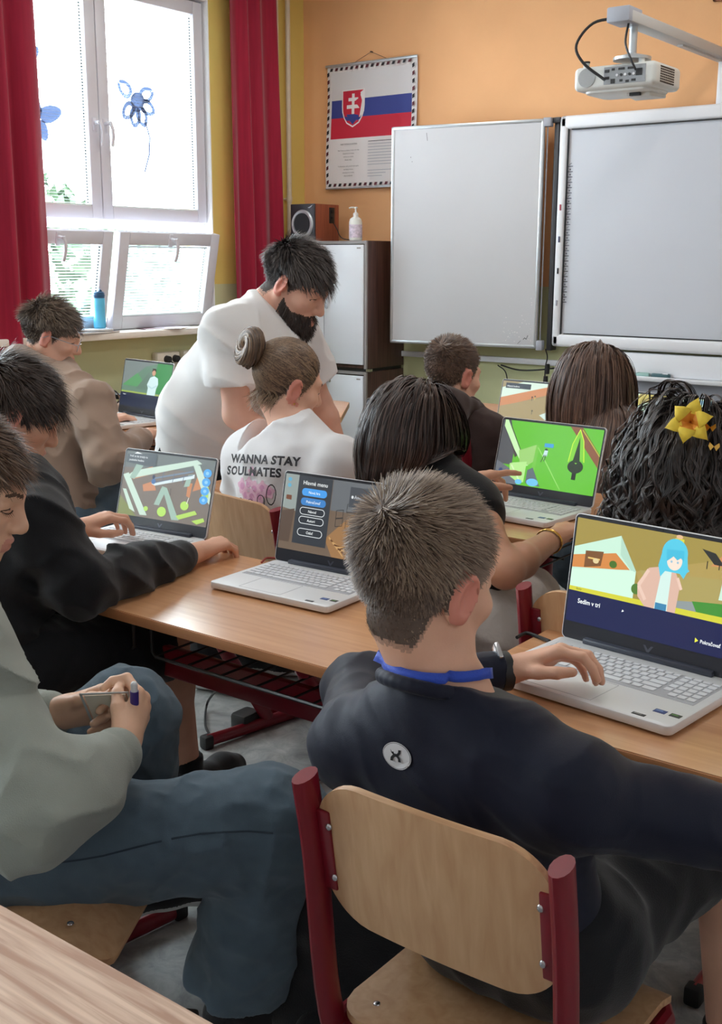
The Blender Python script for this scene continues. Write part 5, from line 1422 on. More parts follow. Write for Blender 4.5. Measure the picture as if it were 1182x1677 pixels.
# ---------------------------------------------------------------- body
def up_to(a, b, t): return lerp(a, b, t)
class Person:
    """joints are world points; sizes follow k"""
    def __init__(s, loc, label, k=1.0):
        s.loc = V3(loc); s.root = empty('person', tuple(loc), 0, label, 'person'); s.k = k
    def fin(s, name, vol, mats, smooth=1, paint=None): return sculpt(name, vol, mats, s.root, smooth, paint, s.loc)
    def torso(s, v, J, grow_=0.0, depth=1.5, k=.05, top=True, w=(.150, .128, .160, .150), belly=0):
        """pelvis -> waist -> chest -> shoulder line; w = half widths at pelvis, waist, chest, shoulders"""
        K = s.k; F = V3(J['fwd']); F = unit(F); pts = [V3(J[n]) for n in ('pelvis', 'waist', 'chest')]
        g = grow_
        for a, b, ra, rb in ((0, 1, w[0], w[1]), (1, 2, w[1], w[2])):
            v.cone(pts[a], pts[b], ra * K + g, rb * K + g, k, squash=(F, depth))
        if belly: v.ell(pts[1] + F * .05, V3((.14, .12, .15)) * K * belly, None, .06)
        sl, sr = V3(J['shL']), V3(J['shR']); nb = V3(J['neck'])
        v.cone(sl, sr, .058 * K + g, .058 * K + g, .05)
        v.cone(lerp(sl, sr, .5), pts[2], .105 * K + g, w[2] * K * .95 + g, .06, squash=(F, depth))
        for q in (sl, sr): v.cone(lerp(nb, q, .12), lerp(nb, q, .92), .050 * K + g, .045 * K + g, .05)
        return v
    def neck(s, v, head, J, r=.052):
        K = s.k
        v.cone(head.W((0, -.022, -.045)), J['neck'], r * K, r * K * 1.08, .03)
        for q in ('shL', 'shR'): v.cone(lerp(head.W((0, -.03, -.06)), J['neck'], .95), lerp(J['neck'], J[q], .5), .038 * K, .028 * K, .04)
        v.cone(J['neck'], J['chest'], .050 * K, .085 * K, .05, squash=(unit(J['fwd']), 1.6))
        v.cone(J['chest'], J['pelvis'], .085 * K, .10 * K, .05, squash=(unit(J['fwd']), 1.6))
        v.cone(lerp(J['shL'], J['shR'], .1), lerp(J['shL'], J['shR'], .9), .042 * K, .042 * K, .04)
    def arm(s, v, J, side, r=(.044, .037, .037, .025), k=.02):
        K = s.k; a, b, c = V3(J['sh' + side]), V3(J['el' + side]), V3(J['wr' + side])
        limb(v, [a, lerp(a, b, .35), b], [r[0] * K, (r[0] * .55 + r[1] * .5) * K, r[1] * K], k)
        limb(v, [b, lerp(b, c, .3), c], [r[1] * K, r[2] * K * 1.04, r[3] * K], k)
    def sleeve(s, v, J, side, end=1.0, r=(.060, .052, .050, .040), k=.03, flare=0.0):
        """cloth over an arm; end 1..2 counts upper arm then forearm"""
        K = s.k; a, b, c = V3(J['sh' + side]), V3(J['el' + side]), V3(J['wr' + side])
        if end <= 1: v.cone(a, lerp(a, b, end), r[0] * K, (r[1] + flare) * K, k, flat=1); return
        v.cone(a, b, r[0] * K, r[1] * K, k)
        v.cone(b, lerp(b, c, .35), r[1] * K, r[2] * K, k)
        v.cone(lerp(b, c, .35), lerp(b, c, end - 1), r[2] * K, r[3] * K, k, flat=1)
    def leg(s, v, J, side, r=(.074, .056, .052, .034), k=.03, foot=True):
        K = s.k; a, b, c = V3(J['hip' + side]), V3(J['kn' + side]), V3(J['an' + side])
        limb(v, [a, b], [r[0] * K, r[1] * K], k); limb(v, [b, lerp(b, c, .3), c], [r[1] * K * .95, r[2] * K, r[3] * K], k)
        if foot: f = V3(J['toe' + side]); limb(v, [c - V3((0, 0, .03)), f], [.036 * K, .03 * K], .02)
    def shoe(s, J, side, m, sole, name='shoe', h=.0045):
        K = s.k; c = V3(J['an' + side]); f = V3(J['toe' + side]); d = unit((f - c) * V3((1, 1, 0))); z0 = min(f[2], c[2]) - .045
        heel = V3((c[0], c[1], 0)) - d * .05; toe = heel + d * .27 * K; lo = np.minimum(heel, toe) - .08; hi = np.maximum(heel, toe) + .08
        lo[2] = -.02; hi[2] = .22; zb = max(0.0, c[2] - .10)
        v = Vol(lo + V3((0, 0, zb)), hi + V3((0, 0, zb)), h); Z = V3((0, 0, zb))
        v.chain([heel + d * .02 + V3((0, 0, .042)) + Z, heel + d * .12 + V3((0, 0, .05)) + Z, heel + d * .20 * K + V3((0, 0, .042)) + Z, toe - d * .02 + V3((0, 0, .036)) + Z], [.040, .042, .044, .034], .03)
        v.cone(heel + d * .045 + V3((0, 0, .06)) + Z, V3((c[0], c[1], zb + .12)), .042, .042, .03, flat=1)
        v.cut(V3((0, 0, zb + .004)), (0, 0, -1))
        def pt(P): return (P[:, 2] < zb + .026).astype(np.int32)
        return s.fin(name, v, [m, sole], 1, pt)
    def stick(s, name, vol, mats, **kw): return s.fin(name, vol, mats, **kw)
def bounds(pts, m):
    P = np.array([V3(p) for p in pts]); return P.min(0) - m, P.max(0) + m
def ring_band(v, a, b, t, r, hw, k=.004):
    """a ribbed cuff or band round the segment a-b at t"""
    a, b = V3(a), V3(b); d = unit(b - a); c = lerp(a, b, t)
    v.cone(c - d * hw, c + d * hw, r, r, k)
M_sole = mat('white_shoe_sole', srgb(206, 206, 204), rough=.6)
M_shoe = cloth_mat('black_shoe', srgb(30, 30, 33), rough=.6)

def surface_frame(obj, q, r=.03):
    """nearest spot of a mesh to the world point q: position, normal"""
    me = obj.data; n = len(me.vertices); P = np.zeros(n * 3); me.vertices.foreach_get('co', P); P = P.reshape(-1, 3)
    o = obj
    while o is not None: P = P + V3(o.location); o = o.parent
    N_ = np.zeros(n * 3); me.vertices.foreach_get('normal', N_); N_ = N_.reshape(-1, 3)
    d = np.linalg.norm(P - V3(q), axis=1); i = d.argmin(); near = np.linalg.norm(P - P[i], axis=1) < r; near &= (N_ @ N_[i]) > .3
    return P[near].mean(0), unit(N_[near].mean(0)), P, N_
def drape(name, obj, q, up, polys_mats, parent, lift=.0015, dirn=None, sub=1):
    """flat print wrapped on a cloth mesh round the world point q; polygons in metres (right, up)"""
    c, n, P, N_ = surface_frame(obj, q)
    if dirn is not None: n = unit(dirn)
    U = unit(V3(up) - n * (V3(up) @ n)); X = np.cross(U, n)
    rel = P - c; x = rel @ X; y = rel @ U; h = rel @ n; ok = (N_ @ n > .15) & (np.abs(h) < .12)
    x = x[ok]; y = y[ok]; h = h[ok]
    V = []; F = []; M = []; mats = []
    for li, (pl, m) in enumerate(polys_mats):
        if m not in mats: mats.append(m)
        k = len(V)
        for a, b_ in pl:
            w = 1 / ((x - a) ** 2 + (y - b_) ** 2 + 2e-5) ** 2; hh = (w * h).sum() / w.sum()
            V.append(c + X * a + U * b_ + n * (hh + lift + .00015 * li))
        F.append(list(range(k, k + len(pl)))); M.append(mats.index(m))
    me = bpy.data.meshes.new(name); 
    off = V3((0, 0, 0)); o = parent
    while o is not None: off = off + V3(o.location); o = o.parent
    me.from_pydata([tuple(v - off) for v in V], [], F); me.update()
    for m in mats: me.materials.append(m)
    me.polygons.foreach_set('material_index', M)
    return link(name, me, None, parent)
def text_polys(txt, h, x=0, y=0, bold=.0, m=None, align='LEFT', squash=1.0):
    me = text_mesh(txt, h / .72, bold * h, align, squash); o = [([(x + me.vertices[i].co.x, y + me.vertices[i].co.y) for i in p.vertices], m) for p in me.polygons]
    bpy.data.meshes.remove(me); return o

def stubble(a, b):
    ca, cb = (m.node_tree.nodes['Principled BSDF'].inputs['Base Color'].default_value for m in (a, b))
    return mat('stubble_skin', tuple(.55 * x + .45 * y for x, y in zip(ca, cb)), rough=.6, noise=.2, nscale=300)
def build_person(loc, label, k, hd, J, skin, hairbase, arms, hands, shirt=None, trousers=None, scalp=None, h=.005, hs=.006, ear=None, beard=0, jaw=1.0, beard_fn=None, feet=True, legs='LR', wr=(.005, (13, 13, 18)), neck_r=.050, w=(.150, .130, .158, .15), depth=1.5, belly=0, hoodie=None, shoes=None, sh_grow=.012, neck_cut=.03, nose=1.0, hem=-.06, sleeve_r=(.060, .052, .050, .040), leg_r=(.092, .078, .070, .060), leg_end=.97):
    p = Person(loc, label, k); scalp = scalp or std_scalp()
    pts = [J['pelvis'], hd.W((0, 0, .15)), hd.W((0, .12, -.12)), hd.W((0, -.12, 0))] + [J[a + s_] for s_ in 'LR' for a in ('sh', 'el', 'wr')] + [V3(hh[1]) + unit(hh[2]) * .2 for hh in hands]
    if trousers and trousers[1] <= 1: pts += [J[a + s_] for s_ in legs for a in ('kn', 'an', 'toe')]
    v = Vol(*bounds(pts, .10), h)
    p.neck(v, hd, J, neck_r); hd.sculpt(v, beard=beard, jaw=jaw, nose=nose)
    if trousers and trousers[1] <= 1:
        for s_ in legs: p.leg(v, J, s_)
    for s_ in arms: p.arm(v, J, s_)
    for side, wpos, d, n, cur, sp, th in hands: hand(v, wpos, d, n, side, .98 * k, cur, sp, th)
    def paint(P): return hd.paint(P, np.zeros(len(P), np.int32), scalp, ear=4, beard=beard_fn, stub=5)
    me_ = skin_mat('ear_tone', ear) if ear else M_ear
    p.body = p.fin('body', v, [skin, hairbase, M_lip, M_brow, me_, stubble(skin, hairbase)], 1, paint)
    if shirt:
        m, end = shirt
        v = Vol(*bounds([J['pelvis'], J['neck']] + [J[a + s_] for s_ in 'LR' for a in ('sh', 'el', 'wr')], .17), hs)
        p.torso(v, J, sh_grow, depth, w=w, belly=belly)
        for s_ in 'LR':
            if end > 0: p.sleeve(v, J, s_, end, sleeve_r)
        ax = unit(hd.W((0, -.02, -.05)) - V3(J['neck']))
        v.cut(V3(J['neck']) + ax * neck_cut, ax, V3(J['neck']) - .12 * k, V3(J['neck']) + .13 * k)
        sp = unit(V3(J['pelvis']) - V3(J['waist'])); v.cut(V3(J['pelvis']) - sp * hem, sp, V3(J['pelvis']) - .22, V3(J['pelvis']) + .22)
        if wr:
            wl_, wr_ = V3(J['wrL']), V3(J['wrR'])
            v.wrinkle(wr[0], wr[1], int(abs(loc[0]) * 31) % 50, True, Rm(int(abs(loc[1]) * 50) % 70, 20, 30), mask=(lambda P: np.clip((np.minimum(np.linalg.norm(P - wl_, axis=1), np.linalg.norm(P - wr_, axis=1)) - .07) / .10, .12, 1)) if end > 1 else None)
        if end > 1:
            for s_ in 'LR':      # cuffs
                ring_band(v, J['el' + s_], J['wr' + s_], end - 1 - .04, sleeve_r[3] * k * .95, .016)
        p.shirt = p.fin('shirt' if not hoodie else 'hoodie', v, [m])
        if hoodie:
            v = Vol(*bounds([J['neck']], .24 * k), hs); n_ = V3(J['neck']); F = unit(J['fwd']); X = unit(np.cross(F, (0, 0, 1)))
            for i in range(14):
                a = 2 * PI * i / 14; b_ = 2 * PI * (i + 1) / 14
                q = lambda t: n_ + ax * (.018 + .030 * -math.sin(t)) * k + X * (.082 * math.cos(t)) * k + F * ((.080 * math.sin(t)) - .012) * k
                r_ = lambda t: (.030 + .012 * max(0, -math.sin(t))) * k
                v.cone(q(a), q(b_), r_(a), r_(b_), .015)
            v.ell(n_ - F * .112 * k - ax * .020 * k, V3((.118, .065, .105)) * k, np.stack([X, F, np.cross(X, F)], 1), .05)
            v.wrinkle(.004, (9, 9, 9), 5)
            hood = p.fin('hood', v, [m]); hood.parent = p.shirt; hood.location = (0, 0, 0)
    if trousers:
        pts = [J['pelvis']] + [J[a + s_] for s_ in legs for a in ('hip', 'kn', 'an')]
        m, end = trousers; v = Vol(*bounds(pts, .16), hs); X = unit(np.cross(unit(J['fwd']), (0, 0, 1)))
        v.cone(V3(J['pelvis']) - X * .06 * k, V3(J['pelvis']) + X * .06 * k, .112 * k, .112 * k, 0)
        for s_ in legs:
            a, b_, c = V3(J['hip' + s_]), V3(J['kn' + s_]), V3(J['an' + s_])
            if end <= 1: v.cone(a, lerp(a, b_, end), leg_r[0] * k, leg_r[1] * k, .03, flat=1)
            else:
                v.cone(a, b_, leg_r[0] * k, leg_r[1] * k, .03); v.cone(b_, lerp(b_, c, end - 1), leg_r[2] * k, leg_r[3] * k, .03, flat=1)
        v.wrinkle(.0075, (10, 10, 12), 12, True, Rm(30, 30, 0)); v.wrinkle(.0025, (26, 26, 30), 5, True, Rm(10, 40, 0))
        p.trousers = p.fin('trousers' if end > 1 else 'shorts', v, [m])
    if shoes:
        for s_ in legs: p.shoe(J, s_, shoes[0], shoes[1], 'shoe', .007)
    return p
REST = ((22, 30, 15), (24, 32, 16), (26, 32, 16), (26, 30, 15))
FIST = ((70, 80, 40), (75, 85, 45), (78, 88, 45), (80, 88, 45))
SKIN_A = skin_mat('fair_skin', srgb(226, 176, 152)); SKIN_B = skin_mat('warm_skin', srgb(212, 160, 134)); SKIN_C = skin_mat('tan_skin', srgb(200, 148, 120))
DENIM = cloth_mat('blue_denim', srgb(84, 102, 116), rough=.85, bump=.35, bscale=900, noise=.14, nscale=14)
M_gold = mat('gold_metal', srgb(226, 176, 92), rough=.25, metal=1.0)

# ---------------------------------------------------------------- boy in the navy top, seen from behind
def front_boy():
    p = Person((-.742, 1.36, .0), 'boy with short light brown hair in a tight navy top with a white round emblem')
    SK = skin_mat('front_boy_skin', srgb(222, 172, 146)); HB = hair_mat('front_boy_scalp', srgb(92, 76, 66), .6)
    hd = Head((-0.834, 1.241, 1.072), Rm(-9, 14, 2), 1.06)
    J = dict(fwd=(.05, 1, 0), neck=(-0.792, 1.231, 0.923), shL=(-0.939, 1.239, 0.799), shR=(-0.602, 1.233, 0.828), chest=(-0.772, 1.279, 0.719), waist=(-.73, 1.27, .68), pelvis=(-.71, 1.33, .555),
             elL=(-1.10, 1.44, .79), wrL=(-0.933, 1.666, 0.792), elR=(-0.395, 1.421, 0.753), wrR=(-.30, 1.63, .785),
             hipL=(-.83, 1.37, .545), hipR=(-.645, 1.37, .545), knL=(-.88, 1.80, .56), knR=(-.58, 1.82, .555), anL=(-.88, 1.92, .10), anR=(-.57, 1.88, .10), toeL=(-.88, 2.06, .04), toeR=(-.55, 2.02, .04))
    sc = std_scalp(.08, -.080, .012)
    v = Vol(*bounds([J['pelvis'], J['elL'], J['wrR'], J['elR'], hd.W((0, 0, .14)), (-.66, 1.95, .79), J['neck'], J['toeL'], J['toeR'], J['anL']], .12), .0038)
    p.neck(v, hd, J, .052); hd.sculpt(v)
    for s_ in 'LR': p.arm(v, J, s_); p.leg(v, J, s_)
    hand(v, J['wrL'], V3((-0.831, 1.725, 0.818)) - V3(J['wrL']) + V3((0, 0, .025)), (.25, -.25, -1), 1, 1.02, ((30, 38, 20), (32, 42, 22), (34, 42, 22), (34, 38, 20)), 7, (30, 14, 20))
    hand(v, J['wrR'], (-.2, 1, .1), (0, 0, -1), -1, 1.0)
    def paint(P):
        mi = np.zeros(len(P), np.int32); return hd.paint(P, mi, sc, ear=4, stub=5)
    p.fin('body', v, [SK, HB, M_lip, M_brow, M_ear, stubble(SK, HB)], 1, paint)
    # tight shirt
    SH = cloth_mat('navy_stretch_shirt', srgb(22, 26, 44), rough=.55, sheen=.1, bump=.12, bscale=700)
    v = Vol(*bounds([J['pelvis'], J['shL'], J['elL'], J['wrL'], J['wrR'], J['elR'], J['neck']], .16), .0042)
    p.torso(v, J, .012, 1.5, w=(.140, .125, .155, .15))
    for s_ in 'LR': p.sleeve(v, J, s_, 1.93, (.060, .052, .048, .034))
    NP = V3(J['neck']) + V3((-.012, -.008, .012)); NN = unit((0, .30, .95)); v.cut(NP + NN * .004, NN, V3(J['neck']) - .12, V3(J['neck']) + .12); v.cone(NP + NN * .052, NP + NN * .12, .064, .064, .004, op='s')
    v.cut(V3(J['pelvis']) - V3((0, 0, .055)), (0, 0, -1))
    v.wrinkle(.0030, (7, 7, 26), 3, True, Rm(10, 0, 24)); v.wrinkle(.0022, (26, 12, 12), 8, True, Rm(0, 20, -30))
    shirt = p.fin('shirt', v, [SH])
    v = Vol(*bounds([J['neck']], .12), .003); n_ = NP; ax = NN; AX = unit(np.cross(NN, (1, 0, 0))) * -1
    ring = [n_ + V3((1, 0, 0)) * .069 * math.cos(t) + AX * .071 * math.sin(t) - ax * .002 for t in [2 * PI * i / 36 for i in range(37)]]; [v.cone(ring[i], ring[i + 1], .0095, .0095, .004) for i in range(36)]
    col = p.fin('collar', v, [SH]); col.parent = shirt; col.location = (0, 0, 0)
    # lanyard: flat blue ribbon lying round the neck
    LB = cloth_mat('blue_lanyard_ribbon', srgb(52, 82, 190), rough=.5); pts = []; BV = surface_frame([o for o in p.root.children if o.name.startswith('body')][0], n_)[2]; F = V3((.05, 1, 0)); X = V3((1, -.05, 0)); 
    for a in np.linspace(-192, 14, 40):
        t = math.radians(a); dr = X * math.cos(t) + F * math.sin(t); hh = .032 - .02 * max(0, math.sin(t)); rel = BV - n_ - ax * hh; rad = rel @ dr; ok = (np.abs(rel @ ax) < .010) & (rad > .02) & (np.linalg.norm(rel - ax * (rel @ ax)[:, None] - dr * rad[:, None], axis=1) < .012)
        pts.append(n_ + ax * hh + dr * ((rad[ok].max() if ok.any() else .068) + .0025))
    pts = np.array(pts); V = []; 
    for i, q in enumerate(pts):
        o = unit(q - n_ - ax * ((q - n_) @ ax)); V += [q + ax * .007, q - ax * .007 + o * .004]
    Fc = [(2 * i, 2 * i + 1, 2 * i + 3, 2 * i + 2) for i in range(len(pts) - 1)]
    o = link('lanyard', fast_mesh('lanyard', np.array(V) - p.loc, Fc), LB, p.root); md = o.modifiers.new('t', 'SOLIDIFY'); md.thickness = .0015
    # shorts and legs
    v = Vol(*bounds([J['pelvis'], J['knL'], J['knR']], .15), .006)
    v.cone(V3(J['pelvis']) - V3((.07, 0, 0)), V3(J['pelvis']) + V3((.07, 0, 0)), .115, .115, 0)
    for s_ in 'LR': v.cone(J['hip' + s_], lerp(J['hip' + s_], J['kn' + s_], .92), .098, .085, .03, flat=1)
    v.cut((0, 0, .466), (0, 0, -1), hi=V3((0, 1.56, 1))); v.wrinkle(.005, (14, 14, 14), 8)
    p.fin('shorts', v, [cloth_mat('black_sport_shorts', srgb(24, 26, 30), rough=.7)])
    for s_ in 'LR': p.shoe(J, s_, M_shoe, M_sole, 'shoe', .006)
    bd = [o for o in p.root.children if o.name.startswith('body')][0]
    hm = [hair_mat('ash_brown_hair', srgb(138, 116, 100)), hair_mat('ash_brown_hair_dark', srgb(110, 91, 79)), hair_mat('ash_brown_hair_light', srgb(166, 144, 124))]
    short_hair('hair', hd, bd, hm, p.root, n=11000, whorl=(-.012, -.078, .088), top=.030, side=.007, lift=.34, width=.0018, origin=p.loc, zsplit=(-.01, .085), fwd=.02, jit=.07)
    short_hair('nape_hair', hd, bd, hm[:2], p.root, n=6500, whorl=(-.012, -.078, .088), top=.014, side=.011, lift=.12, width=.0015, origin=p.loc, keep=lambda q: q[:, 2] < .0, seed=31, jit=.08)
    WE = mat('white_emblem_print', srgb(214, 214, 218), rough=.6); BE = mat('black_emblem_print', srgb(26, 26, 30), rough=.6)
    ov = lambda a, b_: [(a * math.cos(t), b_ * math.sin(t)) for t in [2 * PI * i / 32 for i in range(32)]]
    pl = [(ov(.0255, .0195), BE), (ov(.0247, .0187), WE), (ov(.0236, .0177), BE), (ov(.0229, .0171), WE)]
    for sg in (1, -1):      # two mirrored arcs that cross
        o_ = [(-.0100, .0085), (-.0088, .0035), (-.0045, -.0008), (0, -.0018), (.0045, -.0008), (.0088, .0035), (.0100, .0085)]
        i_ = [(-.0052, .0085), (-.0046, .0048), (-.0022, .0024), (0, .0018), (.0022, .0024), (.0046, .0048), (.0052, .0085)]
        tr = lambda q: (q[0] * .95 - .001, sg * q[1] * .95 + .001)
        for i in range(6): pl.append(([tr(q) for q in (o_[i], o_[i + 1], i_[i + 1], i_[i])][::sg], BE))
    drape('emblem', shirt, (-0.813, 1.170, 0.852), (-.12, 0, 1), pl, shirt)
    # watch on the left wrist
    a, b_ = V3(J['elL']), V3(J['wrL']); d = unit(b_ - a); c = b_ - d * .012
    mb = MB(); Q = Vector((0, 0, 1)).rotation_difference(Vector(d)).to_matrix().to_4x4()
    mb.lathe([(.033, -.010), (.0355, -.009), (.0355, .009), (.033, .010)], Matrix.Translation(Vector(c - p.loc)) @ Q, n=24); w_ = mb.build('watch', M_dark, p.root)
    mb = MB(); mb.box(Vector(c - p.loc) + Vector((-.006, -.012, .034)), (.034, .03, .010), rot=Q.to_3x3(), bevel=.004); mb.build('watch_case', M_steel, w_)
front_boy()

# ---------------------------------------------------------------- boy in the pale grey-green sweatshirt, turned sideways
def grey_boy():
    R = Rm(-50, 21, 0); hd = Head((-1.679, 1.089, 1.119), R, 1.04)
    J = dict(fwd=(.80, .60, 0), neck=(-1.706, 1.050, 0.961), chest=(-1.740, 1.008, 0.766), waist=(-1.718, 1.010, 0.622), pelvis=(-1.642, 1.040, 0.475),
             shR=(-1.571, 0.979, 0.894), elR=(-1.344, 0.961, 0.673), wrR=(-1.370, 1.156, 0.707), shL=(-1.870, 1.109, 0.788), elL=(-1.810, 1.159, 0.621), wrL=(-1.587, 1.195, 0.700),
             hipR=(-1.554, 1.048, 0.496), knR=(-1.229, 1.367, 0.525), anR=(-1.313, 1.358, 0.169), hipL=(-1.707, 1.125, 0.496), knL=(-1.609, 1.364, 0.626), anL=(-1.710, 1.456, 0.216),
             toeR=(-1.243, 1.430, 0.100), toeL=(-1.639, 1.582, 0.109))
    hands = [(-1, J['wrR'], V3((-1.402, 1.221, 0.747)) - V3(J['wrR']), V3((-.92, -.10, .12)), ((44, 62, 36), (54, 72, 40), (62, 78, 42), (68, 78, 42)), 3, (20, 18, 20)),
             (1, J['wrL'], V3((-1.499, 1.244, 0.727)) - V3(J['wrL']), V3((.62, -.78, -.15)), ((50, 40, 20), (60, 50, 25), (65, 55, 28), (70, 55, 28)), 3, (14, 4, 4))]
    p = build_person((J['pelvis'][0], J['pelvis'][1], 0), 'boy in a pale grey-green sweatshirt and blue jeans looking down at a card', 1.04, hd, J, skin_mat('boy_face_skin', srgb(226, 182, 154)), hair_mat('brown_scalp', srgb(78, 58, 46), .6),
        'LR', hands, (cloth_mat('grey_green_sweatshirt', srgb(152, 158, 150), bump=.3, bscale=500), 1.84), (DENIM, 1.93), std_scalp(.080, -.06, .012), h=.0034, hs=.0048, wr=(.013, (9, 9, 14)), sleeve_r=(.080, .078, .072, .046), w=(.150, .140, .15, .15), leg_r=(.105, .092, .088, .096), sh_grow=.02)
    hm = [hair_mat('mid_brown_hair', srgb(98, 74, 58)), hair_mat('mid_brown_hair_dark', srgb(74, 55, 44)), hair_mat('mid_brown_hair_light', srgb(128, 100, 78))]
    short_hair('hair', hd, p.body, hm, p.root, n=6500, whorl=(0, -.075, .09), top=.034, side=.008, lift=.36, width=.0019, origin=p.loc, zsplit=(.01, .075), fwd=.03, fringe=.7, seed=11)
    for s_ in 'LR': p.shoe(J, s_, M_shoe, M_sole)
    # eyelashes of the lowered eye
    mb = MB()
    for x in (-1, 1):
        pts = [Vector(hd.W((x * (.018 + .026 * t), .092 - .012 * t * t, -.001 - .004 * math.sin(t * PI))) - p.loc) for t in [i / 6 for i in range(7)]]
        mb.tube(pts, .0013, n=5)
        for q in pts[1:]: mb.tube([q, q + Vector(hd.R @ V3((x * .003, .007, -.004)))], [.0006, .0002], n=4, cap=False)
    mb.build('eyelashes', M_brow, p.root)
    SM = cloth_mat('dark_denim_seam', srgb(52, 64, 76)); pts = [(-.20 + .04 * i, -.012 * math.cos(i * .5) + .002 * i * .5) for i in range(10)]
    drape('trouser_seam', p.trousers, (-1.250, 1.156, 0.561), (0, 0, 1), [([(a[0], a[1] - .0016), (b_[0], b_[1] - .0016), (b_[0], b_[1] + .0016), (a[0], a[1] + .0016)], SM) for a, b_ in zip(pts, pts[1:])], p.trousers)
    return p
gb = grey_boy()
# plastic sleeve with a card, and a pen
c0 = V3((-1.453, 1.199, 0.741)); Rc = Matrix(np.stack([unit((.80, .60, .05)), unit((.35, -.50, .78)), unit(np.cross((.80, .60, .05), (.35, -.50, .78)))], 1).tolist())
root = empty('card', tuple(c0), 0, 'white card in a clear plastic sleeve held by the boy in the grey-green sweatshirt', 'card')
mb = MB(); mb.box((0, 0, 0), (.070, .094, .0012), rot=Rc); mb.build('paper', mat('card_paper', srgb(226, 218, 202), rough=.6), root)
mb = MB()
for sg in (-1, 1): mb.box(Rc @ Vector((sg * .040, 0, .0)), (.004, .108, .0016), rot=Rc)
mb.box(Rc @ Vector((0, .052, 0)), (.084, .004, .0016), rot=Rc); mb.build('plastic_sleeve', mat('clear_sleeve', srgb(196, 200, 200), rough=.2), root)
pa = V3((-1.389, 1.199, 0.751)); pb_ = V3((-1.386, 1.197, 0.781)); d = unit(pb_ - pa)
root = empty('pen', tuple(pa), 0, 'purple pen with a white end in the fist of the boy in the grey-green sweatshirt', 'pen')
mb = MB(); mb.cyl(-d * .03, d * .040, .0075, n=14); mb.build('barrel', mat('purple_plastic', srgb(62, 44, 128), rough=.3), root)
mb = MB(); mb.cyl(d * .040, d * .052, .006, n=12); mb.ball(d * .052, .006, n=6); mb.build('end_cap', M_wfr, root)
place_chair(-1.54, 1.08, -60, 'red-framed chair the boy in the grey-green sweatshirt sits on')

# ---------------------------------------------------------------- boy in the black sweatshirt and shorts
def black_boy():
    hd = Head((-2.254, 1.612, 1.146), Rm(-28, 26, 0), 1.03)
    J = dict(fwd=(.2, .95, 0), neck=(-2.210, 1.578, 0.997), chest=(-2.167, 1.517, 0.847), waist=(-2.148, 1.445, 0.722), pelvis=(-2.149, 1.396, 0.597),
             shR=(-2.008, 1.483, 0.937), elR=(-1.936, 1.526, 0.802), wrR=(-2.004, 1.955, 0.776), shL=(-2.338, 1.664, 0.915), elL=(-2.485, 1.771, 0.778), wrL=(-2.353, 1.852, 0.803),
             hipR=(-2.064, 1.402, 0.615), knR=(-1.961, 1.793, 0.586), anR=(-1.949, 1.844, 0.231), hipL=(-2.236, 1.423, 0.607), knL=(-2.181, 1.811, 0.558), anL=(-2.187, 1.838, 0.209), toeR=(-1.966, 1.954, 0.117), toeL=(-2.186, 1.941, 0.118))
    hands = [(-1, J['wrR'], V3((-2.007, 2.105, 0.770)) - V3(J['wrR']) + V3((0, 0, .018)), (.05, .1, -1), ((34, 46, 26), (36, 50, 28), (38, 52, 30), (40, 48, 26)), 4, (28, 14, 20)),
             (1, J['wrL'], V3((-2.310, 1.953, 0.815)) - V3(J['wrL']) + V3((0, 0, .02)), (-.1, -.1, -1), ((28, 40, 22), (30, 46, 24), (32, 46, 24), (30, 40, 22)), 6, (34, 16, 22))]
    p = build_person((J['pelvis'][0], J['pelvis'][1], 0), 'boy in a black sweatshirt and black shorts leaning over the map laptop', 1.02, hd, J, SKIN_B, hair_mat('black_scalp', srgb(42, 32, 30), .6),
        'LR', hands, (cloth_mat('black_sweatshirt', srgb(24, 25, 29), bump=.3, bscale=500), 1.86), (cloth_mat('black_denim_shorts', srgb(26, 28, 32), bump=.3), .98), std_scalp(.08, -.06, .012), h=.004, hs=.0055, wr=(.010, (10, 10, 16)), sleeve_r=(.068, .062, .058, .042), leg_r=(.100, .092, .08, .08), sh_grow=.016)
    hm = [hair_mat('dark_brown_hair', srgb(54, 42, 38)), hair_mat('dark_brown_hair_black', srgb(38, 30, 28)), hair_mat('dark_brown_hair_light', srgb(78, 62, 54))]
    short_hair('hair', hd, p.body, hm, p.root, n=6500, whorl=(0, -.07, .095), top=.056, side=.022, lift=.24, width=.0024, origin=p.loc, zsplit=(-.03, .05), fwd=.03, fringe=.3, seed=13, grav=.10, S_=7)
    v = Vol(*bounds([J['anR'], J['anL']], .12), .006)
    for s_ in 'LR': v.cone(V3(J['an' + s_]) + V3((0, 0, .045)), V3(J['an' + s_]) - V3((0, 0, .05)), .043, .04, 0, flat=1); v.cut(V3(J['an' + s_]) + V3((0, 0, .05)), (0, 0, 1), V3(J['an' + s_]) - .08, V3(J['an' + s_]) + .1)
    p.fin('socks', v, [cloth_mat('black_socks', srgb(22, 22, 24))])
    for s_ in 'LR': p.shoe(J, s_, M_shoe, M_sole)
black_boy()
place_chair(-2.00, 1.45, -8, 'red-framed chair the boy in the black sweatshirt sits on')

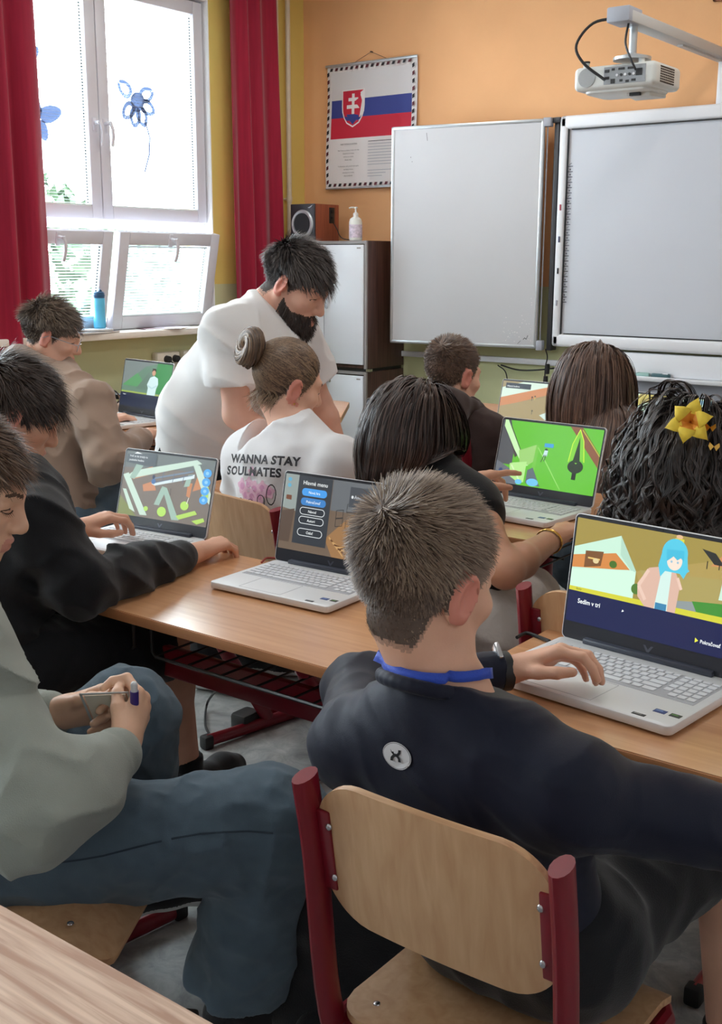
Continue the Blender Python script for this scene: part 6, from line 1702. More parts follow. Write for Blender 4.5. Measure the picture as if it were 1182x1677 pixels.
# ---------------------------------------------------------------- boy in the brown hoodie with glasses, by the window
def brown_boy():
    hd = Head((-3.816, 2.937, 1.200), Rm(-42, 20, 4), 1.12)
    J = dict(fwd=(.45, .85, 0), neck=(-3.815, 2.922, 1.052), chest=(-3.748, 2.885, 0.831), waist=(-3.705, 2.863, 0.637), pelvis=(-3.662, 2.849, 0.467),
             shR=(-3.523, 2.882, 0.944), elR=(-3.384, 2.826, 0.733), wrR=(-3.559, 3.207, 0.781), shL=(-4.006, 2.956, 0.956), elL=(-3.987, 3.125, 0.728), wrL=(-3.917, 3.261, 0.795),
             hipR=(-3.569, 2.821, 0.485), knR=(-3.580, 3.191, 0.550), anR=(-3.544, 3.194, 0.233), hipL=(-3.775, 2.892, 0.469), knL=(-3.830, 3.255, 0.536), anL=(-3.833, 3.293, 0.221), toeR=(-3.550, 3.304, 0.181), toeL=(-3.835, 3.402, 0.155))
    hands = [(-1, J['wrR'], V3((-3.619, 3.415, 0.766)) - V3(J['wrR']), (.05, .1, -1), REST, 4, (26, 14, 20)), (1, J['wrL'], V3((-3.896, 3.380, 0.795)) - V3(J['wrL']) + V3((0, 0, .02)), (-.1, -.1, -1), ((28, 40, 22), (30, 44, 24), (32, 44, 24), (30, 40, 22)), 6, (34, 16, 22))]
    hood_m = cloth_mat('mocha_hoodie', srgb(150, 126, 110), bump=.25, bscale=400)
    p = build_person((J['pelvis'][0], J['pelvis'][1], 0), 'boy with glasses in a brown hoodie at the window-side desk', 1.16, hd, J, SKIN_A, hair_mat('brown_scalp_b', srgb(70, 56, 48), .6),
        'LR', hands, (hood_m, 1.84), (DENIM, 1.95), std_scalp(.07, -.05, .012), h=.005, hs=.006, wr=(.013, (9, 9, 13)), sleeve_r=(.072, .068, .060, .044), hoodie=True, sh_grow=.02, w=(.165, .15, .165, .15), neck_cut=.02, hem=-.13)
    hm = [hair_mat('wavy_brown_hair', srgb(94, 78, 66)), hair_mat('wavy_brown_hair_dark', srgb(70, 57, 50)), hair_mat('wavy_brown_hair_light', srgb(130, 112, 96))]
    short_hair('hair', hd, p.body, hm, p.root, n=5000, whorl=(0, -.06, .10), top=.048, side=.007, lift=.34, width=.0030, origin=p.loc, zsplit=(.015, .06), fwd=.03, fringe=.0, seed=17, grav=.06, S_=7, jit=.14)
    mb = MB()
    for x in (-1, 1):
        c = hd.W((x * .033, .106, -.004)) - p.loc
        pts = [Vector(c + hd.R @ V3((.024 * math.cos(t) * 1.05, -.004 * x * math.cos(t) * 0, .020 * math.sin(t))) * hd.k) for t in [2 * PI * i / 20 for i in range(21)]]
        mb.tube(pts, .0013, n=5)
        mb.tube([Vector(hd.W(q) - p.loc) for q in ((x * .058, .104, .002), (x * .080, .075, .004), (x * .082, .0, .006), (x * .080, -.02, -.008))], .0017, n=5)
    mb.tube([Vector(hd.W(q) - p.loc) for q in ((-.009, .108, .0), (0, .112, .003), (.009, .108, .0))], .0013, n=5)
    g = mb.build('glasses', mat('pale_glasses_frame', srgb(196, 198, 204), rough=.25, metal=.5), p.root)
    mb = MB()
    for x in (-1, 1): mb.poly([tuple(hd.W((x * .033 + .023 * math.cos(t), .1058, -.004 + .019 * math.sin(t))) - p.loc) for t in [2 * PI * i / 20 for i in range(20)]])
    mb.build('lens', M_glass, g)
    for s_ in 'LR': p.shoe(J, s_, M_shoe, M_sole, 'shoe', .007)
brown_boy()
place_chair(-3.72, 2.78, -24, 'red-framed chair the boy in the brown hoodie sits on', 1.05)

# ---------------------------------------------------------------- bearded man in a white T-shirt leaning on the desk
def teacher():
    hd = Head((-2.427, 2.845, 1.424), Rm(-74, 32, 0), 1.10)
    J = dict(fwd=(.80, .25, -.55), neck=(-2.523, 2.797, 1.331), chest=(-2.568, 2.771, 1.175), waist=(-2.735, 2.754, 1.018), pelvis=(-2.797, 2.771, 0.834),
             shR=(-2.494, 2.609, 1.270), elR=(-2.466, 2.599, 1.023), wrR=(-2.410, 2.773, 0.848), shL=(-2.539, 2.986, 1.221), elL=(-2.516, 3.072, 1.008), wrL=(-2.462, 3.118, 0.843),
             hipR=(-2.717, 2.728, 0.784), hipL=(-2.858, 2.840, 0.785), knR=(-2.68, 2.72, .50), knL=(-2.72, 2.92, .50), anR=(-2.74, 2.70, .09), anL=(-2.80, 2.92, .09), toeR=(-2.56, 2.74, .045), toeL=(-2.62, 2.98, .045))
    sk = skin_mat('teacher_skin', srgb(224, 174, 152))
    hands = [(1, J['wrL'], V3((-2.465, 3.227, 0.781)) - V3(J['wrL']), (-.15, .1, -1), REST, 5, (36, 10, 14)), (-1, J['wrR'], (.4, .9, -.1), (0, 0, -1), REST, 4, (30, 10, 14))]
    bf = lambda q: (q[:, 1] > .012) & (q[:, 2] < np.interp(q[:, 1], [.01, .03, .05, .07, .085, .1], [-.030, -.050, -.060, -.056, -.054, -.046])) & (q[:, 2] > -.15) & ~((np.abs(q[:, 0]) < .02) & (q[:, 2] > -.077) & (q[:, 2] < -.0515) & (q[:, 1] > .07)) & ~((np.abs(q[:, 0]) > .02) & (q[:, 1] > .06) & (q[:, 2] > -.052)) & (q[:, 2] > np.interp(q[:, 1], [.0, .03, .045, .06, .08], [-.055, -.085, -.105, -.14, -.16]))
    p = build_person((-2.75, 2.82, 0), 'bearded man in a white T-shirt and black trousers leaning over the desk', 1.17, hd, J, sk, hair_mat('teacher_scalp', srgb(58, 48, 44), .6), 'LR', hands,
        (cloth_mat('white_tshirt', srgb(232, 230, 230), bump=.15, bscale=600, noise=.02), .62), (cloth_mat('black_jeans', srgb(24, 25, 30)), 1.97), std_scalp(.075, -.06, .004), h=.0046, hs=.006, beard=.012, beard_fn=bf,
        wr=(.010, (8, 8, 13)), sleeve_r=(.076, .082, .07, .06), w=(.150, .150, .165, .15), depth=1.25, belly=.95, neck_r=.056, neck_cut=.036, hem=-.0, leg_r=(.098, .080, .075, .065))
    hm = [hair_mat('near_black_hair', srgb(62, 54, 52)), hair_mat('near_black_hair_dark', srgb(42, 36, 36)), hair_mat('near_black_hair_light', srgb(96, 86, 82))]
    short_hair('hair', hd, p.body, hm, p.root, n=6500, whorl=(0, -.07, .09), top=.046, side=.009, lift=.24, width=.0026, origin=p.loc, zsplit=(.0, .06), fwd=.04, fringe=.5, seed=23, grav=.05, S_=6, jit=.05)
    # beard strands
    bm_ = [hair_mat('beard_brown', srgb(58, 42, 36)), hair_mat('beard_dark', srgb(44, 32, 28))]
    q, nn = roots(hd, 2600, p.body, 5, keep=lambda L_: L_[:, 2] < -.02, slot=3)
    d = nn * .55 + V3((0, .25, -.6)); d /= np.linalg.norm(d, axis=1)[:, None]
    g = np.random.default_rng(3); paths, no = grow(hd, q - nn * .001, nn, d, .012 + .014 * g.random(len(q)), 4, jit=.12, seed=4)
    ribbons('beard', paths, no, .0026, bm_, p.root, origin=p.loc)
    for s_ in 'LR': p.shoe(J, s_, M_shoe, M_sole, 'shoe', .007)
    # small plant print on the chest
    G = mat('grey_print', srgb(150, 146, 150), rough=.7); pl = []
    for i, (x, y, a) in enumerate(((0, .0, .4), (.004, .018, -.5), (.006, .034, .5), (-.004, -.016, -.6), (-.006, -.032, .3))):
        pl.append(([(x, y), (x + .016 * math.cos(a + 1.2), y + .016 * math.sin(a + 1.2)), (x + .006, y + .016)], G)); pl.append(([(x - .001, y - .018), (x + .001, y - .018), (x + .002, y + .002), (x, y + .002)], G))
    drape('print', p.shirt, (-2.485, 2.721, 1.140), (-.3, 0, 1), pl, p.shirt)
teacher()

# ---------------------------------------------------------------- girl with a bun, white T-shirt with a printed slogan
def long_hair(name, hd, body, mats, p, pull=None, keep=None, n=420, kids=10, length=.45, S_=26, part=0.0, width=.0034, spread=.006, seed=5, coll=(), curl=0, loops=3, grav=.5, lift=.25, back=.3, jit=.02, extra=.018, tip=.35, sway=(0, 0, 0)):
    q, nn = roots(hd, n, body, seed, keep); g = np.random.default_rng(seed)
    d = np.stack([np.where(q[:, 0] > part, 1, -1) * .85 * np.clip((q[:, 1] + .03) / .07, .12, 1), -back - 0 * q[:, 0], -.25 + 0 * q[:, 0]], 1) + V3(sway) + nn * lift
    d = d - nn * np.minimum((d * nn).sum(1), 0)[:, None]; d /= np.linalg.norm(d, axis=1)[:, None]
    L_ = length * (.82 + .25 * g.random(len(q))) + .0 * q[:, 2]
    cs = [(hd.W((0, -.016, .030)), V3((.079, .101, .093)) * hd.k, hd.R, extra), (hd.W((0, -.02, -.085)), V3((.060, .062, .09)) * hd.k, hd.R, extra)] + list(coll)
    paths, no = grow(hd, q, nn, d, L_, S_, grav=grav, coll=cs, jit=jit, seed=seed, pull=pull)
    paths, no = clumps(paths, no, kids, spread, seed, .6, curl, loops)
    return ribbons(name, paths, no, width, mats, p.root, tip=tip, origin=p.loc, seed=seed)
def torso_coll(J, k, F, pad=.01, w=.17):
    X = unit(np.cross(unit(F), (0, 0, 1))); R = np.stack([X, unit(F), (0, 0, 1)], 1)
    c = (V3(J['chest']) + lerp(J['shL'], J['shR'], .5)) / 2
    return [(c, V3((w * 1.12, .125, .17)) * k + pad, R, .012), (V3(J['shR']), V3((.075, .075, .075)) * k, np.eye(3), .01), (V3(J['shL']), V3((.075, .075, .075)) * k, np.eye(3), .01), (V3(J['waist']), V3((w, .12, .2)) * k + pad, R, .012)]

def bun_girl():
    hd = Head((-2.182, 2.515, 1.146), Rm(-24, 18, 8), 1.05)
    J = dict(fwd=(.25, 1, 0), neck=(-2.135, 2.486, 1.009), chest=(-2.159, 2.478, 0.858), waist=(-2.197, 2.511, 0.713), pelvis=(-2.184, 2.508, 0.576),
             shL=(-2.309, 2.484, 0.918), shR=(-1.965, 2.466, 0.933), elL=(-2.372, 2.525, 0.777), wrL=(-2.398, 2.759, 0.765), elR=(-1.965, 2.593, 0.835), wrR=(-2.093, 2.787, 0.819),
             hipL=(-2.255, 2.503, 0.565), hipR=(-2.093, 2.500, 0.574), knL=(-2.310, 2.744, 0.565), knR=(-2.123, 2.732, 0.567), anL=(-2.321, 2.770, 0.229), anR=(-2.133, 2.762, 0.240), toeL=(-2.367, 2.908, 0.158), toeR=(-2.159, 2.880, 0.179))
    hands = [(1, J['wrL'], (.5, .8, 0), (0, 0, -1), REST, 4, (30, 14, 20)), (-1, J['wrR'], (.0, 1, 0), (0, 0, -1), REST, 4, (30, 14, 20))]
    W_ = cloth_mat('white_cotton_tshirt', srgb(230, 228, 230), bump=.15, bscale=600, noise=.02)
    p = build_person((J['pelvis'][0], J['pelvis'][1], 0), 'girl with a brown hair bun and a black slogan on her white T-shirt', 1.05, hd, J, SKIN_A, hair_mat('bun_scalp', srgb(96, 76, 62), .5), 'LR', hands,
        (W_, .78), (cloth_mat('pale_patterned_trousers', srgb(206, 188, 194), noise=.3, nscale=40), 1.95), std_scalp(.08, -.066, .012), h=.0046, hs=.0055, wr=(.006, (11, 11, 15)), sh_grow=.020, sleeve_r=(.066, .072, .06, .05), neck_cut=.030, w=(.15, .14, .155, .15))
    hm = [hair_mat('bun_brown_hair', srgb(112, 88, 70)), hair_mat('bun_brown_hair_dark', srgb(84, 66, 54)), hair_mat('bun_brown_hair_light', srgb(142, 116, 92))]
    bc = V3((-.020, -.120, .062))
    q, nn = roots(hd, 2600, p.body, 4); d = bc - q; L_ = np.linalg.norm(d, axis=1); d = d / L_[:, None] + nn * .25; d /= np.linalg.norm(d, axis=1)[:, None]
    # combed towards the bun over the skull
    n_ = len(q); S_ = 9; P = hd.c + (q * hd.k) @ hd.R.T; out = []; no = []
    for i in range(S_):
        t = i / (S_ - 1); x = q * (1 - t) + bc * t; u = (x - V3((0, -.016, .036))) / V3((.0765, .0985, .0905)); m = np.linalg.norm(u, axis=1)[:, None]; x2 = np.where(m < 1.0, V3((0, -.016, .036)) + (x - V3((0, -.016, .036))) / np.maximum(m, .3), x)
        out.append(hd.c + (x2 * hd.k) @ hd.R.T); nv_ = u / np.linalg.norm(u, axis=1)[:, None]; no.append(nv_ @ hd.R.T)
    hair = ribbons('hair', np.stack(out, 1), np.stack(no, 1), .0034, hm, p.root, tip=.8, origin=p.loc)
    # the bun: a wound coil of locks
    g = np.random.default_rng(8); pa = []; na = []
    for i in range(420):
        ph = g.random() * 2 * PI; r0 = .024 + .012 * g.random(); tw = g.random() * 2 * PI; row = []; nr = []
        for j in range(16):
            a = ph + j * .32; tb = tw + j * .16; rr = .016 + .006 * g.random() * 0 + .008 * (i % 3) / 2
            c = V3((r0 * math.cos(a), 0, r0 * math.sin(a))); rad = unit(c)
            o = rad * math.cos(tb) * rr + V3((0, -1, 0)) * math.sin(tb) * rr
            row.append(hd.W(bc + V3((0, -.014, .0)) + (c + o) * 1.02)); nr.append(hd.R @ unit(o))
        pa.append(row); na.append(nr)
    bun = ribbons('bun', np.array(pa), np.array(na), .0042, hm, p.root, tip=.6, origin=p.loc); bun.parent = hair; bun.location = (0, 0, 0)
    mb = MB(); mb.tube([Vector(hd.W(bc + V3((.033 * math.cos(t), .012, .036 * math.sin(t)))) - p.loc) for t in [2 * PI * i / 20 for i in range(21)]], .0055, n=8); cl = mb.build('hair_tie', cloth_mat('black_hair_tie', srgb(24, 22, 24)), hair)
    # loose strands at the nape
    q, nn = roots(hd, 160, p.body, 6, keep=lambda L_: L_[:, 2] < -.03); paths, no = grow(hd, q, nn, np.tile(V3((0, -.5, -.8)), (len(q), 1)) + nn * .3, .045, 6, grav=.2, jit=.15, seed=3); ribbons('loose_strands', paths, no, .0016, [hm[2]], p.root, origin=p.loc).parent = hair
    [c for c in hair.children if c.name.startswith('loose')][0].location = (0, 0, 0)
    # slogan
    K = M_ink; PK = mat('pink_flower_print', srgb(232, 186, 208), rough=.7); PK2 = mat('rose_flower_print', srgb(214, 150, 186), rough=.7)
    pl = []
    for (x, y, r_) in ((-.075, -.055, .022), (-.045, -.050, .020), (-.02, -.062, .022), (.01, -.058, .020), (.035, -.068, .018), (-.06, -.08, .018), (-.03, -.085, .022), (.0, -.082, .02), (-.035, -.012, .013)):
        pl.append(([(x + r_ * math.cos(t) * (1 + .2 * math.sin(5 * t)), y + r_ * math.sin(t) * (1 + .2 * math.sin(5 * t))) for t in [2 * PI * i / 18 for i in range(18)]], PK)); pl.append(([(x + r_ * .5 * math.cos(t), y + r_ * .5 * math.sin(t)) for t in [2 * PI * i / 10 for i in range(10)]], PK2))
    pl += text_polys('WANNA STAY', .0245, -.120, .012, .055, K, squash=1.12); pl += text_polys('SOULMATES', .0245, -.122, -.024, .055, K, squash=1.09)
    def loop(cx, cy, rx, ry):
        for i in range(14):
            t0, t1 = 2 * PI * i / 14, 2 * PI * (i + 1) / 14
            pl.append(([(cx + rx * math.cos(t0), cy + ry * math.sin(t0)), (cx + rx * math.cos(t1), cy + ry * math.sin(t1)), (cx + rx * .82 * math.cos(t1), cy + ry * .88 * math.sin(t1)), (cx + rx * .82 * math.cos(t0), cy + ry * .88 * math.sin(t0))], K))
    loop(.062, -.075, .016, .030); loop(.03, -.095, .014, .018); loop(-.01, -.105, .014, .014); loop(-.05, -.105, .012, .016)
    drape('slogan_print', p.shirt, (-2.143, 2.378, 0.915), (0, 0, 1), pl, p.shirt, dirn=(.30, -1, .25))
    mb = MB(); mb.ball(Vector(hd.W((.078, .002, -.040)) - p.loc), .004, n=6); mb.build('earring', M_gold, p.root)
    for s_ in 'LR': p.shoe(J, s_, cloth_mat('pink_shoe', srgb(206, 160, 172)), M_sole, 'shoe', .008)
bun_girl()
r = place_chair(-2.14, 2.515, -10, 'beech plywood chair the girl with the bun sits on', 1.01)

# ---------------------------------------------------------------- girl in the black sleeveless top, long dark hair
def dark_girl():
    hd = Head((-1.571, 2.293, 1.087), Rm(-6, 12, -6), .99)
    J = dict(fwd=(.1, 1, 0), neck=(-1.523, 2.278, 0.993), chest=(-1.492, 2.286, 0.845), waist=(-1.445, 2.264, 0.732), pelvis=(-1.388, 2.226, 0.628),
             shL=(-1.687, 2.305, 0.890), shR=(-1.394, 2.278, 0.919), elR=(-1.241, 2.183, 0.808), wrR=(-1.284, 2.486, 0.816), elL=(-1.729, 2.472, 0.774), wrL=(-1.606, 2.577, 0.910),
             hipL=(-1.463, 2.241, 0.609), hipR=(-1.301, 2.195, 0.646), knL=(-1.579, 2.653, 0.558), knR=(-1.406, 2.592, 0.605), anL=(-1.580, 2.703, 0.276), anR=(-1.415, 2.655, 0.348), toeL=(-1.581, 2.815, 0.221), toeR=(-1.432, 2.818, 0.285))
    hands = [(-1, J['wrR'], V3((-1.288, 2.657, 0.838)) - V3(J['wrR']), (.1, .1, -1), ((20, 36, 20), (22, 40, 22), (24, 40, 22), (24, 36, 20)), 4, (28, 12, 18)),
             (1, J['wrL'], V3((-1.583, 2.674, 0.917)) - V3(J['wrL']), (.3, .3, -.9), ((4, 8, 5), (40, 40, 20), (60, 60, 30), (65, 60, 30)), 6, (44, 4, 8))]
    p = build_person((J['pelvis'][0], J['pelvis'][1], 0), 'girl with long straight dark brown hair in a black sleeveless top and pale trousers', 1.05, hd, J, SKIN_C, hair_mat('dark_scalp', srgb(48, 38, 34), .5), 'LR', hands,
        (cloth_mat('black_sleeveless_top', srgb(20, 20, 23), rough=.7), .16), (cloth_mat('off_white_joggers', srgb(208, 202, 196), bump=.4, bscale=90), 1.95), std_scalp(.08, -.04, .012), h=.0044, hs=.0055, wr=(.003, (6, 6, 8)), sleeve_r=(.052, .054, .05, .04), w=(.135, .122, .145, .15), sh_grow=.008, leg_r=(.092, .086, .078, .06))
    hm = [hair_mat('dark_chestnut_hair', srgb(62, 48, 44), .34), hair_mat('dark_chestnut_hair_deep', srgb(44, 35, 33), .34), hair_mat('dark_chestnut_hair_light', srgb(84, 66, 60), .36)]
    long_hair('hair', hd, p.body, hm, p, n=1500, kids=4, length=.45, pull=((-.045, -.085, .0), (-.34, -.12, 0), 4.5), part=.0, seed=6, coll=torso_coll(J, 1.05, J['fwd'], .0), grav=.45, spread=.004, width=.0026, sway=(-.22, 0, 0), back=.7, lift=.06, extra=.012, jit=.035)
    a, b_ = V3(J['elR']), V3(J['wrR']); c = lerp(a, b_, .93); d = unit(b_ - a); Q = Vector((0, 0, 1)).rotation_difference(Vector(d)).to_matrix().to_4x4()
    mb = MB(); T_ = Matrix.Translation(Vector(c - p.loc)) @ Q
    mb.tube([T_ @ Vector((.034 * math.cos(t), .032 * math.sin(t), .004 * math.sin(t))) for t in [2 * PI * i / 30 for i in range(31)]], .0045, n=8, flat=.5); mb.build('bracelet', M_gold, p.root)
    for s_ in 'LR': p.shoe(J, s_, cloth_mat('white_trainer', srgb(214, 212, 210)), M_sole, 'shoe', .008)
dark_girl()
place_chair(-1.50, 2.385, -4, 'red-framed chair the girl in the black sleeveless top sits on')

# ---------------------------------------------------------------- boy in the dark hoodie, third row
def dark_hoodie_boy():
    hd = Head((-2.274, 3.559, 1.083), Rm(-14, 12, 0), 1.10)
    J = dict(fwd=(.1, 1, 0), neck=(-2.250, 3.542, 0.957), chest=(-2.224, 3.532, 0.758), waist=(-2.192, 3.494, 0.629), pelvis=(-2.155, 3.455, 0.478), shL=(-2.407, 3.554, 0.872), shR=(-2.108, 3.551, 0.877), elL=(-2.433, 3.596, 0.726), wrL=(-2.479, 4.028, 0.785), elR=(-2.133, 3.700, 0.745), wrR=(-2.382, 4.014, 0.796),
             hipL=(-2.228, 3.485, 0.461), hipR=(-2.078, 3.437, 0.482), knL=(-2.315, 3.872, 0.473), knR=(-2.176, 3.852, 0.484), anL=(-2.321, 3.920, 0.203), anR=(-2.181, 3.902, 0.219), toeL=(-2.328, 4.033, 0.163), toeR=(-2.187, 4.016, 0.179))
    hands = [(1, J['wrL'], (.3, 1, 0), (0, 0, -1), REST, 4, (30, 14, 20)), (-1, J['wrR'], (-.1, 1, 0), (0, 0, -1), REST, 4, (30, 14, 20))]
    m = cloth_mat('dark_brown_hoodie', srgb(62, 48, 46), bump=.25, bscale=400)
    p = build_person((J['pelvis'][0], J['pelvis'][1], 0), 'boy with a short brown haircut in a dark brown hoodie in front of the whiteboard', 1.1, hd, J, SKIN_A, hair_mat('fade_scalp', srgb(98, 78, 66), .6), 'LR', hands, (m, 1.86), (DENIM, 1.95), std_scalp(.08, -.056, .012), h=.0052, hs=.0065, hoodie=True, sh_grow=.014, neck_cut=.02)
    hm = [hair_mat('short_brown_hair', srgb(92, 70, 58)), hair_mat('short_brown_hair_dark', srgb(72, 55, 46)), hair_mat('short_brown_hair_light', srgb(120, 94, 76))]
    short_hair('hair', hd, p.body, hm, p.root, n=5000, whorl=(.01, -.07, .095), top=.024, side=.005, lift=.35, width=.0028, origin=p.loc, zsplit=(.03, .085), fwd=.02, seed=29)
    for s_ in 'LR': p.shoe(J, s_, M_shoe, M_sole, 'shoe', .009)
dark_hoodie_boy()
place_chair(-2.30, 3.68, -6, 'beech plywood chair the boy in the dark brown hoodie sits on', 1.05)

# ---------------------------------------------------------------- girl with very long brown hair
def long_hair_girl():
    hd = Head((-1.701, 3.556, 1.080), Rm(-4, 12, 0), 1.10)
    J = dict(fwd=(.1, 1, 0), neck=(-1.662, 3.526, 0.958), chest=(-1.634, 3.511, 0.784), waist=(-1.602, 3.459, 0.649), pelvis=(-1.574, 3.416, 0.513), shL=(-1.824, 3.558, 0.869), shR=(-1.518, 3.510, 0.881), elL=(-1.853, 3.580, 0.704), wrL=(-1.850, 3.915, 0.746), elR=(-1.480, 3.617, 0.744), wrR=(-1.632, 3.892, 0.762),
             hipL=(-1.638, 3.431, 0.510), hipR=(-1.504, 3.406, 0.516), knL=(-1.707, 3.826, 0.498), knR=(-1.568, 3.806, 0.511), anL=(-1.706, 3.882, 0.236), anR=(-1.565, 3.865, 0.254), toeL=(-1.696, 4.006, 0.195), toeR=(-1.555, 3.990, 0.214))
    hands = [(1, J['wrL'], (.3, 1, 0), (0, 0, -1), REST, 4, (30, 14, 20)), (-1, J['wrR'], (-.1, 1, 0), (0, 0, -1), REST, 4, (30, 14, 20))]
    p = build_person((J['pelvis'][0], J['pelvis'][1], 0), 'girl with very long straight brown hair in a grey top facing the interactive whiteboard', 1.1, hd, J, SKIN_A, hair_mat('chestnut_scalp', srgb(84, 64, 56), .5), 'LR', hands, (cloth_mat('grey_knit_top', srgb(112, 108, 112), noise=.25, nscale=60), 1.85), (DENIM, 1.95), std_scalp(.08, -.04, .012), h=.0052, hs=.0065)
    hm = [hair_mat('chestnut_hair', srgb(98, 74, 64), .36), hair_mat('chestnut_hair_dark', srgb(74, 56, 50), .36), hair_mat('chestnut_hair_light', srgb(124, 98, 84), .38)]
    long_hair('hair', hd, p.body, hm, p, n=1500, kids=4, length=.50, pull=((.0, -.10, 0), (.02, -.2, 0), .8), part=-.005, seed=9, coll=torso_coll(J, 1.1, J['fwd'], .02), grav=.45, spread=.005, width=.0032, back=.7, lift=.06, extra=.016, jit=.03, S_=28)
    for s_ in 'LR': p.shoe(J, s_, M_shoe, M_sole, 'shoe', .009)
long_hair_girl()
place_chair(-1.72, 3.66, -5, 'beech plywood chair the girl with very long brown hair sits on', 1.05)

# ---------------------------------------------------------------- girl with dark curls and a yellow flower
def curly_girl():
    hd = Head((-0.914, 2.419, 1.043), Rm(-2, 10, 0), 1.06)
    J = dict(fwd=(.1, 1, 0), neck=(-0.889, 2.382, 0.936), chest=(-0.883, 2.380, 0.819), waist=(-0.862, 2.343, 0.719), pelvis=(-0.838, 2.303, 0.608), shL=(-1.028, 2.416, 0.880), shR=(-0.769, 2.359, 0.891), elL=(-1.056, 2.473, 0.700), wrL=(-1.062, 2.771, 0.726), elR=(-0.716, 2.464, 0.759), wrR=(-0.851, 2.748, 0.759),
             hipL=(-0.901, 2.339, 0.582), hipR=(-0.775, 2.277, 0.617), knL=(-0.970, 2.783, 0.517), knR=(-0.837, 2.736, 0.542), anL=(-0.965, 2.842, 0.258), anR=(-0.831, 2.800, 0.292), toeL=(-0.955, 2.965, 0.209), toeR=(-0.819, 2.924, 0.243))
    hands = [(1, J['wrL'], (.2, 1, 0), (0, 0, -1), REST, 4, (30, 14, 20)), (-1, J['wrR'], (-.1, 1, 0), (0, 0, -1), REST, 4, (30, 14, 20))]
    p = build_person((J['pelvis'][0], J['pelvis'][1], 0), 'girl with dark curly hair and a yellow flower clip in a white T-shirt', 1.05, hd, J, SKIN_B, hair_mat('black_curl_scalp', srgb(34, 27, 26), .5), 'LR', hands, (cloth_mat('plain_white_tshirt', srgb(228, 226, 224), bump=.15, bscale=600, noise=.02), .8), (cloth_mat('dark_trousers', srgb(40, 40, 46)), 1.95), std_scalp(.08, -.05, .012), h=.005, hs=.006, sleeve_r=(.064, .068, .055, .05))
    hm = [hair_mat('black_curls', srgb(42, 34, 33), .3, .6), hair_mat('black_curls_deep', srgb(28, 23, 23), .3, .6), hair_mat('black_curls_light', srgb(66, 55, 52), .32, .6)]
    long_hair('hair', hd, p.body, hm, p, keep=lambda L_: L_[:, 1] < .035, pull=((-.02, -.09, 0), (.10, -.10, 0), 1.6), n=900, kids=7, length=.30, part=.01, seed=12, coll=torso_coll(J, 1.05, J['fwd'], .0), grav=.55, spread=.0030, width=.0018, back=.75, extra=.030, S_=46, curl=.014, loops=3.6, jit=.05, lift=.0, tip=.5)
    # yellow lily clip and two little butterfly clips
    c = V3((-0.861, 2.265, 1.174)); root_ = empty('flower_clip', tuple(c - p.loc)); root_.parent = p.root
    Y = mat('yellow_silk_petal', srgb(240, 206, 66), rough=.6, noise=.12, nscale=40); O = mat('orange_throat', srgb(226, 140, 40), rough=.6)
    ax = unit((.25, -1, .25)); U = unit(V3((0, 0, 1)) - ax * ax[2]); X = np.cross(U, ax)
    V = []; F = []; M = []
    for i in range(6):
        a = 2 * PI * i / 6 + .3; dr = X * math.cos(a) + U * math.sin(a); sd = np.cross(ax, dr); k0 = len(V); ln = .052 if i % 2 else .046
        for t in [j / 6 for j in range(7)]:
            w_ = .019 * math.sin(PI * min(1, .12 + t * .9)) * (1 - .2 * t); r_ = ln * t; up = .030 * (1 - (1 - t) ** 2) - .022 * t * t * t
            for s_ in (-1, 0, 1): V.append(dr * r_ + sd * w_ * s_ + ax * (up + (.004 if s_ else 0)))
        for j in range(6):
            for s_ in (0, 1): F.append((k0 + j * 3 + s_, k0 + j * 3 + s_ + 1, k0 + j * 3 + s_ + 4, k0 + j * 3 + s_ + 3)); M.append(1 if j < 2 else 0)
    o = link('petals', fast_mesh('petals', np.array(V), F, np.array(M)), [Y, O], root_); md = o.modifiers.new('t', 'SOLIDIFY'); md.thickness = .0012
    for px in ((-0.824, 2.278, 1.166), (-0.809, 2.266, 1.129)):
        mb = MB(); q = Vector(V3(px) - p.loc)
        for sg in (-1, 1): mb.prism([(0, 0), (sg * .010, .008), (sg * .012, 0), (sg * .006, -.009)][::sg], 0, .0015, Matrix.Translation(q) @ Matrix.Rotation(PI / 2 - .3, 4, 'X'))
        mb.build('butterfly_clip', M_gold, p.root)
    for s_ in 'LR': p.shoe(J, s_, M_shoe, M_sole, 'shoe', .009)
curly_girl()
place_chair(-.90, 2.27, 0, 'red-framed chair the girl with dark curly hair sits on')

# ================================================================ FILL LAMPS (added on the ceiling, out of view, to lift shadows), BAGS, CABLES
M_fill_lamp_body = mat('fill_lamp_body', srgb(230, 230, 230), rough=.5)
for i, (x, y) in enumerate(((-3.9, 2.0), (-1.6, 2.0), (-3.9, 4.6), (-1.6, 4.6), (-3.9, -.6), (-1.6, -.6))):
    root = empty('ceiling_fill_lamp', (x, y, ZC), 0, 'added long white ceiling fill lamp above the %s' % ('front window-side tables', 'aisle before the interactive board', 'second window row', 'middle of the desks', 'back window row', 'back of the desks')[[2, 3, 0, 1, 4, 5][i]], 'lamp', 'added ceiling fill lamps')
    mb = MB(); mb.box((0, 0, -.03), (.2, 1.3, .06), bevel=.01); mb.build('housing', M_fill_lamp_body, root)
    la = bpy.data.lights.new('fill_light', 'AREA'); la.shape = 'RECTANGLE'; la.size = .18; la.size_y = 1.26; la.energy = FILL_LAMP_W * (1.6, 1.0, 1.6, 1.0, .3, .3)[[2, 1, 0, 3, 4, 5][i]] if y > 0 else FILL_LAMP_W * .2; la.color = (1, .97, .94)
    lo = bpy.data.objects.new('fill_light', la); COL.objects.link(lo); lo.parent = root; lo.location = (0, 0, -.065)
M_bag = cloth_mat('black_nylon', srgb(24, 25, 29), rough=.7, bump=.3, bscale=300)
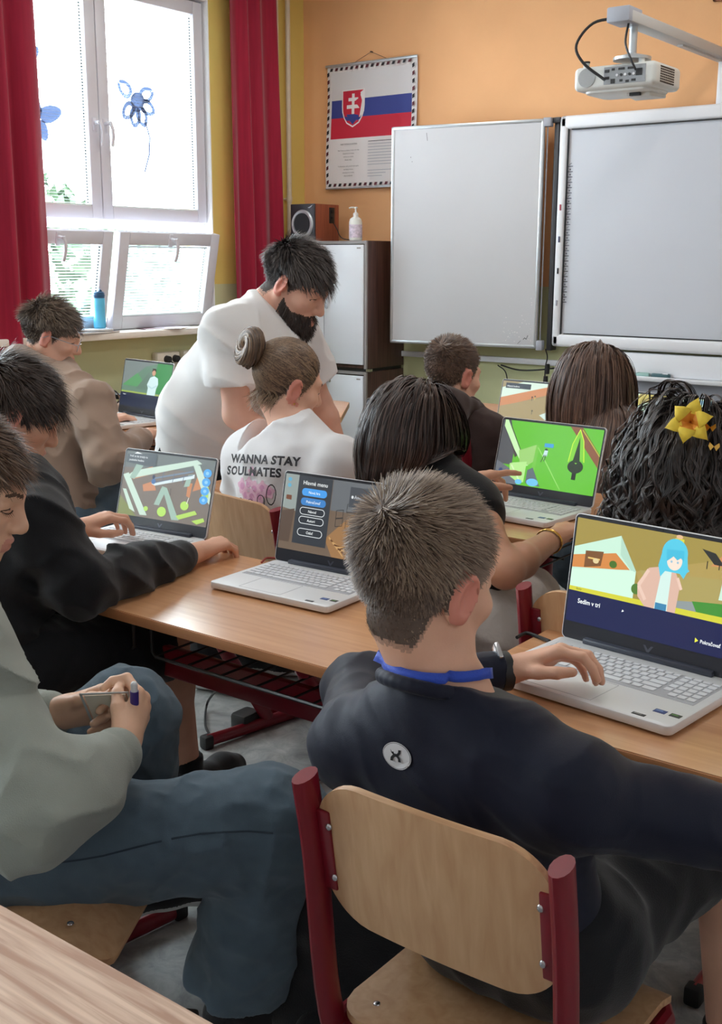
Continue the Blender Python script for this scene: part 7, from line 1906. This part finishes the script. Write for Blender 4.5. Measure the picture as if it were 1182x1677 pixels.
def backpack(x, y, rz, lean, label, m=M_bag, s=1.0):
    root = empty('backpack', (x, y, 0), math.radians(rz), label, 'backpack')
    R = np.array(Matrix.Rotation(math.radians(lean), 3, 'X'))
    v = Vol((-.3, -.3, -.02), (.3, .3, .62), .008); T = lambda p: R @ (V3(p) * s)
    v.ell(T((0, 0, .22)), V3((.165, .10, .235)) * s, R, 0); v.cone(T((-.09, 0, .10)), T((.09, 0, .10)), .095 * s, .095 * s, .06); v.cone(T((-.06, .0, .36)), T((.06, .0, .36)), .07 * s, .07 * s, .06)
    v.cut((0, 0, .003), (0, 0, -1)); v.wrinkle(.008, (11, 11, 11), 7)
    sculpt('bag_body', v, m, root)
    v = Vol((-.3, -.35, -.02), (.3, .3, .5), .008); v.cone(T((-.075, -.085, .13)), T((.075, -.085, .13)), .062 * s, .062 * s, 0); v.wrinkle(.005, (14, 14, 14), 3); v.cut((0, 0, .003), (0, 0, -1)); sculpt('front_pocket', v, m, root)
    mb = MB(); mb.tube([T(p) for p in ((-.05, .02, .42), (-.04, .02, .47), (.04, .02, .47), (.05, .02, .42))], .009, n=8); mb.build('carry_handle', m, root)
    for sg in (-1, 1):
        mb = MB(); mb.tube(smooth_path([T(p) for p in ((sg * .06, .07, .40), (sg * .09, .15, .30), (sg * .10, .15, .18), (sg * .09, .08, .06))], 5), .022, n=8, flat=.35, up=(0, 1, 0)); mb.build('shoulder_strap', m, root)
    return root
backpack(-1.13, 1.52, 35, 6, 'black backpack on the floor beside the chair of the boy in navy')
backpack(-1.86, 1.20, -60, 12, 'black backpack lying under the chair of the boy in jeans', s=.8)
backpack(-1.98, 2.86, 10, 4, 'black backpack on the floor under the desk of the bun girl', s=.85)
cable([(-2.149, 2.153, 0.350), (-2.333, 2.363, 0.220), (-2.596, 2.563, 0.030), (-2.510, 2.464, 0.008), (-2.428, 2.404, 0.008)], .004, 'thin black cable drooping to the floor beside the bare leg')
cable([(-1.871, 2.051, 0.752), (-1.892, 2.093, 0.751), (-1.875, 2.111, 0.750), (-1.866, 2.124, 0.752)], .0028, 'dark red thin cable lying behind the menu laptop', m=mat('dark_red_cable', srgb(150, 52, 44), rough=.5))
cable([(-1.372, 2.845, 0.806), (-1.316, 2.842, 0.804), (-1.328, 2.937, 0.803), (-1.417, 3.116, 0.803), (-1.493, 3.234, 0.803)], .0038, 'black cable running from the green game laptop across the desk')
cable([(-1.073, 1.943, 0.749), (-1.071, 1.979, 0.749), (-1.036, 1.972, 0.749), (-1.008, 1.961, 0.750)], .004, 'black cable on the desk behind the hand with the watch')
cable([(-4.472, 3.665, 0.775), (-4.394, 3.672, 0.820), (-3.907, 3.330, 0.930), (-4.456, 3.835, 0.800), (-4.399, 3.713, 0.776), (-4.338, 3.592, 0.775)], .004, 'looped black cable standing up on the window-side desk')
cable([(-4.609, 3.819, 0.774), (-4.630, 3.902, 0.774), (-4.694, 4.023, 0.774), (-4.743, 4.126, 0.774)], .004, 'flat black cable beside the charger on the window-side desk')
q = (-4.703, 4.023, 0.770); mb = MB(); mb.box((0, 0, .014), (.12, .055, .028), bevel=.006); o = mb.build('power_adapter', M_dark); o.location = (q[0], q[1], .77); o.rotation_euler = (0, 0, .3); tag(o, 'black power adapter on the desk by the window wall', 'adapter')
# mouse under the hand of the girl with the bracelet
q = (-1.288, 2.612, 0.810); v = Vol((-.06, -.08, -.01), (.06, .08, .06), .003); v.ell((0, 0, .0), (.030, .052, .030), None, 0); v.cut((0, 0, .001), (0, 0, -1))
o = sculpt('computer_mouse', v, M_dark); o.location = (q[0], q[1], .80); tag(o, 'black computer mouse under the hand with the gold bracelet', 'mouse')
# small yellow badge on the trousers-side: marker pen lying in the wire shelf
mb = MB(); mb.cyl((0, 0, 0), (.11, .02, 0), .008, n=12); mb.cyl((.11, .02, 0), (.135, .0245, 0), .0085, n=12, mi=1)
o = mb.build('marker_pen', [M_wfr, M_dark]); o.location = (-1.75, 1.86, .636); o.rotation_euler = (0, 0, 1.2); tag(o, 'white marker pen lying in the wire shelf under the desk', 'pen')
